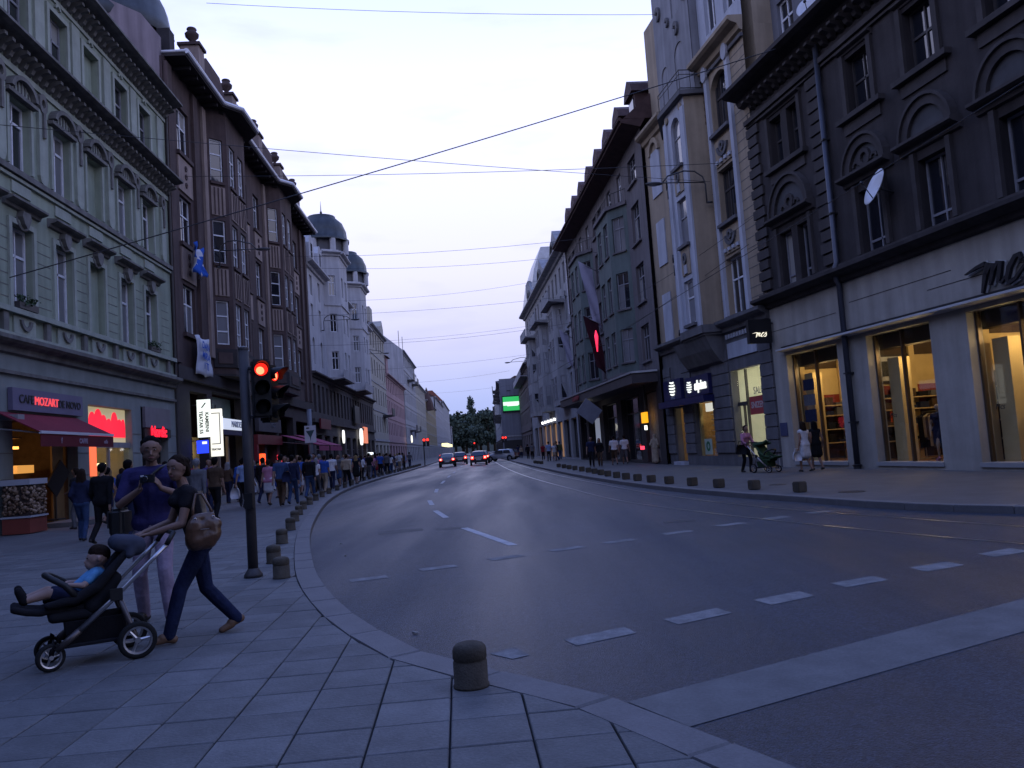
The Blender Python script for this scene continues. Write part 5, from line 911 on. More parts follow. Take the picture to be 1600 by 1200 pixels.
for k in range(8):
    u = 1.6+3.5*k; F.box('dormer', u-0.75, u+0.75, -0.1, -2.4, 19.3, 20.9, ROOFT); F.uz('dormer_roof', [(-1.0, 0), (1.0, 0), (0.75, 0.5), (0, 0.95), (-0.75, 0.5)], 0.12, -2.6, ROOFT, u, 20.9, key='dr2'); F.box('dormer_window', u-0.5, u+0.5, -0.09, -0.05, 19.6, 20.7, GL_D)
body(F, 0, L, 4.5, 18.6, DW, -0.4, -12); F.box('rear_wall', 0, L, -2.5, -12, 0, 4.5, BD)
CAN = mat('canopy_dark', (0.05, 0.042, 0.047), 0.6, 0.3, var=0.25, streak=0.2); F.poly('canopy', [(0.5, 0), (0.9, 1.35), (24, 1.9), (25.5, 1.9), (27, 0.9), (28.2, 0)], 4.6, 5.15, CAN); F.poly('canopy_lip', [(0.4, 0.02), (0.84, 1.41), (24, 1.97), (25.6, 1.97), (27.1, 0.96), (28.28, 0.02)], 5.15, 5.25, ZINC)
F.text('ROBNA KUCA', 0.45, 18.0, 1.80, 4.88, mat('dark_red_letters', (0.20, 0.02, 0.03), 0.5, 0.3), 0.03, bold=0.01)
DO = [(1.2, 4.2, 0.2, 4.2), (5.4, 10.5, 0.2, 4.2), (12, 17, 0.2, 4.2), (18.5, 23.5, 0.2, 4.2), (24.6, 27.6, 0.2, 4.2)]; F.wall('shop_wall', 0, L, 0, 5.2, DO, BD, 0.4)
for o in DO: F.window(o[0]+.004, o[1]-.004, o[2]+.004, o[3]-.004, DARKPAINT, 3, (0.75,), -0.34, 0.08, 0.06, cells=True, nm='shop_window', glass=GL_C if o[0] < 2 else GL_D)
F.box('curtain_panel', 1.3, 3.9, -0.2, -0.15, 0.5, 4.1, mat('grey_curtain', (0.14, 0.14, 0.13), 0.8, 0.2, var=0.4, scale=4)); F.box('dim_window', 19, 22, -0.3, -0.26, 0.8, 3.4, emis('dim_shop_window', (0.55, 0.62, 0.8), 0.28)); 
F.box('yellow_sign', 2.4, 3.4, 0.25, 0.4, 2.45, 3.05, emis('amber_sign', (1.0, 0.42, 0.01), 1.2)); F.box('sign_hanger', 2.8, 2.9, 0.2, 0.3, 3.05, 4.6, IRON); F.box('small_lamp', 2.55, 2.75, 0.3, 0.42, 2.05, 2.3, emis('white_small_lamp', (1, 1, 0.95), 2))
F.box('red_lamp', 3.6, 3.8, 0.3, 0.5, 0.95, 1.15, emis('red_small_lamp', (1, 0.05, 0.1), 2)); F.box('white_lamp', 16.6, 17.2, 1.0, 1.2, 3.9, 4.3, emis('white_small_lamp', (1, 1, 0.95), 2))
# ------------------------------------------------------------ 8 ornate grey building and the blocks beyond
OW = mat('ornate_grey_plaster', (0.29, 0.29, 0.30), 0.85, 0.2, var=0.2, scale=0.6, streak=0.25, bump=0.15, bscale=10); O0 = Vector((5.58, 72.5)); O1 = Vector((2.38, 113.0))
F = building('ornate_building', 'tall ornate grey building with curved gables beyond the dark eave', O0, O1, 1); L = F.L
wseg(F, 0, L, 4.6, 19.4, [2.0+2.75*k for k in range(14)], 0.55, ((5.6, 8.0), (9.2, 11.6), (12.8, 15.0), (16.2, 18.2)), OW, 0.25)
for u0 in (3.5, 15.5, 27.5):
    F.poly('bay', [(u0, 0), (u0+0.8, 1.0), (u0+4.6, 1.0), (u0+5.4, 0)], 5.2, 14.6, OW); F.prof('balcony', u0-0.6, u0+6, [(0, 14.6), (1.5, 14.8), (1.5, 15.8), (1.4, 15.8), (1.4, 14.95), (0, 14.95)], OW); f = F.sub(u0+0.8, 1.0, u0+4.6, 1.0)
    for a, z in ((5.8, 8.0), (9.3, 11.6), (12.4, 14.2)): f.window(0.5, 1.5, a, z, GREYPAINT, 2, (0.65,), 0.05, 0.08, 0.06, cells=False); f.window(2.3, 3.3, a, z, GREYPAINT, 2, (0.65,), 0.05, 0.08, 0.06, cells=False)
    f1 = F.sub(u0, 0, u0+0.8, 1.0)
    for a, z in ((5.8, 8.0), (9.3, 11.6), (12.4, 14.2)): f1.window(0.3, 0.95, a, z, GREYPAINT, 1, (0.65,), 0.04, 0.08, 0.06, cells=False)
    F.uz('curved_gable', [(u0-0.8, 19.4), (u0+6.2, 19.4), (u0+5.6, 20.6), (u0+4.2, 21.2), (u0+2.7, 22.2), (u0+1.2, 21.2), (u0-0.2, 20.6)], 0.25, -0.9, OW); F.ring('gable_arch', u0+2.7, 19.7, 1.1, 1.4, 0.25, 0.45, GC, 0, PI, 12)
cornice(F, -0.1, L+0.1, 18.8, 19.4, 0.8, OW); F.box('string_course', 0, L, 0, 0.15, 8.5, 8.7, OW); F.box('string_course', 0, L, 0, 0.15, 12.1, 12.3, OW); F.prof('roof', -0.05, L, [(0.2, 19.4), (-2.5, 23.6), (-9, 23.8), (-11.9, 19.4)], ZINC); body(F, 0, L, 4.6, 19.4, OW, -0.4, -12); F.box('rear_wall', 0, L, -2.5, -12, 0, 4.6, OW)
F.prof('mansard_tower', L-12, L, [(0.4, 19.42), (-0.4, 23.5), (-1.4, 26.2), (-7, 26.2), (-8, 19.42)], ZINC); F.box('tower_dormer', L-8, L-5, 0.1, -1.5, 20.4, 22.8, OW)
for k in range(14): F.uz('window_pediment', [(-0.8, 0), (0.8, 0), (0, 0.45)], 0.0, 0.25, OW, 2.0+2.75*k, 11.75, key='wp'); F.box('keystone', 2.0+2.75*k-0.15, 2.0+2.75*k+0.15, 0, 0.16, 15.05, 15.5, OW)
F.wall('shop_wall', 0, L, 0, 4.6, [(1+4.7*k, 4.6+4.7*k, 0.25, 3.9) for k in range(8)], OW, 0.3)
for k in range(8): F.box('lit_shopfront', 1+4.7*k, 4.6+4.7*k, -0.8, -0.7, 0.25, 3.9, emis('copper_glow', (1.0, 0.55, 0.25), 0.20) if k in (3, 4, 5, 6) else GL_D)
for k in range(5): F.disc('wall_light', 15+2.8*k, 4.25, 0.14, 0.1, 0.3, emis('cool_spot', (0.95, 0.97, 1), 4), k=8)
TW = mat('brown_grey_render', (0.135, 0.115, 0.11), 0.85, 0.2, var=0.2, scale=0.4, streak=0.2)
F = farbld('brown_grey_block', 'plain brown grey block beside the green lit screen', (2.3, 113.4), (1.05, 142.6), 1, 13.2, 3, TW, TW, base=TW, step=3.6); F.prof('balcony', 2, 26, [(0, 11.4), (1.0, 11.5), (1.0, 12.4), (0.9, 12.4), (0.9, 11.6), (0, 11.6)], PALEW); F.box('penthouse', 4, 27, -2, -9, 13.2, 16.0, PALEW); F.box('penthouse_roof', 3, 28, -1.2, -9.5, 16.0, 16.3, ZINC)
SW = mat('screen_building_grey', (0.20, 0.205, 0.235), 0.8, 0.2, var=0.12, scale=0.3, streak=0.15)
F = farbld('screen_building', 'grey building whose side wall carries a green lit screen', (-2.25, 143.2), (-3.5, 205), 1, 13.3, 3, GREYW, SW, roof=ZINC, roofh=0.4, base=BD, step=4.5); SF = F
F.box('side_wall', -0.25, -0.01, 0.0, -11, 0, 13.6, SW); F.box('dark_shopfront', -0.32, -0.25, -0.2, -3.6, 0.2, 2.9, IRON); F.box('ledge', -0.35, -0.25, 0.05, -3.8, 3.5, 3.7, ZINC); F.box('wall_slot', -0.28, -0.25, -1.2, -1.9, 11.4, 11.55, IRON)
for u in (4, 16, 28, 40): F.prof('balcony', u, u+6, [(0, 11.6), (1.3, 11.8), (1.3, 12.8), (1.2, 12.8), (1.2, 12, ), (0, 12)], DARKPAINT); F.prof('balcony', u, u+6, [(0, 7.2), (1.3, 7.4), (1.3, 8.4), (1.2, 8.4), (1.2, 7.6), (0, 7.6)], DARKPAINT)
t = thing('lit_screen', 'green lit screen with a white band on the grey side wall', 'screen', tuple(F.world(-0.3, -1.85, 7.9)), F.a)
GRN = emis('screen_green', (0.035, 0.55, 0.13), 0.85); WBN = emis('screen_white', (0.82, 1.0, 0.86), 1.1)
put('screen_case', boxmesh(0.3, 3.1, 2.8, mat('screen_case', (0.02, 0.05, 0.03), 0.5, 0.3)), t, (-0.1, 0, 1.3)); put('screen_face', boxmesh(0.04, 2.8, 2.4, GRN), t, (-0.27, 0, 1.3)); put('white_band', boxmesh(0.03, 2.75, 0.62, WBN), t, (-0.30, 0, 1.32)); put('white_band_tail', boxmesh(0.03, 1.9, 0.2, WBN), t, (-0.30, -0.25, 0.98))
F = farbld('far_right_building', 'building with dark balconies past the screen on the right row', (-3.5, 206), (-6.5, 280), 1, 17, 4, GREYW, GREYW, base=BD, step=5)
F = farbld('end_right_building', 'last building of the right row before the trees', (-6.6, 281), (-11.3, 470), 1, 16, 4, TW, GREYW, base=BD, step=7)
# ------------------------------------------------------------ end of the street: hill and trees
HL = mat('wooded_hill', (0.03, 0.042, 0.032), 0.95, 0.1, var=0.5, scale=0.02); b = MB(); n_ = 30
for i in range(n_+1):
    for j in range(8):
        x = -260+16*i; y = 640+45*j; b.v.append((x, y, 22*math.exp(-((x+40)/150)**2)*min(1, j/3)*(1-0.06*j)+4*math.sin(x*0.05+j)*min(1, j/2)))
for i in range(n_):
    for j in range(7): b.f.append((i*8+j, (i+1)*8+j, (i+1)*8+j+1, i*8+j+1)); b.m.append(0)
tag(b.build('hill', HL, smooth=True), kind='structure', label='low dark wooded hill closing the street')
LEAFS = [mat('tree_leaves_%s' % n, c, 0.8, 0.15, var=0.5, scale=0.4) for n, c in (('dark', (0.048, 0.068, 0.052)), ('mid', (0.062, 0.085, 0.062)), ('deep', (0.038, 0.056, 0.046)))]; BARK = mat('bark', (0.05, 0.04, 0.03), 0.9, 0.1)
def tree(label, x, y, h, w, poplar=False, seed=0):
    rnd = random.Random(seed); t = thing('tree', label, 'tree', (x, y, 0.0), 0, 'trees at the end of the street'); b = MB(); b.tube([(0, 0, 0), (0.1, 0, h*0.3), (0, 0.1, h*0.75)], [w*0.06, w*0.045, w*0.015], 7)
    for k in range(5):
        a = rnd.uniform(0, 6.28); b.tube([(0, 0, h*(0.25+0.08*k)), (math.cos(a)*w*0.3, math.sin(a)*w*0.3, h*(0.45+0.09*k))], [w*0.025, w*0.008], 5)
    b.build('trunk', BARK, t, smooth=True); b = MB()
    cl_ = []
    for k in range(44 if poplar else 26):
        if poplar: z = 0.1+0.88*(k+rnd.random())/44; r = w*0.3*math.sin(PI*min(1, max(0.08, z*0.85+0.12)))**0.7; a = rnd.uniform(0, 6.28); cl_.append((math.cos(a)*r*0.6, math.sin(a)*r*0.6, z*h, w*0.26))
        else:
            z = rnd.uniform(0.25, 0.9); r = w*0.5*math.sqrt(max(0.05, 1-((z-0.55)/0.42)**2)); a = rnd.uniform(0, 6.28); q = rnd.uniform(0.2, 1)*r; cl_.append((math.cos(a)*q, math.sin(a)*q, z*h, w*rnd.uniform(0.13, 0.24)))
    for cx_, cy_, cz_, r in cl_:
        for k in range(55):
            v = Vector((rnd.gauss(0, 1), rnd.gauss(0, 1), rnd.gauss(0, 0.8))).normalized()*r*rnd.uniform(0.5, 1.1); c = Vector((cx_, cy_, cz_))+v; s_ = w*0.045*rnd.uniform(0.6, 1.3); A = Vector((rnd.gauss(0, 1), rnd.gauss(0, 1), rnd.gauss(0, 1))).normalized()*s_; B2 = A.cross(v).normalized()*s_
            b.quad(tuple(c-A-B2), tuple(c+A-B2), tuple(c+A+B2), tuple(c-A+B2), rnd.randrange(3))
    b.build('crown', LEAFS, t)
for i, (k, h, w, y, lab) in enumerate([(-0.0815, 27, 17, 560, 'broad dark tree beside the end of the left row'), (-0.073, 30, 18, 600, 'tall rounded tree left of the poplar'), (-0.064, 28, 20, 575, 'wide tree standing just left of the poplar'), (-0.0525, 27, 18, 560, 'rounded tree right under the poplar'), (-0.043, 29, 20, 600, 'broad tree right of the poplar'), (-0.034, 30, 18, 590, 'dark tree nearest the right row of buildings'), (-0.026, 32, 18, 620, 'tall dark tree half behind the right row'), (-0.06, 21, 15, 540, 'low tree in front in the middle of the street end'), (-0.047, 20, 14, 535, 'low bushy tree above the far traffic')]): tree(lab, k*y, y, h, w, False, i)
tree('slim pointed poplar rising above the other trees', -0.0515*600, 600, 40, 9, True, 50)

# unseen guessed houses behind and beside the viewpoint, added to shade the near pavement
F = farbld('corner_building', 'grey corner building behind the viewpoint across the little square', (-30.0, -13.0), (34.0, -15.0), 1, 19.0, 4, mat('cool_grey_render', (0.17, 0.18, 0.21)), GREYW, base=BD, step=3.2)
F = farbld('left_corner_building', 'grey rendered corner building beside the square left of the viewpoint', (-24.0, -9.0), (-13.2, 9.0), -1, 18.0, 4, mat('cool_grey_render', (0.17, 0.18, 0.21), 0.85, 0.2, var=0.15), GREYW, base=BD, step=3.2)
for _o in C.objects:
    if _o.get('label', '').endswith('viewpoint across the little square') or _o.get('label', '').endswith('left of the viewpoint'): _o['group'] = 'unseen houses added for shade'
# ================================================================== STREET OBJECTS
def px_at(x, y, Y):       # helper: the world point seen towards the photograph's x, y at distance Y
    d = _f*1290+_r*(x-800)-_u*(y-600); return EYE+d*(Y/d.y)
_o1 = 'first second third fourth fifth sixth seventh eighth ninth'.split(); ORD = _o1+'tenth eleventh twelfth thirteenth fourteenth fifteenth sixteenth seventeenth eighteenth nineteenth twentieth'.split()+['twenty-'+w for w in _o1]+['thirtieth']+['thirty-'+w for w in _o1]+['fortieth']
BOL = mat('bollard_concrete', (0.085, 0.072, 0.055), 0.85, 0.2, var=0.4, scale=6, bump=0.4, bscale=60, streak=0.2)
def bollard_mesh():
    b = MB(); b.lathe([(0.0, 0), (0.112, 0.0), (0.112, 0.015), (0.106, 0.022), (0.106, 0.155), (0.101, 0.16), (0.101, 0.168), (0.106, 0.174), (0.106, 0.222), (0.100, 0.243), (0.086, 0.258), (0.062, 0.266), (0.03, 0.27), (0.0, 0.271)], n=20)
    return b.mesh('bollard', [BOL], True)
BM = bollard_mesh(); LB = [(-0.38, 5.24), (-3.11, 10.7), (-3.69, 12.34), (-4.40, 15.27), (-5.05, 18.22), (-5.66, 20.85), (-6.2, 23.3), (-6.75, 25.9), (-7.2, 28.5), (-7.62, 31.1), (-8.0, 33.7), (-8.4, 36.7), (-8.75, 40.0), (-8.98, 42.9), (-9.25, 46.0)]
for k in range(22): y = 48.6+2.7*k; i = min(range(len(KL)), key=lambda q: abs(KL[q].y-y)); LB.append((KL[i].x-0.62, y))
for i, (x, y) in enumerate(LB):
    o = put('bollard', BM, None, (x, y, 0.12)); o.rotation_euler.z = random.uniform(0, 6)
    tag(o, 'low domed stone bollard standing alone at the bend of the kerb' if i == 0 else 'domed stone bollard beside the traffic light pole, nearest of the left row' if i == 1 else ORD[i-2]+' domed stone bollard beyond the traffic light pole in the left kerb row', 'bollard', 'stone bollards along the left kerb')
RBs = [(6.33, 18.84), (5.82, 20.66), (5.35, 22.32), (4.99, 23.99), (4.65, 25.78), (4.36, 27.4), (4.14, 29.0), (3.96, 30.7), (3.82, 32.4), (3.7, 34.4), (3.6, 36.3), (3.52, 38.3), (3.42, 40.4), (3.28, 42.7), (3.1, 45.2), (2.95, 47.8), (2.8, 50.4), (2.62, 53.2), (1.9, 66), (1.7, 68.4), (1.5, 70.8)]
b = MB(); b.box(-0.12, 0.12, -0.12, 0.12, 0, 0.24); bm_ = bmesh.new(); _m = b.mesh('bollard', [BOL]); bm_.from_mesh(_m); bmesh.ops.bevel(bm_, geom=bm_.edges[:], offset=0.022, segments=2, affect='EDGES'); bm_.to_mesh(_m); bm_.free()
for i, (x, y) in enumerate(RBs):
    o = put('bollard', _m, None, (x, y, 0.12)); o.rotation_euler.z = random.uniform(0.2, 0.4); tag(o, 'squat stone block bollard at the near end of the right hand row' if i == 0 else ORD[i]+' squat stone block bollard of the right kerb row counted from its near end', 'bollard', 'stone bollards along the right kerb')
# traffic light by the kerb
PG = mat('pole_dark_paint', (0.05, 0.045, 0.045), 0.55, 0.35, var=0.3, scale=5); BLK = mat('signal_black', (0.012, 0.012, 0.012), 0.55, 0.35, var=0.15)
t = thing('traffic_light', 'traffic light showing red on a dark pole at the pavement edge', 'traffic light', (-3.55, 10.95, 0.12)); TL = t
b = MB(); b.tube([(0, 0, 0), (0, 0, 3.0)], 0.066, 14); b.build('pole', PG, t, smooth=True); b = MB(); b.lathe([(0.0, 0), (0.12, 0), (0.12, 0.04), (0.085, 0.09), (0.068, 0.12)], n=14); b.build('pole_foot', PG, t, smooth=True); b = MB(); b.lathe([(0.07, 0), (0.07, 0.03), (0.0, 0.06)], n=12); b.build('pole_cap', PG, t, (0, 0, 3.0))
REDL = emis('signal_red_lit', (1.0, 0.02, 0.012), 1.6); HOT = emis('signal_red_core', (1.0, 0.20, 0.09), 3.2); DKL = mat('signal_lens_dark', (0.008, 0.009, 0.007), 0.5, 0.3, var=0.1)
def head(loc, rz, lit):
    h = put('signal_head', None, t, loc, rz); b = MB(); b.box(-0.14, 0.14, 0.0, 0.2, -0.45, 0.45); me = b.mesh('signal_head', [BLK]); bm_ = bmesh.new(); bm_.from_mesh(me); bmesh.ops.bevel(bm_, geom=bm_.edges[:], offset=0.03, segments=2, affect='EDGES'); bm_.to_mesh(me); bm_.free()
    bpy.data.objects.remove(h, do_unlink=True); h = put('signal_head', me, t, loc, rz); h.scale = (0.86, 0.86, 0.86)
    for k in range(3):
        z = 0.29-0.29*k; b = MB(); b.ball((0, 0, 0), 0.098, 14, 8, sy=0.25); put('lens', b.mesh('lens', [REDL if (lit and k == 0) else DKL], True), h, (0, -0.012, z))
        if lit and k == 0: b = MB(); b.ball((0, 0, 0), 0.062, 12, 8, sy=0.22); put('bulb', b.mesh('bulb', [HOT], True), h, (-0.015, -0.03, z-0.02))
        b = MB(); n = 14
        for i in range(n):      # hood: the upper three quarters of a tube, cut back below
            a0, a1 = math.radians(-40+260*i/n), math.radians(-40+260*(i+1)/n); L0, L1 = [0.10+0.16*max(0, math.sin(a)) for a in (a0, a1)]
            P = lambda r, a, y: (r*math.cos(a), y, r*math.sin(a)); b.quad(P(0.115, a0, 0), P(0.115, a1, 0), P(0.115, a1, -L1), P(0.115, a0, -L0)); b.quad(P(0.108, a0, 0), P(0.108, a1, 0), P(0.108, a1, -L1), P(0.108, a0, -L0)); b.quad(P(0.108, a0, -L0), P(0.108, a1, -L1), P(0.115, a1, -L1), P(0.115, a0, -L0))
        put('hood', b.mesh('hood', [BLK], True), h, (0, 0, z))
    return h
head((0.26, -0.12, 2.46), math.radians(22), True); head((0.36, 0.10, 2.40), math.radians(72), True)
b = MB(); b.tube([(0.05, 0, 2.75), (0.3, 0.02, 2.75)], 0.025, 6); b.build('arm', PG, t); b = MB(); b.tube([(0.05, 0, 2.1), (0.3, 0.02, 2.1)], 0.025, 6); b.build('arm', PG, t)
put('push_button_box', boxmesh(0.11, 0.09, 0.2, BLK), t, (0.02, -0.09, 1.0))
def far_signal(label, loc, n=2):
    t = thing('traffic_light', label, 'traffic light', loc); b = MB(); b.tube([(0, 0, 0), (0, 0, 3.2)], 0.07, 8); b.build('pole', PG, t)
    for k in range(n): put('signal_head', boxmesh(0.34, 0.2, 1.0, BLK), t, (0.45*k+0.1, -0.15, 2.9)); b = MB(); b.ball((0, 0, 0), 0.16, 10, 6, sy=0.4); put('lens', b.mesh('lens', [emis('far_signal_red', (1, 0.03, 0.02), 3)], True), t, (0.45*k+0.1, -0.27, 3.2))
far_signal('distant pair of red traffic lights over the left kerb', (-11.6, 104, 0.12)); far_signal('distant pair of red traffic lights below the green screen', (-2.2, 135, 0.12)); far_signal('distant red traffic light over the middle of the queue of cars', (-9.4, 185, 0.0), 1)
# overhead wires
WIREM = mat('cable_black', (0.03, 0.03, 0.035), 0.6, 0.3, var=0)
def wire(label, a, c, r=0.014, sag=0.15):
    a, c = Vector(a), Vector(c); P2 = [a.lerp(c, i/10)-Vector((0, 0, sag*4*(i/10)*(1-i/10))) for i in range(11)]; m = a; b = MB(); b.tube([tuple(p-m) for p in P2], r, 5); o = b.build('overhead_wire', WIREM, None, tuple(m)); tag(o, label, 'cable', 'cables strung across the street')
gw = lambda u, z: tuple(G.world(u, 0.02, z)); rw_ = lambda u, z: tuple(BR.world(u, 0.9, z)); mw = lambda u, z: tuple(MF.world(u, 0.05, z)); bw = lambda u, z: tuple(BF.world(u, 0.15, z)); dw = lambda u, z: tuple(DF.world(u, 0.0, z))
wire('thick cable running diagonally across the sky from the green house to the dark store roof', (*G.xy(10.4, 0.1), 7.55), (*MF.xy(5.6, 0.9), 14.75), 0.018, 0.1)
wire('level cable just above the wall lamps from brown building to beige building', (*BR.xy(1.0, 0.2), 16.0), (*BF.xy(2.4, 0.2), 12.9), 0.012); wire('cable crossing the topmost sky', (*BR.xy(3, 1.0), 26.0), (*BF.xy(8, 0.3), 22.5), 0.012, 0.2); wire('cable across the front of the green building and street', (*G.xy(10.0, 0.1), 12.0), (*BF.xy(3.9, 0.2), 12.6), 0.010, 0.1)
for i, (u, z1, u2, z2, s_, lab) in enumerate([(20, 16.5, 6, 14.2, 0.4, 'faint cable crossing the sky between bay and dark eave'), (28, 17.5, 14, 15, 0.5, 'faint cable reaching the second green bay'), (31, 14.0, 22, 13.5, 0.3, 'cable from the end of the brown building to the dark grey building'), (31.5, 11.5, 30, 12.0, 0.5, 'cable with a slight sag beyond the brown building')]): wire(lab, (*BR.xy(u, 0.1), z1), (*DF.xy(min(u2, 27), 0.1), z2), 0.011, s_)
for i, (Yw, z1, z2, s_, lab) in enumerate([(82, 17.5, 18.2, 0.5, 'cable between the white towers and the dark grey building'), (88, 14.0, 14.6, 0.3, 'catenary cable before the ornate building'), (96, 11.8, 12.4, 0.3, 'lower catenary cable before the ornate building'), (118, 12.0, 12.6, 0.4, 'far cable beyond the ornate building'), (140, 12.0, 12.2, 0.4, 'far cable in front of the screen building')]):
    wire(lab, (LX(Yw)+0.1, Yw, z1), (10.3-0.079*Yw+0.7 if Yw < 113 else -0.2, Yw, z2), 0.011, s_)
wire('cable slanting down over the dark grey building to the far kerb', (*MF.xy(9.0, 0.8), 8.7), (*DF.xy(27, 1.5), 8.2), 0.012, 0.3); wire('cable slanting past the beige bay', (*MF.xy(8.5, 0.8), 9.6), (*DF.xy(10, 1.5), 9.8), 0.010, 0.3)
# trolley wires along the street
wire('contact wire running along the street above the tram rails', (7.5, 6.0, 5.9), (1.2, 60, 6.0), 0.009, 0.1)
# wall lamps
LAMPM = mat('lamp_metal_dark', (0.05, 0.05, 0.055), 0.5, 0.4, var=0.2); 
def wall_lamp(label, P, dirv, reach, base_z):
    t = thing('street_lamp', label, 'street lamp', tuple(P), math.atan2(dirv[1], dirv[0]), 'street lamps on curved wall brackets'); r = reach
    b = MB(); b.tube([(0, 0, -0.9), (0.25, 0, -0.9)], 0.05, 6); b.tube([(0.25, 0, -0.95), (0.25, 0, -0.1), (0.35, 0, 0.25), (0.7, 0, 0.5), (1.2, 0, 0.52), (r*0.75, 0, 0.3), (r*0.85, 0, 0.02)], 0.035, 6); b.tube([(0.25, 0, 0.0), (r, 0, 0.0)], 0.028, 6); put('bracket', b.mesh('bracket', [LAMPM], True), t)
    b = MB(); b.ball((r, 0, -0.04), 0.12, 12, 8, sx=3.4, sy=1.3, sz=0.7); put('lamp_head', b.mesh('lamp_head', [LAMPM], True), t); b = MB(); b.ball((r+0.05, 0, -0.09), 0.1, 10, 6, sx=2.6, sy=1.1, sz=0.6); put('lamp_glass', b.mesh('lamp_glass', [GL_C], True), t)
wall_lamp('street lamp on a curved bracket fixed to the first brown bay', BR.world(5.3, 0.2, 13.3), BR.n, 2.6, 0); wall_lamp('street lamp on a curved bracket fixed to the beige building', BF.world(3.95, 0.15, 12.6), BF.n, 2.6, 0); wall_lamp('distant street lamp in front of the white towers', WH.world(6.0, 0.1, 14.6), WH.n, 3.2, 0); wall_lamp('farther street lamp on the white building', WH.world(33.0, 0.1, 14.6), WH.n, 3.2, 0)
wall_lamp('street lamp at the corner of the ornate building', Vector((2.6, 110, 13.0)), (-1, 0), 3.0, 0)
# vertical theatre sign, light box behind it, blue lamp
q = BR.xy(1.9, 0.35); t = thing('theatre_sign', 'tall white lit sign with black vertical lettering beside the green building', 'sign', (q.x, q.y, 3.15), BR.a-PI/2)
fx = lambda tt, body, size, x, z, m, rot=0.0, y=-0.10: (lambda o: o)(put('lettering', textmesh(body, size, 0.004, m, 0.0, 0.008), tt, (x, y, z), rot=Euler((PI/2, rot, 0))))
put('light_box', boxmesh(0.62, 0.16, 1.85, WHITE), t, (0, 0, 0.92)); put('arm', boxmesh(0.5, 0.05, 0.05, IRON), t, (-0.35, 0, 1.6))
fx(t, 'KAMERNI', 0.23, 0.16, 0.72, IRON, PI/2); fx(t, 'TEATAR 55', 0.23, -0.13, 0.72, IRON, PI/2)
b = MB(); b.ext(-0.1, -0.085, [(-0.1, 1.45), (0.1, 1.7), (0.14, 1.66), (-0.06, 1.42)], lambda t_, p, q_: (p, t_, q_)); put('slash_mark', b.mesh('slash_mark', [IRON]), t)
q = BR.xy(4.0, 0.28); t = thing('light_box', 'white lit poster box with a thin dark frame behind the theatre sign', 'light box', (q.x, q.y, 2.2), BR.a-PI/2); put('box_body', boxmesh(0.62, 0.2, 2.45, emis('cream_light_box', (1, 0.97, 0.84), 1.05)), t, (0, 0, 1.22))
for x0, x1, z0, z1 in ((-0.2, 0.24, 0.62, 0.66), (-0.2, 0.24, 2.2, 2.24), (0.2, 0.24, 0.66, 2.2)): put('frame', boxmesh(x1-x0, 0.02, z1-z0, GREYPAINT), t, ((x0+x1)/2, -0.11, (z0+z1)/2))
fx(t, 'TEATAR', 0.13, 0.0, 0.35, mat('grey_ink', (0.2, 0.2, 0.2), 0.6, 0.2), 0, -0.115); put('arm', boxmesh(0.06, 0.06, 0.3, IRON), t, (0.0, 0.0, 2.5))
q = BR.xy(1.3, 0.42); t = thing('blue_sign', 'small glowing blue sign hanging below the theatre sign', 'sign', (q.x, q.y, 2.35), BR.a-PI/2); put('sign_face', boxmesh(0.52, 0.14, 0.62, BLUEL), t, (0, 0, 0.31)); put('white_mark', boxmesh(0.22, 0.02, 0.12, WHITE), t, (0.12, -0.08, 0.5)); put('arm', boxmesh(0.5, 0.05, 0.05, IRON), t, (-0.3, 0, 0.62))
q = BR.xy(16.8, 2.6); t = thing('ice_cream_sign', 'white board with a dark cone shape on a tall grey post', 'sign', (q.x, q.y, 0.12), BR.a-PI/2); b = MB(); b.tube([(0, 0.05, 0), (0, 0.05, 5.0)], 0.16, 8); put('post', b.mesh('post', [mat('post_grey', (0.16, 0.17, 0.2), 0.5, 0.4, var=0.2)], True), t)
put('board', boxmesh(0.75, 0.06, 1.15, mat('board_white', (0.42, 0.46, 0.52), 0.5, 0.3, var=0.1)), t, (0.05, -0.16, 3.3)); b = MB(); b.ext(-0.2, -0.195, [(-0.22, 3.52), (0.34, 3.58), (0.1, 3.1), (0.06, 2.8), (0.02, 3.1)], lambda t_, p, q_: (p, t_, q_)); put('cone_picture', b.mesh('cone_picture', [mat('board_ink', (0.03, 0.07, 0.08), 0.5, 0.3)]), t); b = MB(); b.ball((-0.1, -0.19, 3.72), 0.12, 10, 6, sy=0.05, sz=0.45); put('dark_spot', b.mesh('dark_spot', [IRON]), t)
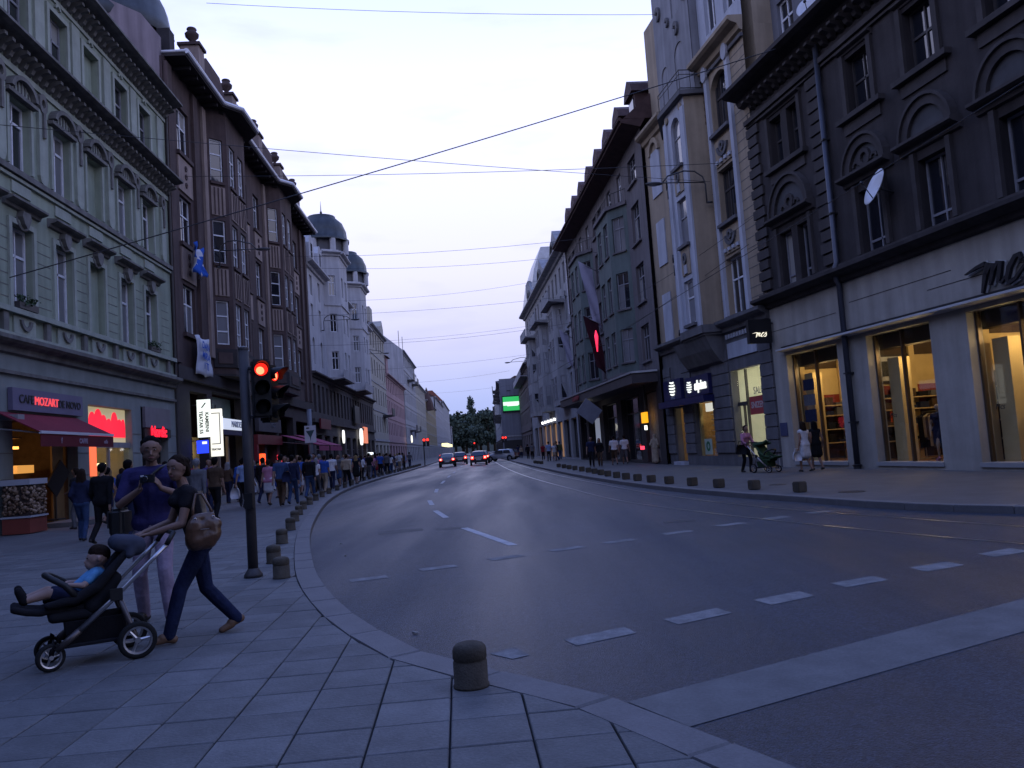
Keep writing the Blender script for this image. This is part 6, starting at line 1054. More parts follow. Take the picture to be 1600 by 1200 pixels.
# awnings
AWR = mat('awning_wine_red', (0.16, 0.018, 0.035), 0.85, 0.2, var=0.2, scale=2, bump=0.1, bscale=8); AWV = mat('awning_valance', (0.10, 0.012, 0.02), 0.85, 0.2, var=0.2)
def awning(F, label, u0, u1, zt, zb, n1, dx=0.0, m=AWR, trim=True):
    q = F.xy(u0, 0); t = thing('awning', label, 'awning', (q.x, q.y, zb), F.a, 'shop awnings'); w = u1-u0; S = F.s; b = MB(); n = 10
    for i in range(n):
        x0, x1 = w*i/n, w*(i+1)/n; b.quad((x0, S*0.05, zt-zb), (x1, S*0.05, zt-zb), (x1, S*n1, 0.0), (x0, S*n1, 0.0)); b.quad((x0, S*0.05, zt-zb-0.03), (x1, S*0.05, zt-zb-0.03), (x1, S*n1, -0.03), (x0, S*n1, -0.03))
    b.add([(0, S*0.05, zt-zb), (0, S*n1, 0), (0, S*n1, -0.03), (0, S*0.05, zt-zb-0.03)], [(0, 1, 2, 3)]); put('canvas', b.mesh('canvas', [m]), t); b = MB(); b.box(0, w, *sorted((S*n1, S*(n1+0.012))), -0.42, -0.07); put('valance', b.mesh('valance', [AWV if m is AWR else m]), t)
    if trim: put('front_bar', boxmesh(w, 0.07, 0.08, mat('front_bar_pale', (0.5, 0.5, 0.56), 0.4, 0.4, var=0.1)), t, (w/2, S*n1, -0.02))
    for x in (0.15, w-0.15): b = MB(); b.tube([(x, S*0.05, zt-zb-0.5), (x, S*n1, -0.05)], 0.02, 5); put('support_arm', b.mesh('support_arm', [GREYPAINT]), t)
    return t
t = awning(G, 'wine red awning with a pale front bar over the kiosk of the green building', 9.6, 14.4, 3.6, 2.95, 1.25)
for x, s_, tx in ((1.2, 0.22, 'f'), (2.6, 0.2, 'CAFFE'), (4.2, 0.15, 'caffe')): o = put('lettering', textmesh(tx, s_, 0.003, mat('valance_print', (0.26, 0.2, 0.26), 0.7, 0.2), 0.0, 0.01), t, (x, -1.27, -0.25)); o.rotation_euler = (PI/2, 0, 0)
AWP = mat('awning_rose', (0.30, 0.055, 0.12), 0.85, 0.2, var=0.2, scale=2)
awning(BR, 'nearer of two rose pink awnings over the pavement cafe', 19.4, 23.4, 3.6, 2.75, 2.7, m=AWP, trim=False); awning(BR, 'farther of two rose pink awnings over the pavement cafe', 24.0, 29.5, 3.7, 2.75, 2.7, m=AWP, trim=False)
# kiosk: snack cart, counter, step
q = G.xy(10.15, 0.5); t = thing('snack_cart', 'snack cart with a glass front full of nuts at the kiosk door', 'cart', (q.x, q.y, 0.12), G.a)
put('base', boxmesh(0.95, 0.75, 0.42, mat('cart_red', (0.17, 0.04, 0.03), 0.5, 0.4, var=0.2)), t, (0, 0, 0.23)); put('counter', boxmesh(1.0, 0.8, 0.16, mat('cart_white', (0.35, 0.36, 0.4), 0.5, 0.4, var=0.1)), t, (0, 0, 1.45)); put('ledge', boxmesh(1.0, 0.82, 0.05, mat('cart_white', (0.4, 0.4, 0.4))), t, (0, 0, 0.48)); put('picture_panel', boxmesh(0.9, 0.7, 0.86, mat('nut_panel', (0.05, 0.035, 0.03), 0.6, 0.3)), t, (0, 0, 0.94))
b = MB()
for k in range(130): b.ball((random.uniform(-0.43, 0.43), -0.36-random.uniform(0, 0.03), random.uniform(0.56, 1.3)), random.uniform(0.03, 0.055), 6, 4, random.randrange(3), sx=random.uniform(0.8, 1.4))
for k in range(120): b.ball((-0.452-random.uniform(0, 0.03), random.uniform(-0.33, 0.33), random.uniform(0.56, 1.32)), random.uniform(0.03, 0.055), 6, 4, random.randrange(3), sy=random.uniform(0.8, 1.4))
tag(put('nuts', b.mesh('nuts', [mat('nut_%d' % k, c, 0.6, 0.3, var=0.3, scale=9) for k, c in enumerate(((0.16, 0.10, 0.06), (0.28, 0.2, 0.14), (0.09, 0.05, 0.03)))]), t), kind='stuff')
q = G.xy(13.2, 0.7); o = put('door_step', boxmesh(2.8, 1.3, 0.14, KERB), None, (q.x, q.y, 0.19)); o.rotation_euler.z = G.a; tag(o, 'low stone step in front of the kiosk door', 'step')
q = G.xy(13.6, -0.3); t = thing('menu_stand', 'dark menu board tilted on a stand in the kiosk doorway', 'menu board', (q.x, q.y, 0.26), G.a); o = put('board', boxmesh(0.75, 0.05, 0.95, IRON), t, (0, -0.1, 1.35)); o.rotation_euler = (0.2, 0.6, 0); put('leg', boxmesh(0.06, 0.06, 1.2, IRON), t, (0, 0, 0.6)); put('foot', boxmesh(0.5, 0.4, 0.05, IRON), t, (0, 0, 0.03))
# laundry and banner on the brown building
def cloth(name, label, cat, F, u, n, z, w, h, m, m2=None, crumple=0.08, seed=1):
    rnd = random.Random(seed); b = MB(); nx, nz = 8, 8
    for i in range(nx+1):
        for j in range(nz+1): b.v.append((w*(i/nx-0.5)*(1-0.15*crumple*8*abs(math.sin(j*0.9))), F.s*(crumple*math.sin(i*1.3+j*0.5)+rnd.uniform(0, crumple*0.6)+crumple*1.2), -h*j/nz+crumple*0.8*math.sin(i*1.1)))
    for i in range(nx):
        for j in range(nz): b.f.append((i*(nz+1)+j, (i+1)*(nz+1)+j, (i+1)*(nz+1)+j+1, i*(nz+1)+j+1)); b.m.append(1 if (m2 and (i+j*0.7) % 5 > 2.2) else 0)
    me = b.mesh(name, [m, m2 or m], True); md = None; o = put(name, me, None, tuple(F.world(u, n, z)), F.a); sm = o.modifiers.new('thickness', 'SOLIDIFY'); sm.thickness = 0.012; return tag(o, label, cat)
LB_ = mat('cloth_blue_flag', (0.03, 0.10, 0.42), 0.9, 0.1, var=0.2); WH_ = mat('cloth_white_flag', (0.5, 0.52, 0.58), 0.9, 0.1, var=0.15)
cloth('bundled_flag', 'bundled blue and white flag hanging from a brown building window', 'flag', BR, 1.6, 0.25, 12.6, 1.7, 1.5, LB_, WH_, 0.16, 2); o = cloth('banner', 'white banner with blue scrawl hanging under a lower window', 'banner', BR, 2.2, 0.25, 8.1, 2.4, 1.9, WH_, None, 0.07, 3)
for k, s_ in enumerate(('DAN', 'MIRA', 'I TI')): l = put('lettering', textmesh(s_, 0.5, 0.003, LB_, 0.1, 0.01), o, (0.0, -0.24, -0.45-0.5*k)); l.rotation_euler = (PI/2, 0.1, 0)
# flags on the dark grey building
def flag(label, F, u, n, z, w, h, m, lean):
    t = thing('flag', label, 'flag', tuple(F.world(u, 0.1, z)), F.a, 'flags on the dark grey building'); b = MB(); S = F.s; b.tube([(0, 0, 0), (0, S*n, 0.9)], 0.03, 6); put('flagpole', b.mesh('flagpole', [GREYPAINT], True), t); b = MB(); nx, nz = 4, 10
    for i in range(nx+1):
        for j in range(nz+1): f_ = j/nz; b.v.append((0.12*math.sin(i*1.5+j*0.8)+lean*f_*0.5, S*(n*(0.35+0.65*i/nx)*(1-0.4*f_)), 0.9*(0.35+0.65*i/nx)-h*f_))
    for i in range(nx):
        for j in range(nz): b.f.append((i*(nz+1)+j, (i+1)*(nz+1)+j, (i+1)*(nz+1)+j+1, i*(nz+1)+j+1)); b.m.append(0)
    put('flag_cloth', b.mesh('flag_cloth', [m], True), t); return t
flag('long pale flag hanging beside the first green bay', DF, 13.5, 1.5, 13.4, 1.4, 4.4, mat('flag_pale', (0.30, 0.29, 0.37), 0.9, 0.1, var=0.12), -1.5); flag('narrow pale flag near the far end of the dark grey building', DF, 27.3, 1.2, 10.6, 0.9, 3.0, mat('flag_pale', (0.4, 0.4, 0.4)), -1.2); flag('dark flag hanging below the long pale flag', DF, 12.6, 1.6, 9.4, 1.2, 3.6, mat('flag_maroon', (0.035, 0.012, 0.018), 0.9, 0.1), -0.6); 
q = DF.world(11.2, 1.15, 7.6); t = thing('neon_arrow', 'glowing red neon stroke in front of the dark flag', 'neon sign', tuple(q), DF.a); b = MB(); b.tube([(0, 0, 0), (0.5, -0.1, 1.1), (0.55, -0.1, 1.5)], [0.04, 0.13, 0.03], 8); put('neon_tube', b.mesh('neon_tube', [emis('neon_rose', (1.0, 0.03, 0.09), 1.6)], True), t); b = MB(); b.tube([(0.2, -0.15, 0.4), (0.2, -1.1, 0.4)], 0.03, 6); put('arm', b.mesh('arm', [IRON]), t)
q = DF.world(10.2, 0.5, 12.2); o = put('red_neon_sign', boxmesh(0.5, 0.12, 0.35, emis('neon_rose', (1, 0, 0), 1)), None, tuple(q)); o.rotation_euler.z = DF.a; tag(o, 'small red neon sign high between the two green bays', 'neon sign')
q = DF.world(9.0, 2.4, 3.55); o = put('tilted_sign', boxmesh(0.10, 1.3, 1.1, mat('tilted_board', (0.15, 0.16, 0.2), 0.6, 0.3)), None, tuple(q)); o.rotation_euler = (0.7, 0, DF.a); tag(o, 'square board hanging tilted under the long canopy', 'sign')
# ------------------------------------------------------------ cars
TYRE = mat('tyre_rubber', (0.015, 0.015, 0.015), 0.85, 0.2, var=0.1); RIM = mat('wheel_rim', (0.3, 0.3, 0.32), 0.35, 0.5, metal=0.8, var=0.1); CGL = mat('car_glass', (0.015, 0.018, 0.022), 0.06, 0.7, var=0); TAIL = emis('tail_light_lit', (1.0, 0.045, 0.035), 4.0); TAILP = emis('brake_light_hot', (1.0, 0.25, 0.2), 7.0); HEADL = emis('head_light_lit', (1.0, 0.95, 0.8), 4.0); PLATE = mat('number_plate', (0.5, 0.5, 0.5), 0.5, 0.3, var=0.05)
def car(label, loc, rz, col, kind='hatch', lit=True, heads=False, colname='car'):
    t = thing('car', label, 'car', loc, rz, 'cars on the street'); P = mat('paint_'+colname, col, 0.3, 0.5, var=0.08, coat=0.6)
    # side profile y (front +), z ; lofted across the width with tumblehome
    if kind == 'hatch': pro = [(-2.0, 0.32), (-2.05, 0.55), (-1.98, 0.95), (-1.55, 1.42), (-0.9, 1.5), (0.2, 1.48), (1.0, 1.02), (1.75, 0.86), (2.0, 0.66), (2.03, 0.34)]
    else: pro = [(-2.25, 0.32), (-2.3, 0.58), (-2.25, 0.98), (-1.7, 1.05), (-1.05, 1.42), (-0.3, 1.47), (0.3, 1.42), (1.1, 1.0), (1.95, 0.86), (2.2, 0.64), (2.22, 0.34)]
    def hw(y, z): return (0.86 if z < 1.0 else 0.86-0.22*(z-1.0)/0.48)*(1-0.06*(abs(y)/2.2)**4)
    b = MB(); n = len(pro); N = 9
    for i in range(N):
        s_ = -1+2*i/(N-1)
        for y, z in pro: k = abs(s_)**3; b.v.append((s_*hw(y, z), y*(1-0.05*k), z-0.05*k*(1 if z > 0.5 else 0)))
    for i in range(N-1):
        for j in range(n-1): b.f.append((i*n+j, (i+1)*n+j, (i+1)*n+j+1, i*n+j+1)); b.m.append(0)
    b.f.append(tuple(range(n))); b.m.append(0); b.f.append(tuple(range((N-1)*n, N*n))[::-1]); b.m.append(0); b.f += [(i*n, i*n+n-1, (i+1)*n+n-1, (i+1)*n) for i in range(N-1)]; b.m += [0]*(N-1)
    put('body', b.mesh('body', [P], True), t)
    def pan(name, vs, m): b = MB(); b.add(vs, [tuple(range(len(vs)))]); o = put(name, b.mesh(name, [m]), t); sm = o.modifiers.new('t', 'SOLIDIFY'); sm.thickness = 0.02; sm.offset = 0
    rear = ((-2.0, 1.0), (-1.6, 1.40)) if kind == 'hatch' else ((-1.72, 1.08), (-1.1, 1.39))
    (y0, z0), (y1, z1) = rear; e = 0.03
    pan('rear_window', [(-0.66, y0-e, z0), (0.66, y0-e, z0), (0.56, y1-e, z1+0.01), (-0.56, y1-e, z1+0.01)], CGL); pan('windscreen', [(-0.68, 1.0+e, 1.05), (0.68, 1.0+e, 1.05), (0.56, 0.28+e, 1.45), (-0.56, 0.28+e, 1.45)], CGL)
    for sx in (-1, 1):
        for ya, yb in ((-1.45, -0.5), (-0.42, 0.72)): pan('side_window', [(sx*(0.875), ya, 1.0), (sx*0.875, yb+(0.0 if yb < 0 else 0.1), 1.0), (sx*0.79, yb-(0 if yb < 0 else 0.4), 1.36), (sx*0.79, ya+(0.2 if ya < -1 else 0), 1.36)], CGL)
        ye = -2.02 if kind == 'hatch' else -2.28
        q = put('tail_light', boxmesh(0.26, 0.06, 0.2 if kind == 'sedan' else 0.3, TAIL if lit else mat('tail_light_dark', (0.15, 0.01, 0.012), 0.3, 0.5)), t, (sx*0.66, ye-0.01, 0.82)); 
        if lit: put('brake_bulb', boxmesh(0.14, 0.02, 0.1, TAILP), q, (0, -0.04, 0))
        put('headlight', boxmesh(0.32, 0.1, 0.14, HEADL if heads else PLATE), t, (sx*0.62, 1.98 if kind == 'hatch' else 2.18, 0.68)); put('door_mirror', boxmesh(0.16, 0.1, 0.12, P), t, (sx*0.95, 0.62, 1.02)); put('door_handle', boxmesh(0.02, 0.16, 0.03, RIM), t, (sx*0.875, -0.3, 0.9))
        for y in (-1.3, 1.3):
            w = put('wheel', None, t); bpy.data.objects.remove(w, do_unlink=True); b = MB(); b.lathe([(0.2, -0.1), (0.3, -0.1), (0.32, -0.06), (0.32, 0.06), (0.3, 0.1), (0.2, 0.1)], n=18); w = put('wheel', b.mesh('wheel', [TYRE], True), t, (sx*0.8, y, 0.32), rot=Euler((0, PI/2, 0))); b = MB(); b.lathe([(0.0, -0.105), (0.06, -0.108), (0.19, -0.09), (0.205, -0.07), (0.205, 0.07), (0.19, 0.09), (0.06, 0.108), (0, 0.105)], n=12); put('rim', b.mesh('rim', [RIM]), w)
            b = MB(); b.lathe([(0.0, 0), (0.38, 0)], n=18); put('wheel_arch', b.mesh('wheel_arch', [TYRE]), t, (sx*0.872, y, 0.36), rot=Euler((0, PI/2, 0)))
    put('number_plate', boxmesh(0.5, 0.02, 0.12, PLATE), t, (0, -2.07 if kind == 'hatch' else -2.32, 0.6)); put('bumper', boxmesh(1.6, 0.12, 0.2, mat('bumper_dark', (0.03, 0.03, 0.032), 0.6, 0.3)), t, (0, -2.03 if kind == 'hatch' else -2.28, 0.42))
    return t
HD = math.radians(3.0)
car('black saloon with lit tail lights in the left lane', (-7.55, 90, 0), HD, (0.012, 0.013, 0.016), 'sedan', colname='black'); car('dark red hatchback braking in the middle lane', (-4.1, 88, 0), HD, (0.05, 0.008, 0.012), 'hatch', colname='wine'); car('silver hatchback turning side-on across the right lane', (-1.9, 105, 0), HD+math.radians(68), (0.30, 0.33, 0.38), 'hatch', lit=False, heads=True, colname='silver')
for i, (x, y, c, k, n, lab) in enumerate([(-7.0, 102, (0.03, 0.008, 0.01), 'hatch', 'maroon', 'maroon car queuing behind the black saloon'), (-4.2, 99, (0.02, 0.02, 0.03), 'sedan', 'navy', 'navy saloon queuing ahead of the dark red hatchback'), (-8.0, 114, (0.06, 0.06, 0.065), 'hatch', 'grey', 'grey hatchback with red lights in the left queue'), (-5.1, 113, (0.012, 0.012, 0.014), 'hatch', 'black', 'black hatchback with red lights in the middle queue'), (-8.9, 128, (0.02, 0.02, 0.03), 'sedan', 'navy', 'navy saloon far up the left queue'), (-6.0, 128, (0.06, 0.06, 0.065), 'sedan', 'grey', 'grey saloon far up the middle queue'), (-6.5, 138, (0.05, 0.008, 0.01), 'hatch', 'wine', 'wine coloured car at the far end of the middle queue'), (-9.6, 140, (0.3, 0.3, 0.32), 'hatch', 'silver', 'silver car at the far end of the left queue'), (-7.6, 158, (0.02, 0.02, 0.02), 'sedan', 'black', 'farthest black car of the queue')]): car(lab, (x, y, 0), HD, c, k, colname=n)
for i, (x, y) in enumerate(((-19.5, 215), (-20.2, 228), (-21.2, 245), (-22.0, 262))):
    t = thing('shop_sign', ORD[len([1 for q in (215, 228, 245, 262) if q < y])]+' of the small yellow lit shop signs far up the left row', 'sign', (x+1.0, y, 3.6), 0, 'far lit shop signs on the left'); put('sign_face', boxmesh(1.6, 0.3, 0.8, emis('far_yellow_sign', (1.0, 0.92, 0.45), 1.6)), t, (0, 0, 0)); put('bracket', boxmesh(1.9, 0.08, 0.08, IRON), t, (-0.8, 0, 0.5))
# ================================================================== PEOPLE
SKIN = mat('skin', (0.21, 0.125, 0.09), 0.6, 0.3, var=0.08, scale=6); SKIN_P = mat('skin_pale', (0.32, 0.21, 0.165), 0.6, 0.3, var=0.08, scale=6)
HAIRS = {n: mat('hair_'+n, c, 0.85, 0.08, var=0.45, scale=30, bump=0.5, bscale=90) for n, c in dict(black=(0.006, 0.005, 0.005), brown=(0.020, 0.012, 0.008), grey=(0.18, 0.18, 0.19), blond=(0.22, 0.15, 0.07)).items()}
LEATHER = mat('shoe_leather', (0.02, 0.016, 0.014), 0.5, 0.35, var=0.2)
V3 = Vector
def cap(p0, r0, p1, r1, tag_=0, n=10):
    return (V3(p0), r0, V3(p1), r1, tag_)
def capsule_mesh(b, p0, r0, p1, r1, n=10, m=4):
    d = p1-p0; L = d.length
    if L < 1e-5: d = V3((0, 0, 1)); L = 1e-5
    d = d/L; ref = V3((0, 0, 1)) if abs(d.z) < 0.9 else V3((1, 0, 0)); a = d.cross(ref).normalized(); c = d.cross(a)
    rings = []
    for i in range(m+1): t = -PI/2+PI/2*i/m; rings.append((p0+d*(r0*math.sin(t)), r0*math.cos(t)))
    for i in range(m+1): t = PI/2*i/m; rings.append((p1+d*(r1*math.sin(t)), r1*math.cos(t)))
    vs, fs = [], []
    for ctr, r in rings:
        r = max(r, 1e-4)
        for k in range(n): vs.append(tuple(ctr+(a*math.cos(2*PI*k/n)+c*math.sin(2*PI*k/n))*r))
    R = len(rings)
    for i in range(R-1):
        for k in range(n): fs.append((i*n+k, i*n+(k+1) % n, (i+1)*n+(k+1) % n, (i+1)*n+k))
    fs.append(tuple(range(n))[::-1]); fs.append(tuple((R-1)*n+k for k in range(n))); b.add(vs, fs)
def fuse(name, caps, voxel, mats, smooth_it=3):
    """one continuous skin over the tapered limbs, coloured by the limb that lies nearest"""
    b = MB()
    for p0, r0, p1, r1, _t in caps: capsule_mesh(b, p0, r0, p1, r1)
    o = b.build(name, mats[0]); rm = o.modifiers.new('skin', 'REMESH'); rm.mode = 'VOXEL'; rm.voxel_size = voxel; rm.use_smooth_shade = True
    sm = o.modifiers.new('soft', 'SMOOTH'); sm.iterations = smooth_it; sm.factor = 0.5
    dg = bpy.context.evaluated_depsgraph_get(); me = bpy.data.meshes.new_from_object(o.evaluated_get(dg)); bpy.data.objects.remove(o, do_unlink=True); me.name = name
    me.materials.clear()
    for m in mats: me.materials.append(m)
    nf = len(me.polygons)
    if len(mats) > 1 and nf:
        ce = np.empty(nf*3); me.polygons.foreach_get('center', ce); ce = ce.reshape(-1, 3); best = np.full(nf, 1e9); idx = np.zeros(nf, int)
        for p0, r0, p1, r1, t in caps:
            a = np.array(p0); d = np.array(p1)-a; L2 = max(d@d, 1e-9); s_ = np.clip(((ce-a)@d)/L2, 0, 1); dist = np.linalg.norm(ce-a-s_[:, None]*d, axis=1)-(r0+(r1-r0)*s_)
            k = dist < best; best[k] = dist[k]; idx[k] = t
        me.polygons.foreach_set('material_index', idx.tolist())
    me.polygons.foreach_set('use_smooth', [True]*nf); me.update(); return me
def ik(a, c, l1, l2, pole):
    a, c, pole = V3(a), V3(c), V3(pole); d = c-a; L = min(d.length, (l1+l2)*0.999); u = d.normalized(); x = (l1*l1-l2*l2+L*L)/(2*L); h = math.sqrt(max(0, l1*l1-x*x)); w = pole-u*pole.dot(u); w = w.normalized() if w.length > 1e-5 else V3((0, 1, 0))
    return a+u*x+w*h, a+u*L
SK, SHT, TRO, HAI, SHO = 0, 1, 2, 3, 4
def figure(h=1.75, fem=False, feet=None, hands=None, lean=0.03, hair='short', sleeve=0.55, legs='trousers', turn=(0, 0), parts=None, bulk=1.0, elbow=None, detail=False):
    """limbs of a standing or walking figure facing +y; returns {group: capsules}"""
    G_ = {k: [] for k in ('body', 'shirt', 'trousers', 'hair', 'shoes', 'skirt')}; B_ = G_['body']; k = h/1.75; sw = (0.185 if not fem else 0.16)*k*bulk; hp = (0.085 if not fem else 0.09)*k
    feet = feet or [(-0.10, 0.0, 0.0, 0), (0.10, 0.02, 0.0, 0)]
    pelvis = V3((0, 0, 0.525*h)); mid = V3((0, lean*0.45*h*0.6, 0.66*h)); chest = V3((0, lean*0.9*h*0.55, 0.778*h)); neck = V3((0, lean*h*0.62+0.0, 0.835*h)); headc = neck+V3((turn[0]*0.02, 0.025*k+0.01+lean*0.05, 0.095*h))
    l1, l2 = 0.245*h, 0.245*h; mx = max(((V3((f[0], f[1], f[2]+0.045*h))-pelvis-V3((hp if i else -hp, 0, -0.02))).length for i, f in enumerate(feet)))
    if mx > (l1+l2)*0.995: pelvis.z -= (mx-(l1+l2)*0.995)*1.15; dz = pelvis.z-0.525*h; mid.z += dz; chest.z += dz; neck.z += dz; headc.z += dz
    tr, sh = G_['trousers'], G_['shirt']; e = 0.012*k
    for i, f in enumerate(feet):
        sx = -1 if i == 0 else 1; hip = pelvis+V3((sx*hp, 0, -0.02)); ang = f[3]; ank = V3((f[0], f[1], f[2]+0.045*h)); kn, ank = ik(hip, ank, l1, l2, (math.sin(ang)*0.5, 1, 0.15)); fd = V3((math.sin(ang), math.cos(ang), 0)); pit = f[4] if len(f) > 4 else 0.0
        toe = ank+fd*(0.125*k)+V3((0, 0, -0.036*k-pit*0.1)); heel = ank-fd*0.035*k+V3((0, 0, -0.035*k+pit*0.05)); rt, rk, ra = (0.082*k*bulk, 0.052*k, 0.036*k)
        if fem: rt *= 1.02
        B_ += [cap(hip, rt, kn, rk, SK), cap(kn, rk*0.98, kn.lerp(ank, 0.35), 0.053*k, SK), cap(kn.lerp(ank, 0.35), 0.053*k, ank, ra, SK), cap(heel, 0.032*k, toe, 0.026*k, SK)]
        G_['shoes'] += [cap(heel, 0.042*k, ank.lerp(toe, 0.45)+V3((0, 0, 0.004)), 0.043*k, SHO), cap(ank.lerp(toe, 0.45)+V3((0, 0, -0.012)), 0.040*k, toe+fd*0.02, 0.032*k, SHO)]
        if legs == 'trousers': tr += [cap(hip, rt+e, kn, rk+e*1.3, TRO), cap(kn, rk+e*1.3, kn.lerp(ank, 0.35), 0.053*k+e*1.2, TRO), cap(kn.lerp(ank, 0.35), 0.053*k+e*1.2, ank+V3((0, 0, 0.0)), ra+e*1.8, TRO)]
        elif legs == 'shorts': tr += [cap(hip, rt+e, kn+V3((0, 0, 0.02)), rk+e*2.6, TRO)]
    hw = hp*0.95
    B_ += [cap(pelvis+V3((-hw, 0, 0.0)), 0.098*k*bulk, pelvis+V3((hw, 0, 0.0)), 0.098*k*bulk, SK), cap(pelvis, 0.11*k*bulk, mid, 0.095*k*bulk, SK)]
    tr += [cap(pelvis+V3((-hw, -0.01, 0.0)), 0.098*k*bulk+e, pelvis+V3((hw, -0.01, 0.0)), 0.098*k*bulk+e, TRO), cap(pelvis, 0.11*k+e, pelvis+V3((0, 0, 0.09*k)), 0.105*k*bulk+e*0.6, TRO)]
    ww = (0.062 if not fem else 0.045)*k*bulk; cw = sw-0.085*k
    tor = [cap(mid+V3((-ww, 0, 0)), 0.092*k*bulk, mid+V3((ww, 0, 0)), 0.092*k*bulk), cap(chest+V3((-cw, 0, 0)), 0.105*k*bulk, chest+V3((cw, 0, 0)), 0.105*k*bulk), cap(mid+V3((-ww, 0, 0)), 0.09*k*bulk, chest+V3((-cw, 0, 0)), 0.1*k), cap(mid+V3((ww, 0, 0)), 0.09*k*bulk, chest+V3((cw, 0, 0)), 0.1*k), cap(chest, 0.1*k, neck+V3((0, -0.01, -0.03)), 0.055*k),
           cap(chest+V3((-cw, 0, 0.03*k)), 0.075*k, chest+V3((cw, 0, 0.03*k)), 0.075*k)]
    if fem: tor += [cap(chest+V3((s_*0.07*k, 0.075*k, -0.03*k)), 0.062*k, chest+V3((s_*0.07*k, 0.06*k, -0.03*k)), 0.066*k) for s_ in (-1, 1)]
    B_ += tor; sh += [(p, r+e, q, r2+e*(0.3 if i == 4 else 1), SHT) for i, (p, r, q, r2, _) in enumerate(tor)]; sh += [cap(pelvis+V3((0, 0, 0.05*k)), 0.105*k*bulk+e*1.4, mid, 0.096*k*bulk+e, SHT), cap(mid, 0.095*k*bulk+e, chest, 0.105*k*bulk+e, SHT), cap(pelvis+V3((-hw*0.9, 0, 0.03*k)), 0.1*k*bulk+e*1.8, pelvis+V3((hw*0.9, 0, 0.03*k)), 0.1*k*bulk+e*1.8, SHT), cap(pelvis+V3((-hw*0.5, 0, 0.06)), 0.1*k*bulk+e, mid+V3((-ww, 0, 0)), 0.093*k*bulk+e, SHT), cap(pelvis+V3((hw*0.5, 0, 0.06)), 0.1*k*bulk+e, mid+V3((ww, 0, 0)), 0.093*k*bulk+e, SHT)]
    a1, a2 = 0.172*h, 0.155*h; hands = hands or [(-sw-0.06, 0.05, 0.44*h), (sw+0.06, 0.0, 0.44*h)]
    J = {}
    for i, hd in enumerate(hands):
        sx = -1 if i == 0 else 1; S_ = chest+V3((sx*sw, 0, 0.04*k)); el, wr = ik(S_, hd, a1, a2, elbow[i] if elbow else (sx*0.35, -1, -0.1)); dr = (wr-el).normalized()
        B_ += [cap(neck+V3((0, -0.02, -0.005)), 0.046*k, S_+V3((-sx*0.02, -0.005, 0.012)), 0.046*k, SK)]; sh.append(cap(neck+V3((sx*0.03, -0.025, -0.022)), 0.042*k+e, S_+V3((-sx*0.02, -0.005, 0.012)), 0.048*k+e, SHT)); B_ += [cap(S_, 0.052*k, el, 0.039*k, SK), cap(el, 0.04*k, el.lerp(wr, 0.3), 0.039*k, SK), cap(el.lerp(wr, 0.3), 0.039*k, wr, 0.026*k, SK)]; J[i] = (S_, el, wr, dr)
        if not detail: B_ += [cap(wr, 0.027*k, wr+dr*0.07*k, 0.034*k, SK), cap(wr+dr*0.07*k, 0.03*k, wr+dr*0.14*k+V3((0, 0.01, 0)), 0.018*k, SK), cap(wr+dr*0.03, 0.014*k, wr+dr*0.09*k+V3((-sx*0.03, 0.02, 0)), 0.011*k, SK)]
        f_ = sleeve
        sh.append(cap(chest+V3((sx*cw, 0, 0.03*k)), 0.08*k+e, S_, 0.062*k+e, SHT))
        if f_ > 0.02:
            m_ = min(f_, 1.0); sh.append(cap(S_, 0.056*k+e*1.2, S_.lerp(el, m_), 0.045*k+e*(1.8 if f_ < 1 else 1), SHT))
            if f_ > 1: sh.append(cap(el, 0.042*k+e, el.lerp(wr, min(0.95, f_-1)), 0.03*k+e, SHT))
    hr = 0.078*k; up_ = V3((0, 0, 1))
    B_ += [cap(neck+V3((0, -0.02, -0.03)), 0.056*k, neck+V3((0, 0.0, 0.06*k)), 0.05*k, SK), cap(headc+V3((0, -0.012, 0.025*k)), 0.088*k, headc+V3((0, 0.005, 0.035*k)), 0.087*k, SK), cap(headc+V3((0, 0.022, -0.02*k)), 0.066*k, headc+V3((0, 0.036*k, -0.06*k)), 0.045*k, SK), cap(headc+V3((0, 0.0, 0.0)), 0.075*k, headc+V3((0, 0.02, -0.03*k)), 0.066*k, SK), cap(headc+V3((0, 0.086*k, 0.012*k)), 0.009*k, headc+V3((0, 0.106*k, -0.018*k)), 0.013*k, SK), cap(headc+V3((-0.08*k, -0.005, 0.0)), 0.014*k, headc+V3((-0.082*k, -0.01, 0.03*k)), 0.016*k, SK), cap(headc+V3((0.08*k, -0.005, 0.0)), 0.014*k, headc+V3((0.082*k, -0.01, 0.03*k)), 0.016*k, SK)]
    H_ = G_['hair']; hc = headc+V3((0, -0.018*k, 0.045*k))
    H_ += [cap(hc+V3((0, -0.028*k, 0.006)), 0.088*k, hc+V3((0, 0.004*k, 0.03*k)), 0.076*k, HAI), cap(hc+V3((0, -0.04*k, -0.01)), 0.078*k, hc+V3((0, -0.035*k, -0.075*k)), 0.055*k, HAI)]+[cap(hc+V3((s_*0.062*k, -0.012*k, 0.0)), 0.03*k, hc+V3((s_*0.07*k, -0.022*k, -0.035*k)), 0.018*k, HAI) for s_ in (-1, 1)]+[cap(hc+V3((s_*0.06*k, -0.035*k, 0.03*k)), 0.034*k, hc+V3((s_*0.052*k, -0.05*k, -0.06*k)), 0.036*k, HAI) for s_ in (-1, 1)]+[cap(hc+V3((s_*0.06*k, 0.018*k, 0.04*k)), 0.026*k, hc+V3((s_*0.076*k, 0.0, -0.005*k)), 0.016*k, HAI) for s_ in (-1, 1)]+[cap(hc+V3((x_*k, 0.052*k, 0.042*k)), 0.022*k, hc+V3((x_*1.5*k, 0.02*k, 0.05*k)), 0.03*k, HAI) for x_ in (-0.035, -0.012, 0.012, 0.035)]
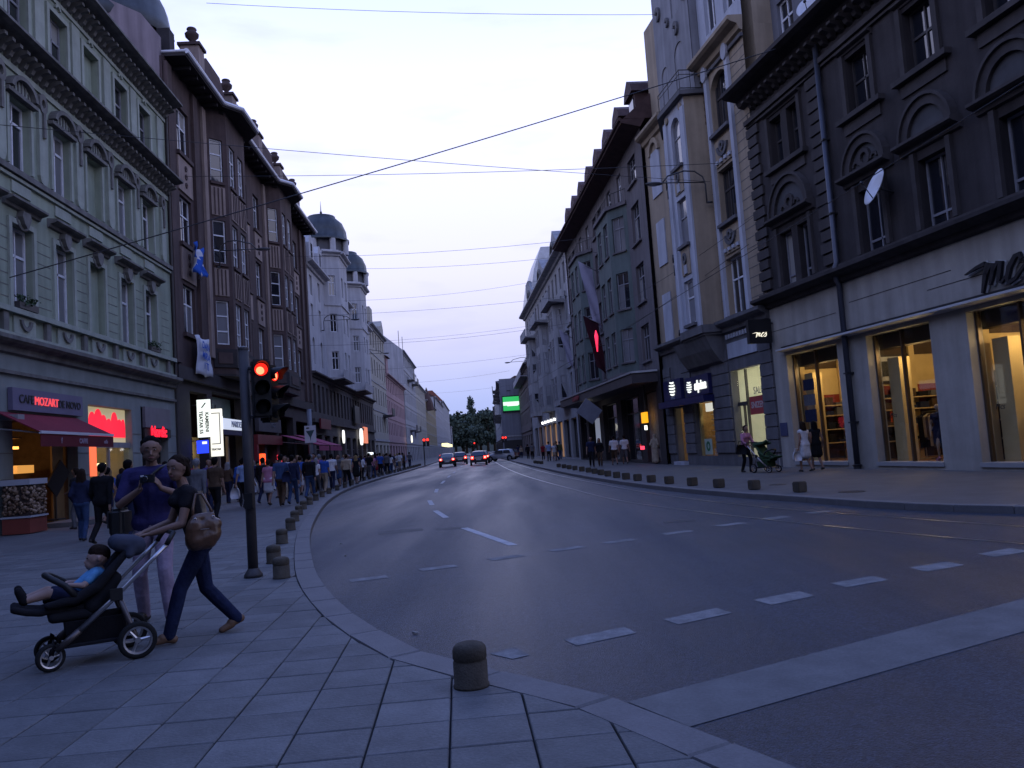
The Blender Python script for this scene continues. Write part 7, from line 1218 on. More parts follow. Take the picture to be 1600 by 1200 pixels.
    if hair == 'long': H_ += [cap(hc+V3((s_*0.03*k, -0.045*k, -0.02)), 0.075*k, hc+V3((s_*0.055*k, -0.075*k, -0.24*k)), 0.055*k, HAI) for s_ in (-1, 0, 1)]+[cap(hc+V3((s_*0.07*k, -0.01, -0.02)), 0.034*k, hc+V3((s_*0.085*k, -0.02, -0.2*k)), 0.035*k, HAI) for s_ in (-1, 1)]
    if hair == 'tied': H_ += [cap(hc+V3((s_*0.045*k, 0.045*k, 0.035*k)), 0.03*k, hc+V3((s_*0.08*k, -0.008*k, -0.02*k)), 0.026*k, HAI) for s_ in (-1, 1)]+[cap(hc+V3((s_*0.08*k, -0.008*k, -0.02*k)), 0.026*k, hc+V3((s_*0.05*k, -0.06*k, -0.09*k)), 0.032*k, HAI) for s_ in (-1, 1)]+[cap(hc+V3((0, -0.09*k, -0.02*k)), 0.045*k, hc+V3((0, -0.11*k, -0.06*k)), 0.04*k, HAI)]
    if hair == 'scarf': H_ += [cap(hc+V3((0, -0.01, 0.0)), 0.1*k, hc+V3((0, -0.01, -0.1*k)), 0.095*k, HAI), cap(hc+V3((0, 0.0, -0.1*k)), 0.09*k, chest+V3((0, 0, 0.05)), 0.12*k, HAI)]
    if legs in ('skirt', 'dress', 'long'):
        zb = {'skirt': 0.30, 'dress': 0.29, 'long': 0.06}[legs]*h; w0, w1 = 0.105*k, {'skirt': 0.15, 'dress': 0.17, 'long': 0.19}[legs]*k; t_ = TRO if legs != 'dress' else SHT; fy = sum(f[1] for f in feet)/2
        for sx in (-0.55, 0, 0.55): G_['skirt'].append(cap(pelvis+V3((sx*0.14*k, 0, 0.1*k)), w0*0.95, V3((sx*0.17*k, fy, zb+w1*0.45)), w1*0.72, t_))
        tr.clear()
    G_['J'] = J; G_['pts'] = dict(pelvis=pelvis, mid=mid, chest=chest, neck=neck, head=headc); G_['k'] = k; return G_
def crowd_mesh(name, vox=0.022, **kw):
    g = figure(**kw); caps = g['body']+g['shirt']+g['trousers']+g['skirt']+g['hair']+g['shoes']; return fuse(name, caps, vox, [SKIN, CL['black'], CL['navy'], HAIRS['black'], LEATHER], 2)
T = {}
W1 = [(-0.09, 0.26, 0.0, 0.05), (0.09, -0.27, 0.05, -0.05, 0.4)]; W2 = [(-0.09, -0.27, 0.05, 0.05, 0.4), (0.09, 0.26, 0.0, -0.05)]; W3 = [(-0.08, 0.12, 0.0, 0.0), (0.08, -0.14, 0.0, 0.0)]
HW1 = [(-0.26, -0.14, 0.83), (0.26, 0.2, 0.88)]; HW2 = [(-0.26, 0.2, 0.88), (0.26, -0.14, 0.83)]
T['man_walk'] = crowd_mesh('person', feet=W1, hands=HW1, h=1.78); T['man_step'] = crowd_mesh('person', feet=W2, hands=HW2, h=1.74, sleeve=1.9, hair='short', bulk=1.06); T['man_stand'] = crowd_mesh('person', feet=W3, h=1.76, hands=[(-0.24, 0.06, 0.80), (0.24, 0.1, 0.84)], sleeve=0.6)
T['man_shorts'] = crowd_mesh('person', feet=W1, hands=HW2, h=1.75, legs='shorts'); T['woman_walk'] = crowd_mesh('person', fem=True, feet=W2, hands=[(-0.24, 0.15, 0.80), (0.24, -0.1, 0.78)], h=1.66, hair='long', sleeve=0.4); T['woman_long'] = crowd_mesh('person', fem=True, feet=W3, hands=[(-0.2, 0.12, 0.88), (0.2, 0.14, 0.9)], h=1.65, hair='long', sleeve=1.9)
T['woman_skirt'] = crowd_mesh('person', fem=True, feet=W1, hands=[(-0.24, -0.08, 0.78), (0.24, 0.14, 0.8)], h=1.65, hair='tied', sleeve=0.3, legs='skirt'); T['woman_dress'] = crowd_mesh('person', fem=True, feet=[(-0.08, 0.16, 0, 0), (0.08, -0.17, 0.02, 0, 0.2)], hands=[(-0.24, 0.02, 0.80), (0.26, 0.08, 0.82)], h=1.64, hair='long', sleeve=0.0, legs='dress'); T['woman_scarf'] = crowd_mesh('person', fem=True, feet=W3, hands=[(-0.2, 0.16, 0.95), (0.2, 0.16, 0.9)], h=1.66, hair='scarf', sleeve=1.9, legs='long'); T['man_bent'] = crowd_mesh('person', feet=W3, hands=[(-0.15, 0.3, 1.05), (0.15, 0.32, 1.08)], h=1.74, lean=0.08, sleeve=0.5, elbow=[(-0.5, -0.6, -0.6), (0.5, -0.6, -0.6)])
def person(kind, x, y, face, top, bottom, hair, label, skin=SKIN, shoes=None, sc=1.0, group='people walking in the street'):
    o = put('person', T[kind], None, (x, y, 0.12)); o.rotation_euler.z = math.radians(face); o.scale = (sc, sc, sc)
    for i, m in enumerate((skin, CL[top], CL[bottom], HAIRS[hair] if hair in HAIRS else CL[hair], shoes or LEATHER)): o.material_slots[i].link = 'OBJECT'; o.material_slots[i].material = m
    return tag(o, label, 'person', group)
def bag(label, P, m, w=0.3, h=0.36, name='carrier_bag'):
    b = MB(); pts = [(-w*0.42, -0.03, 0), (w*0.42, -0.03, 0), (w*0.5, 0, h*0.25), (w*0.46, 0.0, h*0.7), (w*0.3, 0, h), (-w*0.3, 0, h), (-w*0.46, 0, h*0.7), (-w*0.5, 0, h*0.25)]
    lo = [(x, -0.06-0.03*math.sin(i), z) for i, (x, y, z) in enumerate(pts)]; hi = [(x, 0.06, z) for x, y, z in pts]; n = 8; b.add(lo+hi, [tuple(range(n)), tuple(range(n, 2*n))[::-1]]+[(i, (i+1) % n, n+(i+1) % n, n+i) for i in range(n)])
    t = thing(name, label, 'bag', tuple(P)); put('bag_body', b.mesh('bag_body', [m], True), t); b = MB(); b.tube([(-w*0.25, 0, h), (-w*0.15, 0, h*1.35), (w*0.15, 0, h*1.35), (w*0.25, 0, h)], 0.012, 6); put('handle', b.mesh('handle', [m]), t); return t
LIST = [  # kind, x, y, facing degrees (0 = away up the street), top, bottom, hair, label
 ('woman_long', -10.15, 19.25, 8, 'navy', 'denim', 'brown', 'woman with long brown hair in navy top and jeans walking past the kiosk'), ('man_step', -9.0, 17.9, -5, 'black', 'black', 'black', 'person dressed all in black walking away beside the woman in jeans'), ('man_stand', -8.35, 17.7, -10, 'navy', 'navy', 'black', 'person in dark navy half hidden by the man with the camera'),
 ('man_walk', -10.9, 23.2, 10, 'white', 'denim', 'black', 'man in white shirt between the two dark walkers near the kiosk'), ('man_bent', -12.6, 23.8, 80, 'black', 'grey', 'brown', 'person in black bending towards the cafe window'), ('woman_walk', -12.0, 25.2, 60, 'olive', 'black', 'brown', 'woman in olive top by the red lit cafe window'),
 ('man_walk', -8.55, 21.4, 3, 'red', 'denim', 'black', 'man in a red shirt behind the foreground couple'), ('man_step', -8.15, 21.0, 0, 'grey', 'beige', 'grey', 'grey haired man in a pale grey jacket behind the couple'), ('man_stand', -8.6, 23.5, -15, 'brown', 'black', 'black', 'dark haired person in brown top left of the blue jacket'),
 ('man_step', -9.9, 29.8, 20, 'blue', 'black', 'black', 'person in a bright blue jacket carrying a white carrier bag'), ('man_walk', -9.3, 28.2, -8, 'lightblue', 'black', 'black', 'man in pale blue shirt and dark trousers beside the traffic light pole'), ('man_step', -9.6, 31.2, -4, 'black', 'navy', 'black', 'person in black right of the traffic light pole'),
 ('woman_skirt', -8.85, 29.4, -6, 'pink', 'white', 'brown', 'woman in pink top and white skirt walking away'), ('man_walk', -8.15, 28.5, 4, 'denim', 'brown', 'black', 'man in denim blue shirt and brown trousers beside the woman in pink'), ('man_step', -7.95, 29.2, 2, 'navy', 'denim', 'black', 'man with dark navy top next to the denim shirt'),
 ('man_walk', -9.5, 34.0, 170, 'white', 'beige', 'black', 'man in white shirt coming towards us past the rose awnings'), ('woman_walk', -8.9, 35.4, 10, 'lightblue', 'beige', 'blond', 'fair haired woman in light blue top by the bollards'), ('man_shorts', -9.7, 37.0, 0, 'blue', 'white', 'brown', 'man in blue shirt and white shorts under the awnings'),
 ('woman_dress', -8.85, 33.0, 175, 'lightblue', 'lightblue', 'brown', 'woman in a light blue dress coming along the bollards'), ('man_step', -8.2, 32.6, -3, 'black', 'denim', 'black', 'man in black top and jeans right beside the bollards'), ('woman_skirt', -10.4, 36.0, 165, 'white', 'blue', 'black', 'woman in white top and blue skirt near the cafe'),
 ('man_stand', -11.4, 34.5, 90, 'olive', 'black', 'black', 'man in olive top standing by the cafe tables'), ('woman_long', -12.2, 36.5, -90, 'red', 'black', 'brown', 'woman in red top outside the red lit shop'), ('man_bent', -10.9, 39.5, 180, 'grey', 'navy', 'brown', 'person in grey bending forward outside the cafe'),
 ('man_walk', -9.2, 41.0, 5, 'white', 'navy', 'black', 'man in white shirt and navy trousers beyond the awnings'), ('woman_walk', -10.0, 42.2, 175, 'violet', 'denim', 'black', 'woman in violet top and jeans beyond the awnings'), ('man_step', -9.0, 43.6, -2, 'beige', 'black', 'brown', 'man in beige jacket beyond the awnings'),
 ('man_shorts', -9.8, 45.5, 178, 'grey', 'denim', 'brown', 'man in grey shirt and denim shorts'), ('woman_dress', -9.15, 47.0, 0, 'black', 'black', 'blond', 'fair haired woman in a black dress'), ('man_stand', -11.0, 46.0, 30, 'black', 'beige', 'grey', 'grey haired man in black top and beige trousers'),
 ('man_walk', -9.6, 49.5, 2, 'navy', 'white', 'black', 'man in navy top and white trousers in the far crowd'), ('man_step', -10.3, 50.5, 180, 'lightblue', 'denim', 'grey', 'grey haired man in light blue top in the far crowd'), ('woman_long', -9.9, 52.5, 5, 'white', 'black', 'brown', 'woman in white sleeves and black trousers in the far crowd'), ('woman_skirt', -10.6, 54.0, 182, 'red', 'navy', 'black', 'woman in red top and navy skirt in the far crowd'),
 ('man_walk', -10.1, 56.5, 0, 'black', 'grey', 'black', 'man in black top and grey trousers in the far crowd'), ('man_stand', -11.6, 57.0, 120, 'beige', 'denim', 'brown', 'man in beige top and jeans in the far crowd'), ('woman_walk', -10.3, 59.0, -4, 'pink', 'denim', 'blond', 'fair haired woman in pink top and jeans in the far crowd'), ('man_step', -10.9, 61.0, 176, 'white', 'black', 'black', 'man in white jacket and black trousers in the far crowd'),
 ('man_walk', -10.5, 63.5, 3, 'blue', 'black', 'brown', 'man in blue shirt and black trousers in the far crowd'), ('woman_dress', -11.2, 65.5, 0, 'red', 'red', 'black', 'woman in a red dress in the far crowd'), ('man_step', -10.7, 68.0, -3, 'grey', 'black', 'brown', 'man in grey jacket and black trousers in the far crowd'), ('man_stand', -11.8, 69.0, 200, 'navy', 'beige', 'black', 'man in navy top and beige trousers in the far crowd'),
 ('woman_walk', -11.0, 72.0, 4, 'white', 'denim', 'black', 'woman in white top and jeans in the far crowd'), ('man_walk', -11.4, 75.0, 178, 'black', 'denim', 'grey', 'grey haired man in black top and jeans in the far crowd'), ('man_shorts', -11.2, 79.0, 0, 'white', 'beige', 'black', 'man in white top and beige shorts in the far crowd'), ('man_step', -11.6, 84.0, 2, 'brown', 'black', 'black', 'man in brown jacket at the far end of the left crowd'), ('woman_long', -12.0, 88.0, 180, 'lightblue', 'black', 'brown', 'woman in light blue sleeves at the far end of the left crowd'), ('man_walk', -12.2, 94.0, 0, 'grey', 'navy', 'black', 'man in grey top and navy trousers at the far end of the left crowd'),
 # right pavement
 ('woman_dress', 9.4, 27.1, 20, 'white', 'white', 'brown', 'woman in a white dress by the store window seen from behind'), ('woman_dress', 9.95, 27.6, 10, 'black', 'black', 'black', 'woman in a short black dress beside the woman in white'),
 ('woman_scarf', 7.65, 46.0, -35, 'beige', 'beige', 'beige', 'woman in a long beige robe and headscarf outside the amber lit doorway'), ('man_shorts', 5.75, 49.0, 5, 'white', 'brown', 'black', 'left one of two men in white shirts walking side by side'), ('man_shorts', 6.4, 49.2, 0, 'white', 'grey', 'brown', 'right one of two men in white shirts walking side by side'), ('man_walk', 4.3, 48.0, 175, 'navy', 'black', 'black', 'man in navy top near the block bollards on the right'), ('woman_long', 4.85, 48.6, 170, 'black', 'brown', 'black', 'woman in black top beside the man in navy on the right'),
 ('man_walk', 2.85, 74, 0, 'lightblue', 'black', 'black', 'man in light blue top in front of the copper lit shopfront'), ('woman_skirt', 3.3, 73, 180, 'white', 'beige', 'blond', 'fair haired woman in white top and beige skirt on the right pavement'), ('man_stand', 3.7, 76, 90, 'black', 'navy', 'black', 'man in black by the copper lit shopfront'), ('man_step', 4.1, 79, 0, 'olive', 'denim', 'brown', 'man in olive jacket by the copper lit shopfront'), ('woman_walk', 2.6, 82, 178, 'red', 'black', 'black', 'woman in red top far along the right pavement'), ('man_walk', 1.7, 90, 0, 'grey', 'black', 'black', 'man in grey far along the right pavement'), ('man_step', 1.3, 97, 0, 'black', 'black', 'black', 'man in black farthest along the right pavement'), ('woman_long', 0.6, 108, 180, 'beige', 'navy', 'brown', 'woman in beige coat below the green screen'), ('man_walk', 0.2, 112, 20, 'navy', 'denim', 'black', 'man in navy top and jeans below the green screen'),
]
for a in LIST: person(*a)
# a denser far crowd, each with a combination of colours of its own
rc = random.Random(11); used = {(a[4], a[5], a[6]) for a in LIST}; tops = ['white', 'black', 'navy', 'grey', 'lightblue', 'black', 'blue', 'beige', 'navy', 'olive', 'violet', 'brown', 'black', 'pink']; bots = ['black', 'denim', 'navy', 'beige', 'grey', 'white', 'brown']; ks = ['man_walk', 'man_step', 'man_stand', 'woman_walk', 'woman_long', 'man_shorts', 'woman_skirt']; nm = {'lightblue': 'light blue', 'denim': 'denim blue'}
kn = {'man_walk': 'man', 'man_step': 'man', 'man_stand': 'man', 'woman_walk': 'woman', 'woman_long': 'woman', 'man_shorts': 'man in shorts', 'woman_skirt': 'woman in skirt'}
n_ = 0
while n_ < 88:
    y = rc.uniform(25, 92); ki = min(range(len(KL)), key=lambda q: abs(KL[q].y-y)); x = KL[ki].x-rc.uniform(0.7, 5.2) if y > 36 else KL[ki].x-rc.uniform(3, 7); k = rc.choice(ks); t_, b_, h_ = rc.choice(tops), rc.choice(bots), rc.choice(['black', 'brown', 'black', 'grey', 'blond'])
    if (t_, b_, h_) in used or t_ == b_: continue
    used.add((t_, b_, h_)); n_ += 1
    person(k, x, y, rc.choice([0, 0, 180])+rc.uniform(-20, 20), t_, b_, h_, '%s haired %s with %s top and %s below in the pavement crowd' % (h_ if h_ != 'blond' else 'fair', kn[k], nm.get(t_, t_), nm.get(b_, b_)), sc=rc.uniform(0.94, 1.04))
bag('white carrier bag held by the person in the blue jacket', (-9.55, 29.9, 0.62), CL['white']); bag('white carrier bag held by the man beside the traffic light pole', (-9.62, 28.15, 0.50), CL['white']); bag('white paper bag in the hand of the woman in the white dress', (9.10, 27.05, 0.5), CL['white'], 0.26, 0.3)
bag('dark shoulder bag of the man in denim blue', (-7.9, 28.35, 0.95), CL['navy'], 0.32, 0.34)
# ================================================================== FOREGROUND COUPLE, STROLLER, BABY
def hand(wr, dr, ax, dn, s=1.0, thumb=1, curl=1.0):
    """palm, four unequal bent fingers and a thumb leaving the palm's side"""
    wr, dr, ax, dn = V3(wr), V3(dr).normalized(), V3(ax).normalized(), V3(dn).normalized(); o = []
    for q in (-1, -0.33, 0.33, 1): o.append(cap(wr+dr*0.012+ax*(q*0.012*s), 0.016*s, wr+dr*0.082*s+ax*(q*0.028*s), 0.0125*s, SK))
    for i, L in enumerate((0.86, 1.0, 0.94, 0.74)):
        off = (i-1.5)*0.0195*s*thumb; p0 = wr+dr*0.083*s+ax*(-off); p1 = p0+(dr*0.9+dn*0.35*curl).normalized()*0.038*s*L; p2 = p1+(dr*(1-0.9*curl)+dn*(0.3+0.9*curl)).normalized()*0.027*s*L; p3 = p2+(dr*(0.9-1.5*curl)+dn*(0.6+0.1*curl)).normalized()*0.021*s*L
        o += [cap(p0, 0.0098*s, p1, 0.0088*s, SK), cap(p1, 0.0088*s, p2, 0.008*s, SK), cap(p2, 0.008*s, p3, 0.0068*s, SK)]
    b0 = wr+dr*0.025*s+ax*(0.026*s*thumb); t1 = b0+(dr*0.55+ax*0.75*thumb+dn*0.25).normalized()*0.038*s; t2 = t1+(dr*0.75+ax*0.05*thumb+dn*0.6).normalized()*0.032*s
    o += [cap(b0, 0.014*s, t1, 0.0105*s, SK), cap(t1, 0.0105*s, t2, 0.0085*s, SK)]; return o
def rot_about(c, piv, ang, pit=0.0):
    R = Matrix.Rotation(ang, 3, 'Z') @ Matrix.Rotation(pit, 3, 'X'); return (piv+R @ (c[0]-piv), c[1], piv+R @ (c[2]-piv), c[3], c[4])
def detailed(label, loc, rz, hrot, hpit, mats, g, hands_extra, beard=False, tied=False, extra_shirt=()):
    """a person: one continuous body, with clothes, hair and shoes as close-fitting children"""
    skin, shirt, trou, hairm, shoem = mats; B_ = g['body']; nk = g['pts']['neck']+V3((0, 0, 0.02)); nb = len(B_)-7
    hd = [rot_about(c, nk, hrot, hpit) for c in B_[nb+1:]]; body_ = B_[:nb+1]+hd+hands_extra
    o = put('person', fuse('person', body_, 0.0072, [skin], 2), None, loc, rz); tag(o, label, 'person', 'family with a stroller')
    put('shirt', fuse('shirt', g['shirt']+list(extra_shirt), 0.011, [shirt], 2), o); put('trousers', fuse('trousers', g['trousers'], 0.011, [trou], 2), o)
    put('hair', fuse('hair', [rot_about(c, nk, hrot, hpit) for c in g['hair']], 0.009, [hairm], 2), o)
    n2 = len(g['shoes'])//2; put('shoe', fuse('shoe', g['shoes'][:n2], 0.008, [shoem], 2), o); put('shoe', fuse('shoe', g['shoes'][n2:], 0.008, [shoem], 2), o)
    hc = g['pts']['head']; k = g['k']; R = Matrix.Rotation(hrot, 3, 'Z') @ Matrix.Rotation(hpit, 3, 'X'); P = lambda x, y, z: tuple(nk+R @ (hc+V3((x, y, z))*k-nk))
    EW = mat('eye_white', (0.20, 0.18, 0.17), 0.3, 0.5, var=0); EI = mat('eye_iris', (0.02, 0.013, 0.01), 0.2, 0.5, var=0); LIP = mat('lips', (0.24, 0.10, 0.09), 0.5, 0.3, var=0)  # eye whites darkened to carry the shade of the eye sockets
    for s_ in (-1, 1):
        b = MB(); b.ball((0, 0, 0), 0.0105*k, 10, 7, sx=1.2, sz=0.6); e = put('eye', b.mesh('eye', [EW], True), o, P(s_*0.033, 0.0765, 0.020)); b = MB(); b.ball((0, 0, 0), 0.0068*k, 8, 6); put('iris', b.mesh('iris', [EI], True), e, tuple(R @ V3((0, 0.0055, 0.0)))) 
        put('eyebrow', fuse('eyebrow', [cap(P(s_*0.018, 0.088, 0.043), 0.0048*k, P(s_*0.05, 0.077, 0.044), 0.0036*k, 0)], 0.003, [hairm], 1), o)
    put('mouth', fuse('mouth', [cap(P(-0.019, 0.0835, -0.052), 0.0055*k, P(0, 0.0865, -0.05), 0.0072*k, 0), cap(P(0, 0.0865, -0.05), 0.0072*k, P(0.019, 0.0835, -0.052), 0.0055*k, 0)], 0.003, [LIP], 1), o)
    if beard: put('stubble', fuse('stubble', [cap(P(-0.05, 0.03, -0.05), 0.026*k, P(0, 0.062, -0.078), 0.024*k, 0), cap(P(0.05, 0.03, -0.05), 0.026*k, P(0, 0.062, -0.078), 0.024*k, 0), cap(P(-0.02, 0.081, -0.036), 0.0065*k, P(0.02, 0.081, -0.036), 0.0065*k, 0)], 0.006, [mat('stubble_dark', (0.10, 0.062, 0.047), 0.8, 0.1, var=0.3, scale=40)], 2), o)
    return o
HX, HY = -0.853, -0.522; HA = math.atan2(HY, HX)-PI/2
def woff(o, x, y): return (o[0]+HX*y-(-HY)*x*1.0*(1), o[1]+HY*y+(-HX)*x) if False else (o[0]+x*HY*-1*-1+HX*y, o[1]-x*HX+HY*y)
# --- woman pushing the stroller
WO = (-2.83, 7.31, 0.12)
fw = [(-0.07, 0.285, 0.0, 0.0), (0.07, -0.305, 0.035, -0.05, 0.5)]
gw_ = figure(h=1.60, fem=True, feet=fw, hands=[(-0.12, 0.40, 0.945), (0.10, 0.43, 0.945)], lean=0.13, hair='tied', sleeve=0.35, detail=True, elbow=[(-0.55, -0.4, -0.9), (0.5, -0.5, -0.9)], bulk=0.98)
hx = []
for i in (0, 1): S_, el, wr, dr = gw_['J'][i]; hx += hand(wr, dr+V3((0, 0, 0.1)), (1, 0, 0), (0, 0.1, -1), 0.9, 1 if i == 0 else -1, 0.9)
SHOEB = mat('flat_shoe_tan', (0.15, 0.085, 0.05), 0.55, 0.35, var=0.2); DENIMD = mat('cloth_dark_denim', (0.016, 0.022, 0.055), 0.9, 0.1, var=0.45, scale=7, bump=0.8, bscale=14); TEE = mat('cloth_charcoal_tee', (0.016, 0.015, 0.018), 0.9, 0.1, var=0.35, scale=7, bump=0.9, bscale=12)
wom = detailed('woman in dark tee and jeans striding as she pushes the black stroller', WO, HA, math.radians(38), -0.05, (SKIN, TEE, DENIMD, HAIRS['brown'], SHOEB), gw_, hx, tied=True)
# --- man with the camera
MO = (-3.60, 8.16, 0.12)
gm = figure(h=1.80, feet=[(-0.17, 0.14, 0.0, -0.15), (0.15, -0.12, 0.0, 0.2)], hands=[(-0.15, 0.245, 1.30), (0.045, 0.25, 1.30)], lean=0.01, hair='short', sleeve=0.8, detail=True, elbow=[(-1, -0.3, -0.9), (1, -0.3, -0.9)], bulk=1.06)
hx = []
for i in (0, 1): S_, el, wr, dr = gm['J'][i]; hx += hand(wr, V3((0.25 if i == 0 else -0.25, 0.6, 0.75)), (0.1, -0.7, 0.7), (1 if i == 0 else -1, 0.1, 0.1), 1.0, 1 if i == 0 else -1, 0.8)
PURP = mat('cloth_violet_tee', (0.032, 0.028, 0.090), 0.9, 0.1, var=0.35, scale=5, bump=1.0, bscale=9); LIL = mat('cloth_pale_lilac_trousers', (0.26, 0.21, 0.27), 0.9, 0.1, var=0.4, scale=5, bump=1.0, bscale=10)
man = detailed('tall man in violet tee and pale trousers raising a small camera', MO, math.radians(188), math.radians(16), -0.16, (SKIN, PURP, LIL, HAIRS['black'], LEATHER), gm, hx, beard=True)
def mloc(x, y, z): c, s_ = math.cos(math.radians(188)), math.sin(math.radians(188)); return (MO[0]+c*x-s_*y, MO[1]+s_*x+c*y, MO[2]+z)
t = thing('camera', 'small dark camera held up in front of the violet shirt', 'camera', mloc(-0.055, 0.345, 1.40), math.radians(188)); put('camera_body', boxmesh(0.125, 0.045, 0.075, BLK), t); b = MB(); b.lathe([(0.0, 0), (0.03, 0), (0.028, 0.035), (0.024, 0.036), (0.0, 0.034)], n=14); put('camera_lens', b.mesh('camera_lens', [GL_D], True), t, (0.01, 0.0225, 0), rot=Euler((-PI/2, 0, 0))); put('flash', boxmesh(0.03, 0.004, 0.015, CL['white']), t, (0.04, 0.0245, 0.027)); put('shutter_button', boxmesh(0.014, 0.014, 0.008, STEEL), t, (-0.04, 0, 0.041))
t = thing('shoulder_bag', 'black shoulder bag at the hip of the man with the camera', 'bag', mloc(0.30, 0.02, 0.86), math.radians(188)); b = MB(); b.box(-0.07, 0.07, -0.15, 0.15, 0, 0.27); me = b.mesh('bag_body', [BLK]); bm_ = bmesh.new(); bm_.from_mesh(me); bmesh.ops.bevel(bm_, geom=bm_.edges[:], offset=0.035, segments=3, affect='EDGES'); bm_.to_mesh(me); bm_.free(); put('bag_body', me, t); put('flap', boxmesh(0.012, 0.27, 0.16, IRON), t, (0.074, 0, 0.17))
b = MB(); b.tube([(0.0, 0.05, 0.26), (-0.10, 0.11, 0.34), (-0.20, 0.165, 0.44), (-0.32, 0.16, 0.55), (-0.40, 0.10, 0.63), (-0.44, -0.01, 0.66), (-0.40, -0.12, 0.61), (-0.14, -0.15, 0.40), (0.0, -0.05, 0.26)], 0.014, 6); put('strap', b.mesh('strap', [BLK], True), t)
# --- handbag
BLEA = mat('bag_leather_brown', (0.085, 0.042, 0.022), 0.32, 0.5, var=0.35, scale=7, bump=0.25, bscale=12); BP_ = Vector((-2.70, 7.06, 0.93))
t = thing('handbag', 'slouchy brown leather handbag with metal buckles behind the woman', 'bag', tuple(BP_), HA); t.scale = (0.7, 0.7, 0.7); bag_c = [cap((0, -0.10, 0.12), 0.11, (0, 0.09, 0.06), 0.12, 0), cap((0.0, -0.14, 0.24), 0.085, (0, 0.10, 0.2), 0.10, 0), cap((0.01, -0.10, 0.35), 0.05, (0, 0.08, 0.33), 0.06, 0), cap((0.02, 0.08, 0.04), 0.10, (0, -0.06, 0.05), 0.10, 0), cap((0, -0.05, 0.28), 0.08, (0, 0.05, 0.1), 0.11, 0), cap((0, -0.12, 0.14), 0.1, (0, -0.1, 0.25), 0.09, 0), cap((0, 0.11, 0.1), 0.105, (0, 0.09, 0.25), 0.095, 0)]
put('bag_body', fuse('bag_body', bag_c, 0.012, [BLEA], 8), t); b = MB(); b.tube([(0, -0.13, 0.34), (0.03, -0.09, 0.46), (0.10, -0.02, 0.62), (0.10, 0.05, 0.62), (0.03, 0.10, 0.46), (0, 0.11, 0.33)], 0.016, 8); put('strap', b.mesh('strap', [BLEA], True), t)
for y, z in ((-0.115, 0.335), (0.095, 0.325)): b = MB(); b.lathe([(0.013, -0.003), (0.019, -0.003), (0.019, 0.003), (0.013, 0.003), (0.013, -0.003)], n=12); put('buckle', b.mesh('buckle', [STEEL], True), t, (-0.10 if z < 0.3 else -0.062, y, z), rot=Euler((0, PI/2, 0)))
b = MB(); b.box(-0.004, 0.004, -0.05, 0.05, 0, 0.008); put('zip', b.mesh('zip', [STEEL]), t, (-0.118, 0.0, 0.20), rot=Euler((0, 0, 0)))
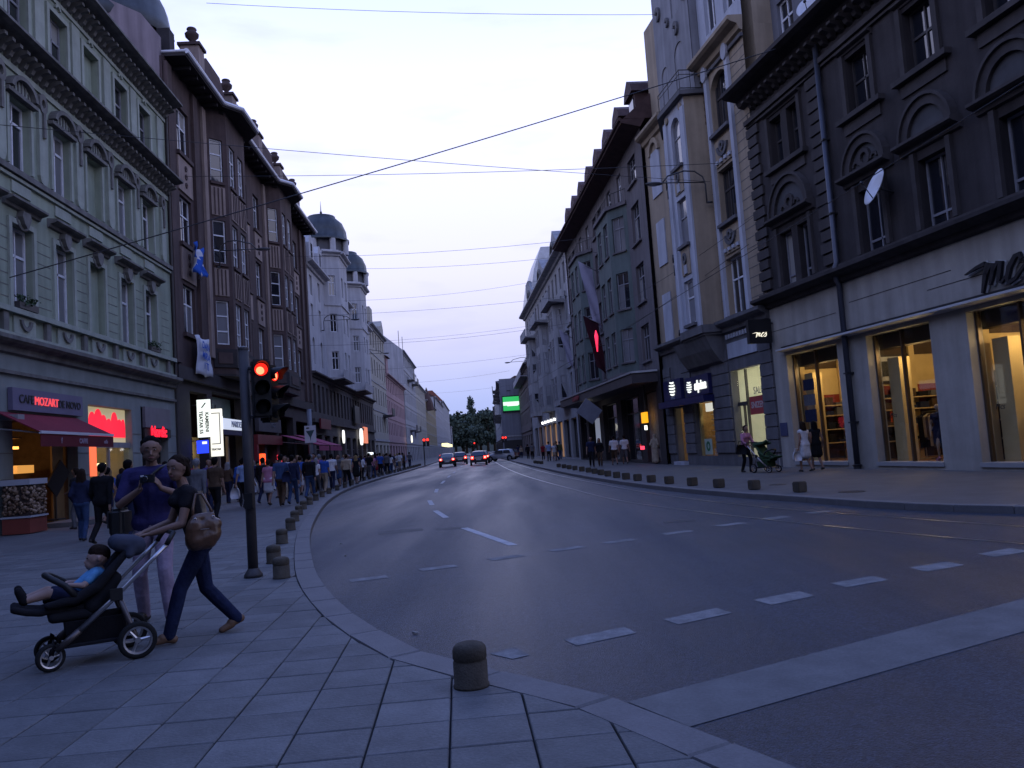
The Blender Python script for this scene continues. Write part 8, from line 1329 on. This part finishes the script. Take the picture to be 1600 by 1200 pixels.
# --- stroller (local +y is its way ahead, rear axle at y = 0)
ALU = mat('brushed_aluminium', (0.45, 0.44, 0.44), 0.35, 0.5, metal=0.9, var=0.15); SBK = mat('stroller_fabric_black', (0.014, 0.014, 0.017), 0.9, 0.15, var=0.25, scale=9, bump=0.2, bscale=50); SGY = mat('stroller_hood_grey', (0.045, 0.05, 0.07), 0.9, 0.15, var=0.2, scale=7); BRNZ = mat('bronze_tube', (0.10, 0.085, 0.08), 0.4, 0.5, metal=0.6, var=0.15)
def stroller(label, loc, rz, fab, hood, up=False):
    t = thing('stroller', label, 'stroller', loc, rz, 'strollers')
    def wheel(name, x, y, r, w, sw_=0.0):
        b = MB(); n = 24; b.lathe([(r*0.74, -w*0.4), (r*0.9, -w*0.5), (r, -w*0.25), (r, w*0.25), (r*0.9, w*0.5), (r*0.74, w*0.4)], n=n); o = put('wheel', b.mesh('wheel', [TYRE], True), t, (x, y, r), rot=Euler((0, PI/2, sw_)))
        b = MB(); b.lathe([(r*0.64, -w*0.35), (r*0.74, -w*0.42), (r*0.76, 0), (r*0.74, w*0.42), (r*0.64, w*0.35), (r*0.64, -w*0.35)], n=n); b.lathe([(0, -w*0.55), (r*0.16, -w*0.55), (r*0.16, w*0.55), (0, w*0.55)], n=10)
        for k in range(3): a = 2*PI*k/3+0.4; b.tube([(0, 0, 0), (r*0.68*math.cos(a), r*0.68*math.sin(a), 0)], [r*0.10, r*0.07], 6)
        put('rim', b.mesh('rim', [ALU]), o)
    for sx in (-1, 1): wheel('wheel', sx*0.27, 0.0, 0.145, 0.05); wheel('wheel', sx*0.19, 0.60, 0.105, 0.045, 0.25)
    for sx in (-1, 1):
        b = MB(); b.tube([(sx*0.25, -0.24, 0.86), (sx*0.25, -0.12, 0.75), (sx*0.24, 0.18, 0.47), (sx*0.22, 0.40, 0.28)], [0.017, 0.019, 0.019, 0.023], 8); put('main_tube', b.mesh('main_tube', [ALU], True), t); b = MB(); b.tube([(sx*0.22, 0.40, 0.28), (sx*0.20, 0.56, 0.15)], 0.026, 8); put('lower_tube', b.mesh('lower_tube', [BRNZ], True), t)
        b = MB(); b.tube([(sx*0.245, 0.13, 0.52), (sx*0.25, 0.02, 0.2), (sx*0.25, 0.0, 0.145)], 0.021, 8); put('rear_leg', b.mesh('rear_leg', [BRNZ], True), t); b = MB(); b.tube([(sx*0.20, 0.56, 0.15), (sx*0.19, 0.57, 0.22), (sx*0.19, 0.60, 0.105)], 0.02, 8); put('fork', b.mesh('fork', [SBK], True), t)
        b = MB(); b.tube([(sx*0.23, 0.03, 0.17), (sx*0.2, 0.54, 0.17)], 0.014, 6); put('base_rail', b.mesh('base_rail', [SBK]), t); put('hub_joint', boxmesh(0.04, 0.09, 0.09, BLK), t, (sx*0.25, 0.14, 0.52))
    b = MB(); b.tube([(-0.25, -0.24, 0.86), (-0.25, -0.27, 0.91), (-0.22, -0.30, 0.95), (0.22, -0.30, 0.95), (0.25, -0.27, 0.91), (0.25, -0.24, 0.86)], 0.02, 10); put('handle_bar', b.mesh('handle_bar', [BLK], True), t); b = MB(); b.tube([(-0.26, 0, 0.145), (0.26, 0, 0.145)], 0.014, 8); put('axle', b.mesh('axle', [SBK]), t); b = MB(); b.tube([(-0.2, 0.56, 0.16), (0.2, 0.56, 0.16)], 0.016, 8); put('front_bar', b.mesh('front_bar', [ALU]), t)
    seat0 = set(t.children)
    # seat shell: reclined back, base, raised footrest, padded sides
    prof_ = [(-0.20, 0.86), (-0.12, 0.76), (0.02, 0.56), (0.10, 0.47), (0.20, 0.45), (0.36, 0.48), (0.40, 0.47), (0.50, 0.49), (0.58, 0.52)]; c_ = []
    for (y0, z0), (y1, z1) in zip(prof_, prof_[1:]):
        for x in (-0.13, -0.065, 0, 0.065, 0.13): c_.append(cap((x, y0, z0), 0.03, (x, y1, z1), 0.03, 0))
    put('seat', fuse('seat', c_, 0.014, [fab], 2), t)
    for sx in (-1, 1): put('side_pad', fuse('side_pad', [cap((sx*0.17, -0.2, 0.86), 0.03, (sx*0.18, 0.02, 0.62), 0.045, 0), cap((sx*0.18, 0.02, 0.62), 0.045, (sx*0.18, 0.18, 0.54), 0.04, 0), cap((sx*0.18, 0.18, 0.54), 0.04, (sx*0.17, 0.36, 0.52), 0.03, 0)], 0.014, [fab], 2), t)
    put('back_pouch', fuse('back_pouch', [cap((x, -0.12, 0.66), 0.05, (x, 0.04, 0.47), 0.085, 0) for x in (-0.12, 0, 0.12)], 0.016, [fab], 2), t); put('seat_underside', fuse('seat_underside', [cap((x, 0.06, 0.42), 0.05, (x, 0.32, 0.42), 0.045, 0) for x in (-0.14, 0, 0.14)], 0.016, [fab], 2), t)
    b = MB(); b.tube([(-0.19, 0.16, 0.56), (-0.2, 0.24, 0.66), (-0.15, 0.33, 0.72), (0, 0.37, 0.74), (0.15, 0.33, 0.72), (0.2, 0.24, 0.66), (0.19, 0.16, 0.56)], 0.024, 10); put('bumper_bar', b.mesh('bumper_bar', [BLK], True), t)
    hc_ = [cap((x, -0.27, 0.90), 0.085, (x*1.05, -0.16, 0.93), 0.07, 0) for x in (-0.12, -0.04, 0.04, 0.12)]+[cap((-0.19, -0.22, 0.84), 0.035, (-0.15, -0.26, 0.93), 0.05, 0), cap((0.19, -0.22, 0.84), 0.035, (0.15, -0.26, 0.93), 0.05, 0), cap((-0.15, -0.26, 0.93), 0.05, (0.15, -0.26, 0.93), 0.05, 0), cap((-0.14, -0.20, 0.94), 0.04, (0.14, -0.20, 0.94), 0.04, 0)]
    if up: hc_ += [cap((x, -0.22, 0.9), 0.05, (x, 0.12, 1.02-abs(x)*0.5), 0.03, 0) for x in (-0.16, -0.08, 0, 0.08, 0.16)]
    put('folded_hood', fuse('folded_hood', hc_, 0.014, [hood], 2), t)
    for ch in t.children:
        if ch not in seat0: ch.location = (0, 0.25, -0.03)
    b = MB(); S8 = [(-0.2, 0.06), (0.2, 0.06), (0.18, 0.5), (-0.18, 0.5)]; n = 4; b.add([(x*0.85, y*0.9+0.03, 0.17) for x, y in S8]+[(x, y, 0.35) for x, y in S8], [(0, 1, 2, 3)]+[(i, (i+1) % 4, 4+(i+1) % 4, 4+i) for i in range(4)]); o = put('basket', b.mesh('basket', [fab]), t); sm = o.modifiers.new('t', 'SOLIDIFY'); sm.thickness = 0.012
    put('folded_blanket', fuse('folded_blanket', [cap((-0.08, 0.15, 0.27), 0.055, (0.08, 0.34, 0.26), 0.05, 0), cap((0.05, 0.12, 0.26), 0.05, (-0.06, 0.36, 0.25), 0.045, 0)], 0.013, [mat('blanket_pale_blue', (0.30, 0.38, 0.46), 0.9, 0.1, var=0.4, scale=10)], 2), t)
    return t
SO_ = (-3.235, 6.88, 0.12); STR = stroller('black stroller with silver tubes carrying a baby beside the striding woman', SO_, HA, SBK, SGY)
# --- baby, reclined in the stroller
def sl(x, y, z): return V3((x, y+0.26, z-0.035))
BLU = mat('cloth_baby_blue', (0.10, 0.27, 0.46), 0.9, 0.1, var=0.3, scale=12)
bb = [cap(sl(0, 0.07, 0.60), 0.085, sl(0, 0.17, 0.545), 0.085, SK), cap(sl(0, 0.0, 0.70), 0.06, sl(0, 0.08, 0.6), 0.085, SK), cap(sl(0, -0.03, 0.74), 0.035, sl(0, -0.015, 0.77), 0.035, SK), cap(sl(0, -0.025, 0.845), 0.078, sl(0, -0.01, 0.835), 0.078, SK), cap(sl(0, 0.02, 0.805), 0.055, sl(0, 0.03, 0.79), 0.05, SK), cap(sl(0, 0.068, 0.822), 0.008, sl(0, 0.078, 0.81), 0.010, SK), cap(sl(-0.08, -0.02, 0.82), 0.012, sl(-0.08, -0.02, 0.84), 0.014, SK), cap(sl(0.08, -0.02, 0.82), 0.012, sl(0.08, -0.02, 0.84), 0.014, SK)]
bs = [cap(sl(0, 0.075, 0.60), 0.095, sl(0, 0.16, 0.555), 0.093, SK), cap(sl(-0.03, 0.0, 0.70), 0.07, sl(0, 0.09, 0.6), 0.094, SK), cap(sl(0.03, 0.0, 0.70), 0.07, sl(0, 0.09, 0.6), 0.094, SK)]; bt = []
for s_ in (-1, 1):
    sh_, el, wr = sl(s_*0.085, 0.01, 0.715), sl(s_*0.135, 0.10, 0.64), sl(s_*0.09, 0.20, 0.655); bb += [cap(sh_, 0.03, el, 0.026, SK), cap(el, 0.026, wr, 0.019, SK)]+hand(wr, wr-el, (1, 0, 0), (0, 0.3, -1), 0.5, -s_, 0.7); bs += [cap(sh_, 0.038, sh_.lerp(el, 0.6), 0.036, SK)]
    hp_, kn_, an_ = sl(s_*0.055, 0.19, 0.55), sl(s_*0.085, 0.34, 0.61), sl(s_*0.08, 0.50, 0.575); bb += [cap(hp_, 0.055, kn_, 0.042, SK), cap(kn_, 0.042, an_, 0.027, SK), cap(an_, 0.027, an_+V3((0, 0.04, 0.06)), 0.022, SK)]; bt += [cap(hp_, 0.064, hp_.lerp(kn_, 0.7), 0.056, SK)]
baby = put('person', fuse('person', bb, 0.008, [SKIN_P], 2), None, SO_, HA); tag(baby, 'baby in a light blue top lying back in the black stroller', 'person', 'family with a stroller')
put('top', fuse('top', bs, 0.01, [BLU], 2), baby); put('shorts', fuse('shorts', bt+[cap(sl(-0.03, 0.17, 0.55), 0.088, sl(0.03, 0.17, 0.55), 0.088, SK)], 0.01, [CL['navy']], 2), baby); put('hair', fuse('hair', [cap(sl(0, -0.04, 0.865), 0.076, sl(0, -0.02, 0.872), 0.076, 0)], 0.01, [HAIRS['brown']], 2), baby)
for s_ in (-1, 1):
    put('shoe', fuse('shoe', [cap(sl(s_*0.08, 0.505, 0.575), 0.036, sl(s_*0.085, 0.54, 0.655), 0.03, 0)], 0.008, [CL['black']], 2), baby); b = MB(); b.ball((0, 0, 0), 0.010, 8, 6, sz=0.6); put('eye', b.mesh('eye', [mat('eye_iris', (0, 0, 0))], True), baby, (s_*0.028, 0.318, 0.805))
put('mouth', fuse('mouth', [cap(sl(-0.012, 0.076, 0.784), 0.005, sl(0.012, 0.076, 0.784), 0.005, 0)], 0.003, [mat('lips', (0, 0, 0))], 1), baby)
# --- second stroller and its mother by the bright shop window
SFG = mat('stroller_fabric_green', (0.03, 0.06, 0.03), 0.9, 0.15, var=0.25, scale=9); S2 = stroller('dark green stroller pushed past the bright shop window', (8.42, 28.9, 0.12), math.radians(205), SFG, SFG, True); S2.scale = (1.1, 1.1, 1.1)
T['woman_push'] = crowd_mesh('person', fem=True, feet=W3, hands=[(-0.16, 0.40, 0.98), (0.16, 0.40, 0.98)], h=1.66, lean=0.09, hair='tied', sleeve=1.5, elbow=[(-0.6, -0.5, -0.8), (0.6, -0.5, -0.8)])
person('woman_push', 8.12, 29.55, 205, 'pink', 'black', 'brown', 'woman in a pink top leaning over the dark green stroller'); bag('black shoulder bag on the arm of the woman in pink', (7.88, 29.2, 0.78), CL['black'], 0.36, 0.34)
# mannequin in the store window
T['mannequin'] = fuse('mannequin', (lambda g: g['body']+g['shirt']+g['skirt'])(figure(fem=True, h=1.7, feet=[(-0.07, 0.02, 0, 0), (0.07, 0.05, 0, 0)], hands=[(-0.25, 0.05, 0.8), (0.25, 0.06, 0.85)], legs='dress', sleeve=0.3)), 0.025, [mat('mannequin_shell', (0.28, 0.22, 0.17), 0.5, 0.3), CL['navy'], CL['navy']], 2)
for u, n, rz, lab in ((1.95, -1.05, 150, 'mannequin in a dark dress in the middle store window'), (-2.6, -1.0, 170, 'mannequin in a dark dress in the rightmost store window')): q = MF.xy(u, n); o = put('mannequin', T['mannequin'], None, (q.x, q.y, 0.30)); o.rotation_euler.z = math.radians(rz); tag(o, lab, 'mannequin', 'mannequins in the store')
# scraps lying on the road near the kerb
LIT = mat('litter_paper', (0.30, 0.29, 0.27), 0.9, 0.1, var=0.3, scale=20)
for i, (x, y, lab) in enumerate(((-1.0, 7.4, 'small pale paper scrap on the road by the kerb bend'), (-3.4, 15.6, 'pale scrap of litter in the gutter beyond the traffic light'), (-2.9, 13.6, 'tiny crumpled scrap in the gutter near the first bollards'))):
    b = MB(); r = random.Random(i); b.ball((0, 0, 0.010), 0.02, 7, 5, sx=1.5, sz=0.5); b.v = [(p[0]+r.uniform(-.006, .006), p[1]+r.uniform(-.006, .006), max(0.001, p[2]+r.uniform(-.004, .004))) for p in b.v]; tag(b.build('paper_scrap', LIT, None, (x, y, 0.004)), lab, 'litter', 'litter in the gutter')
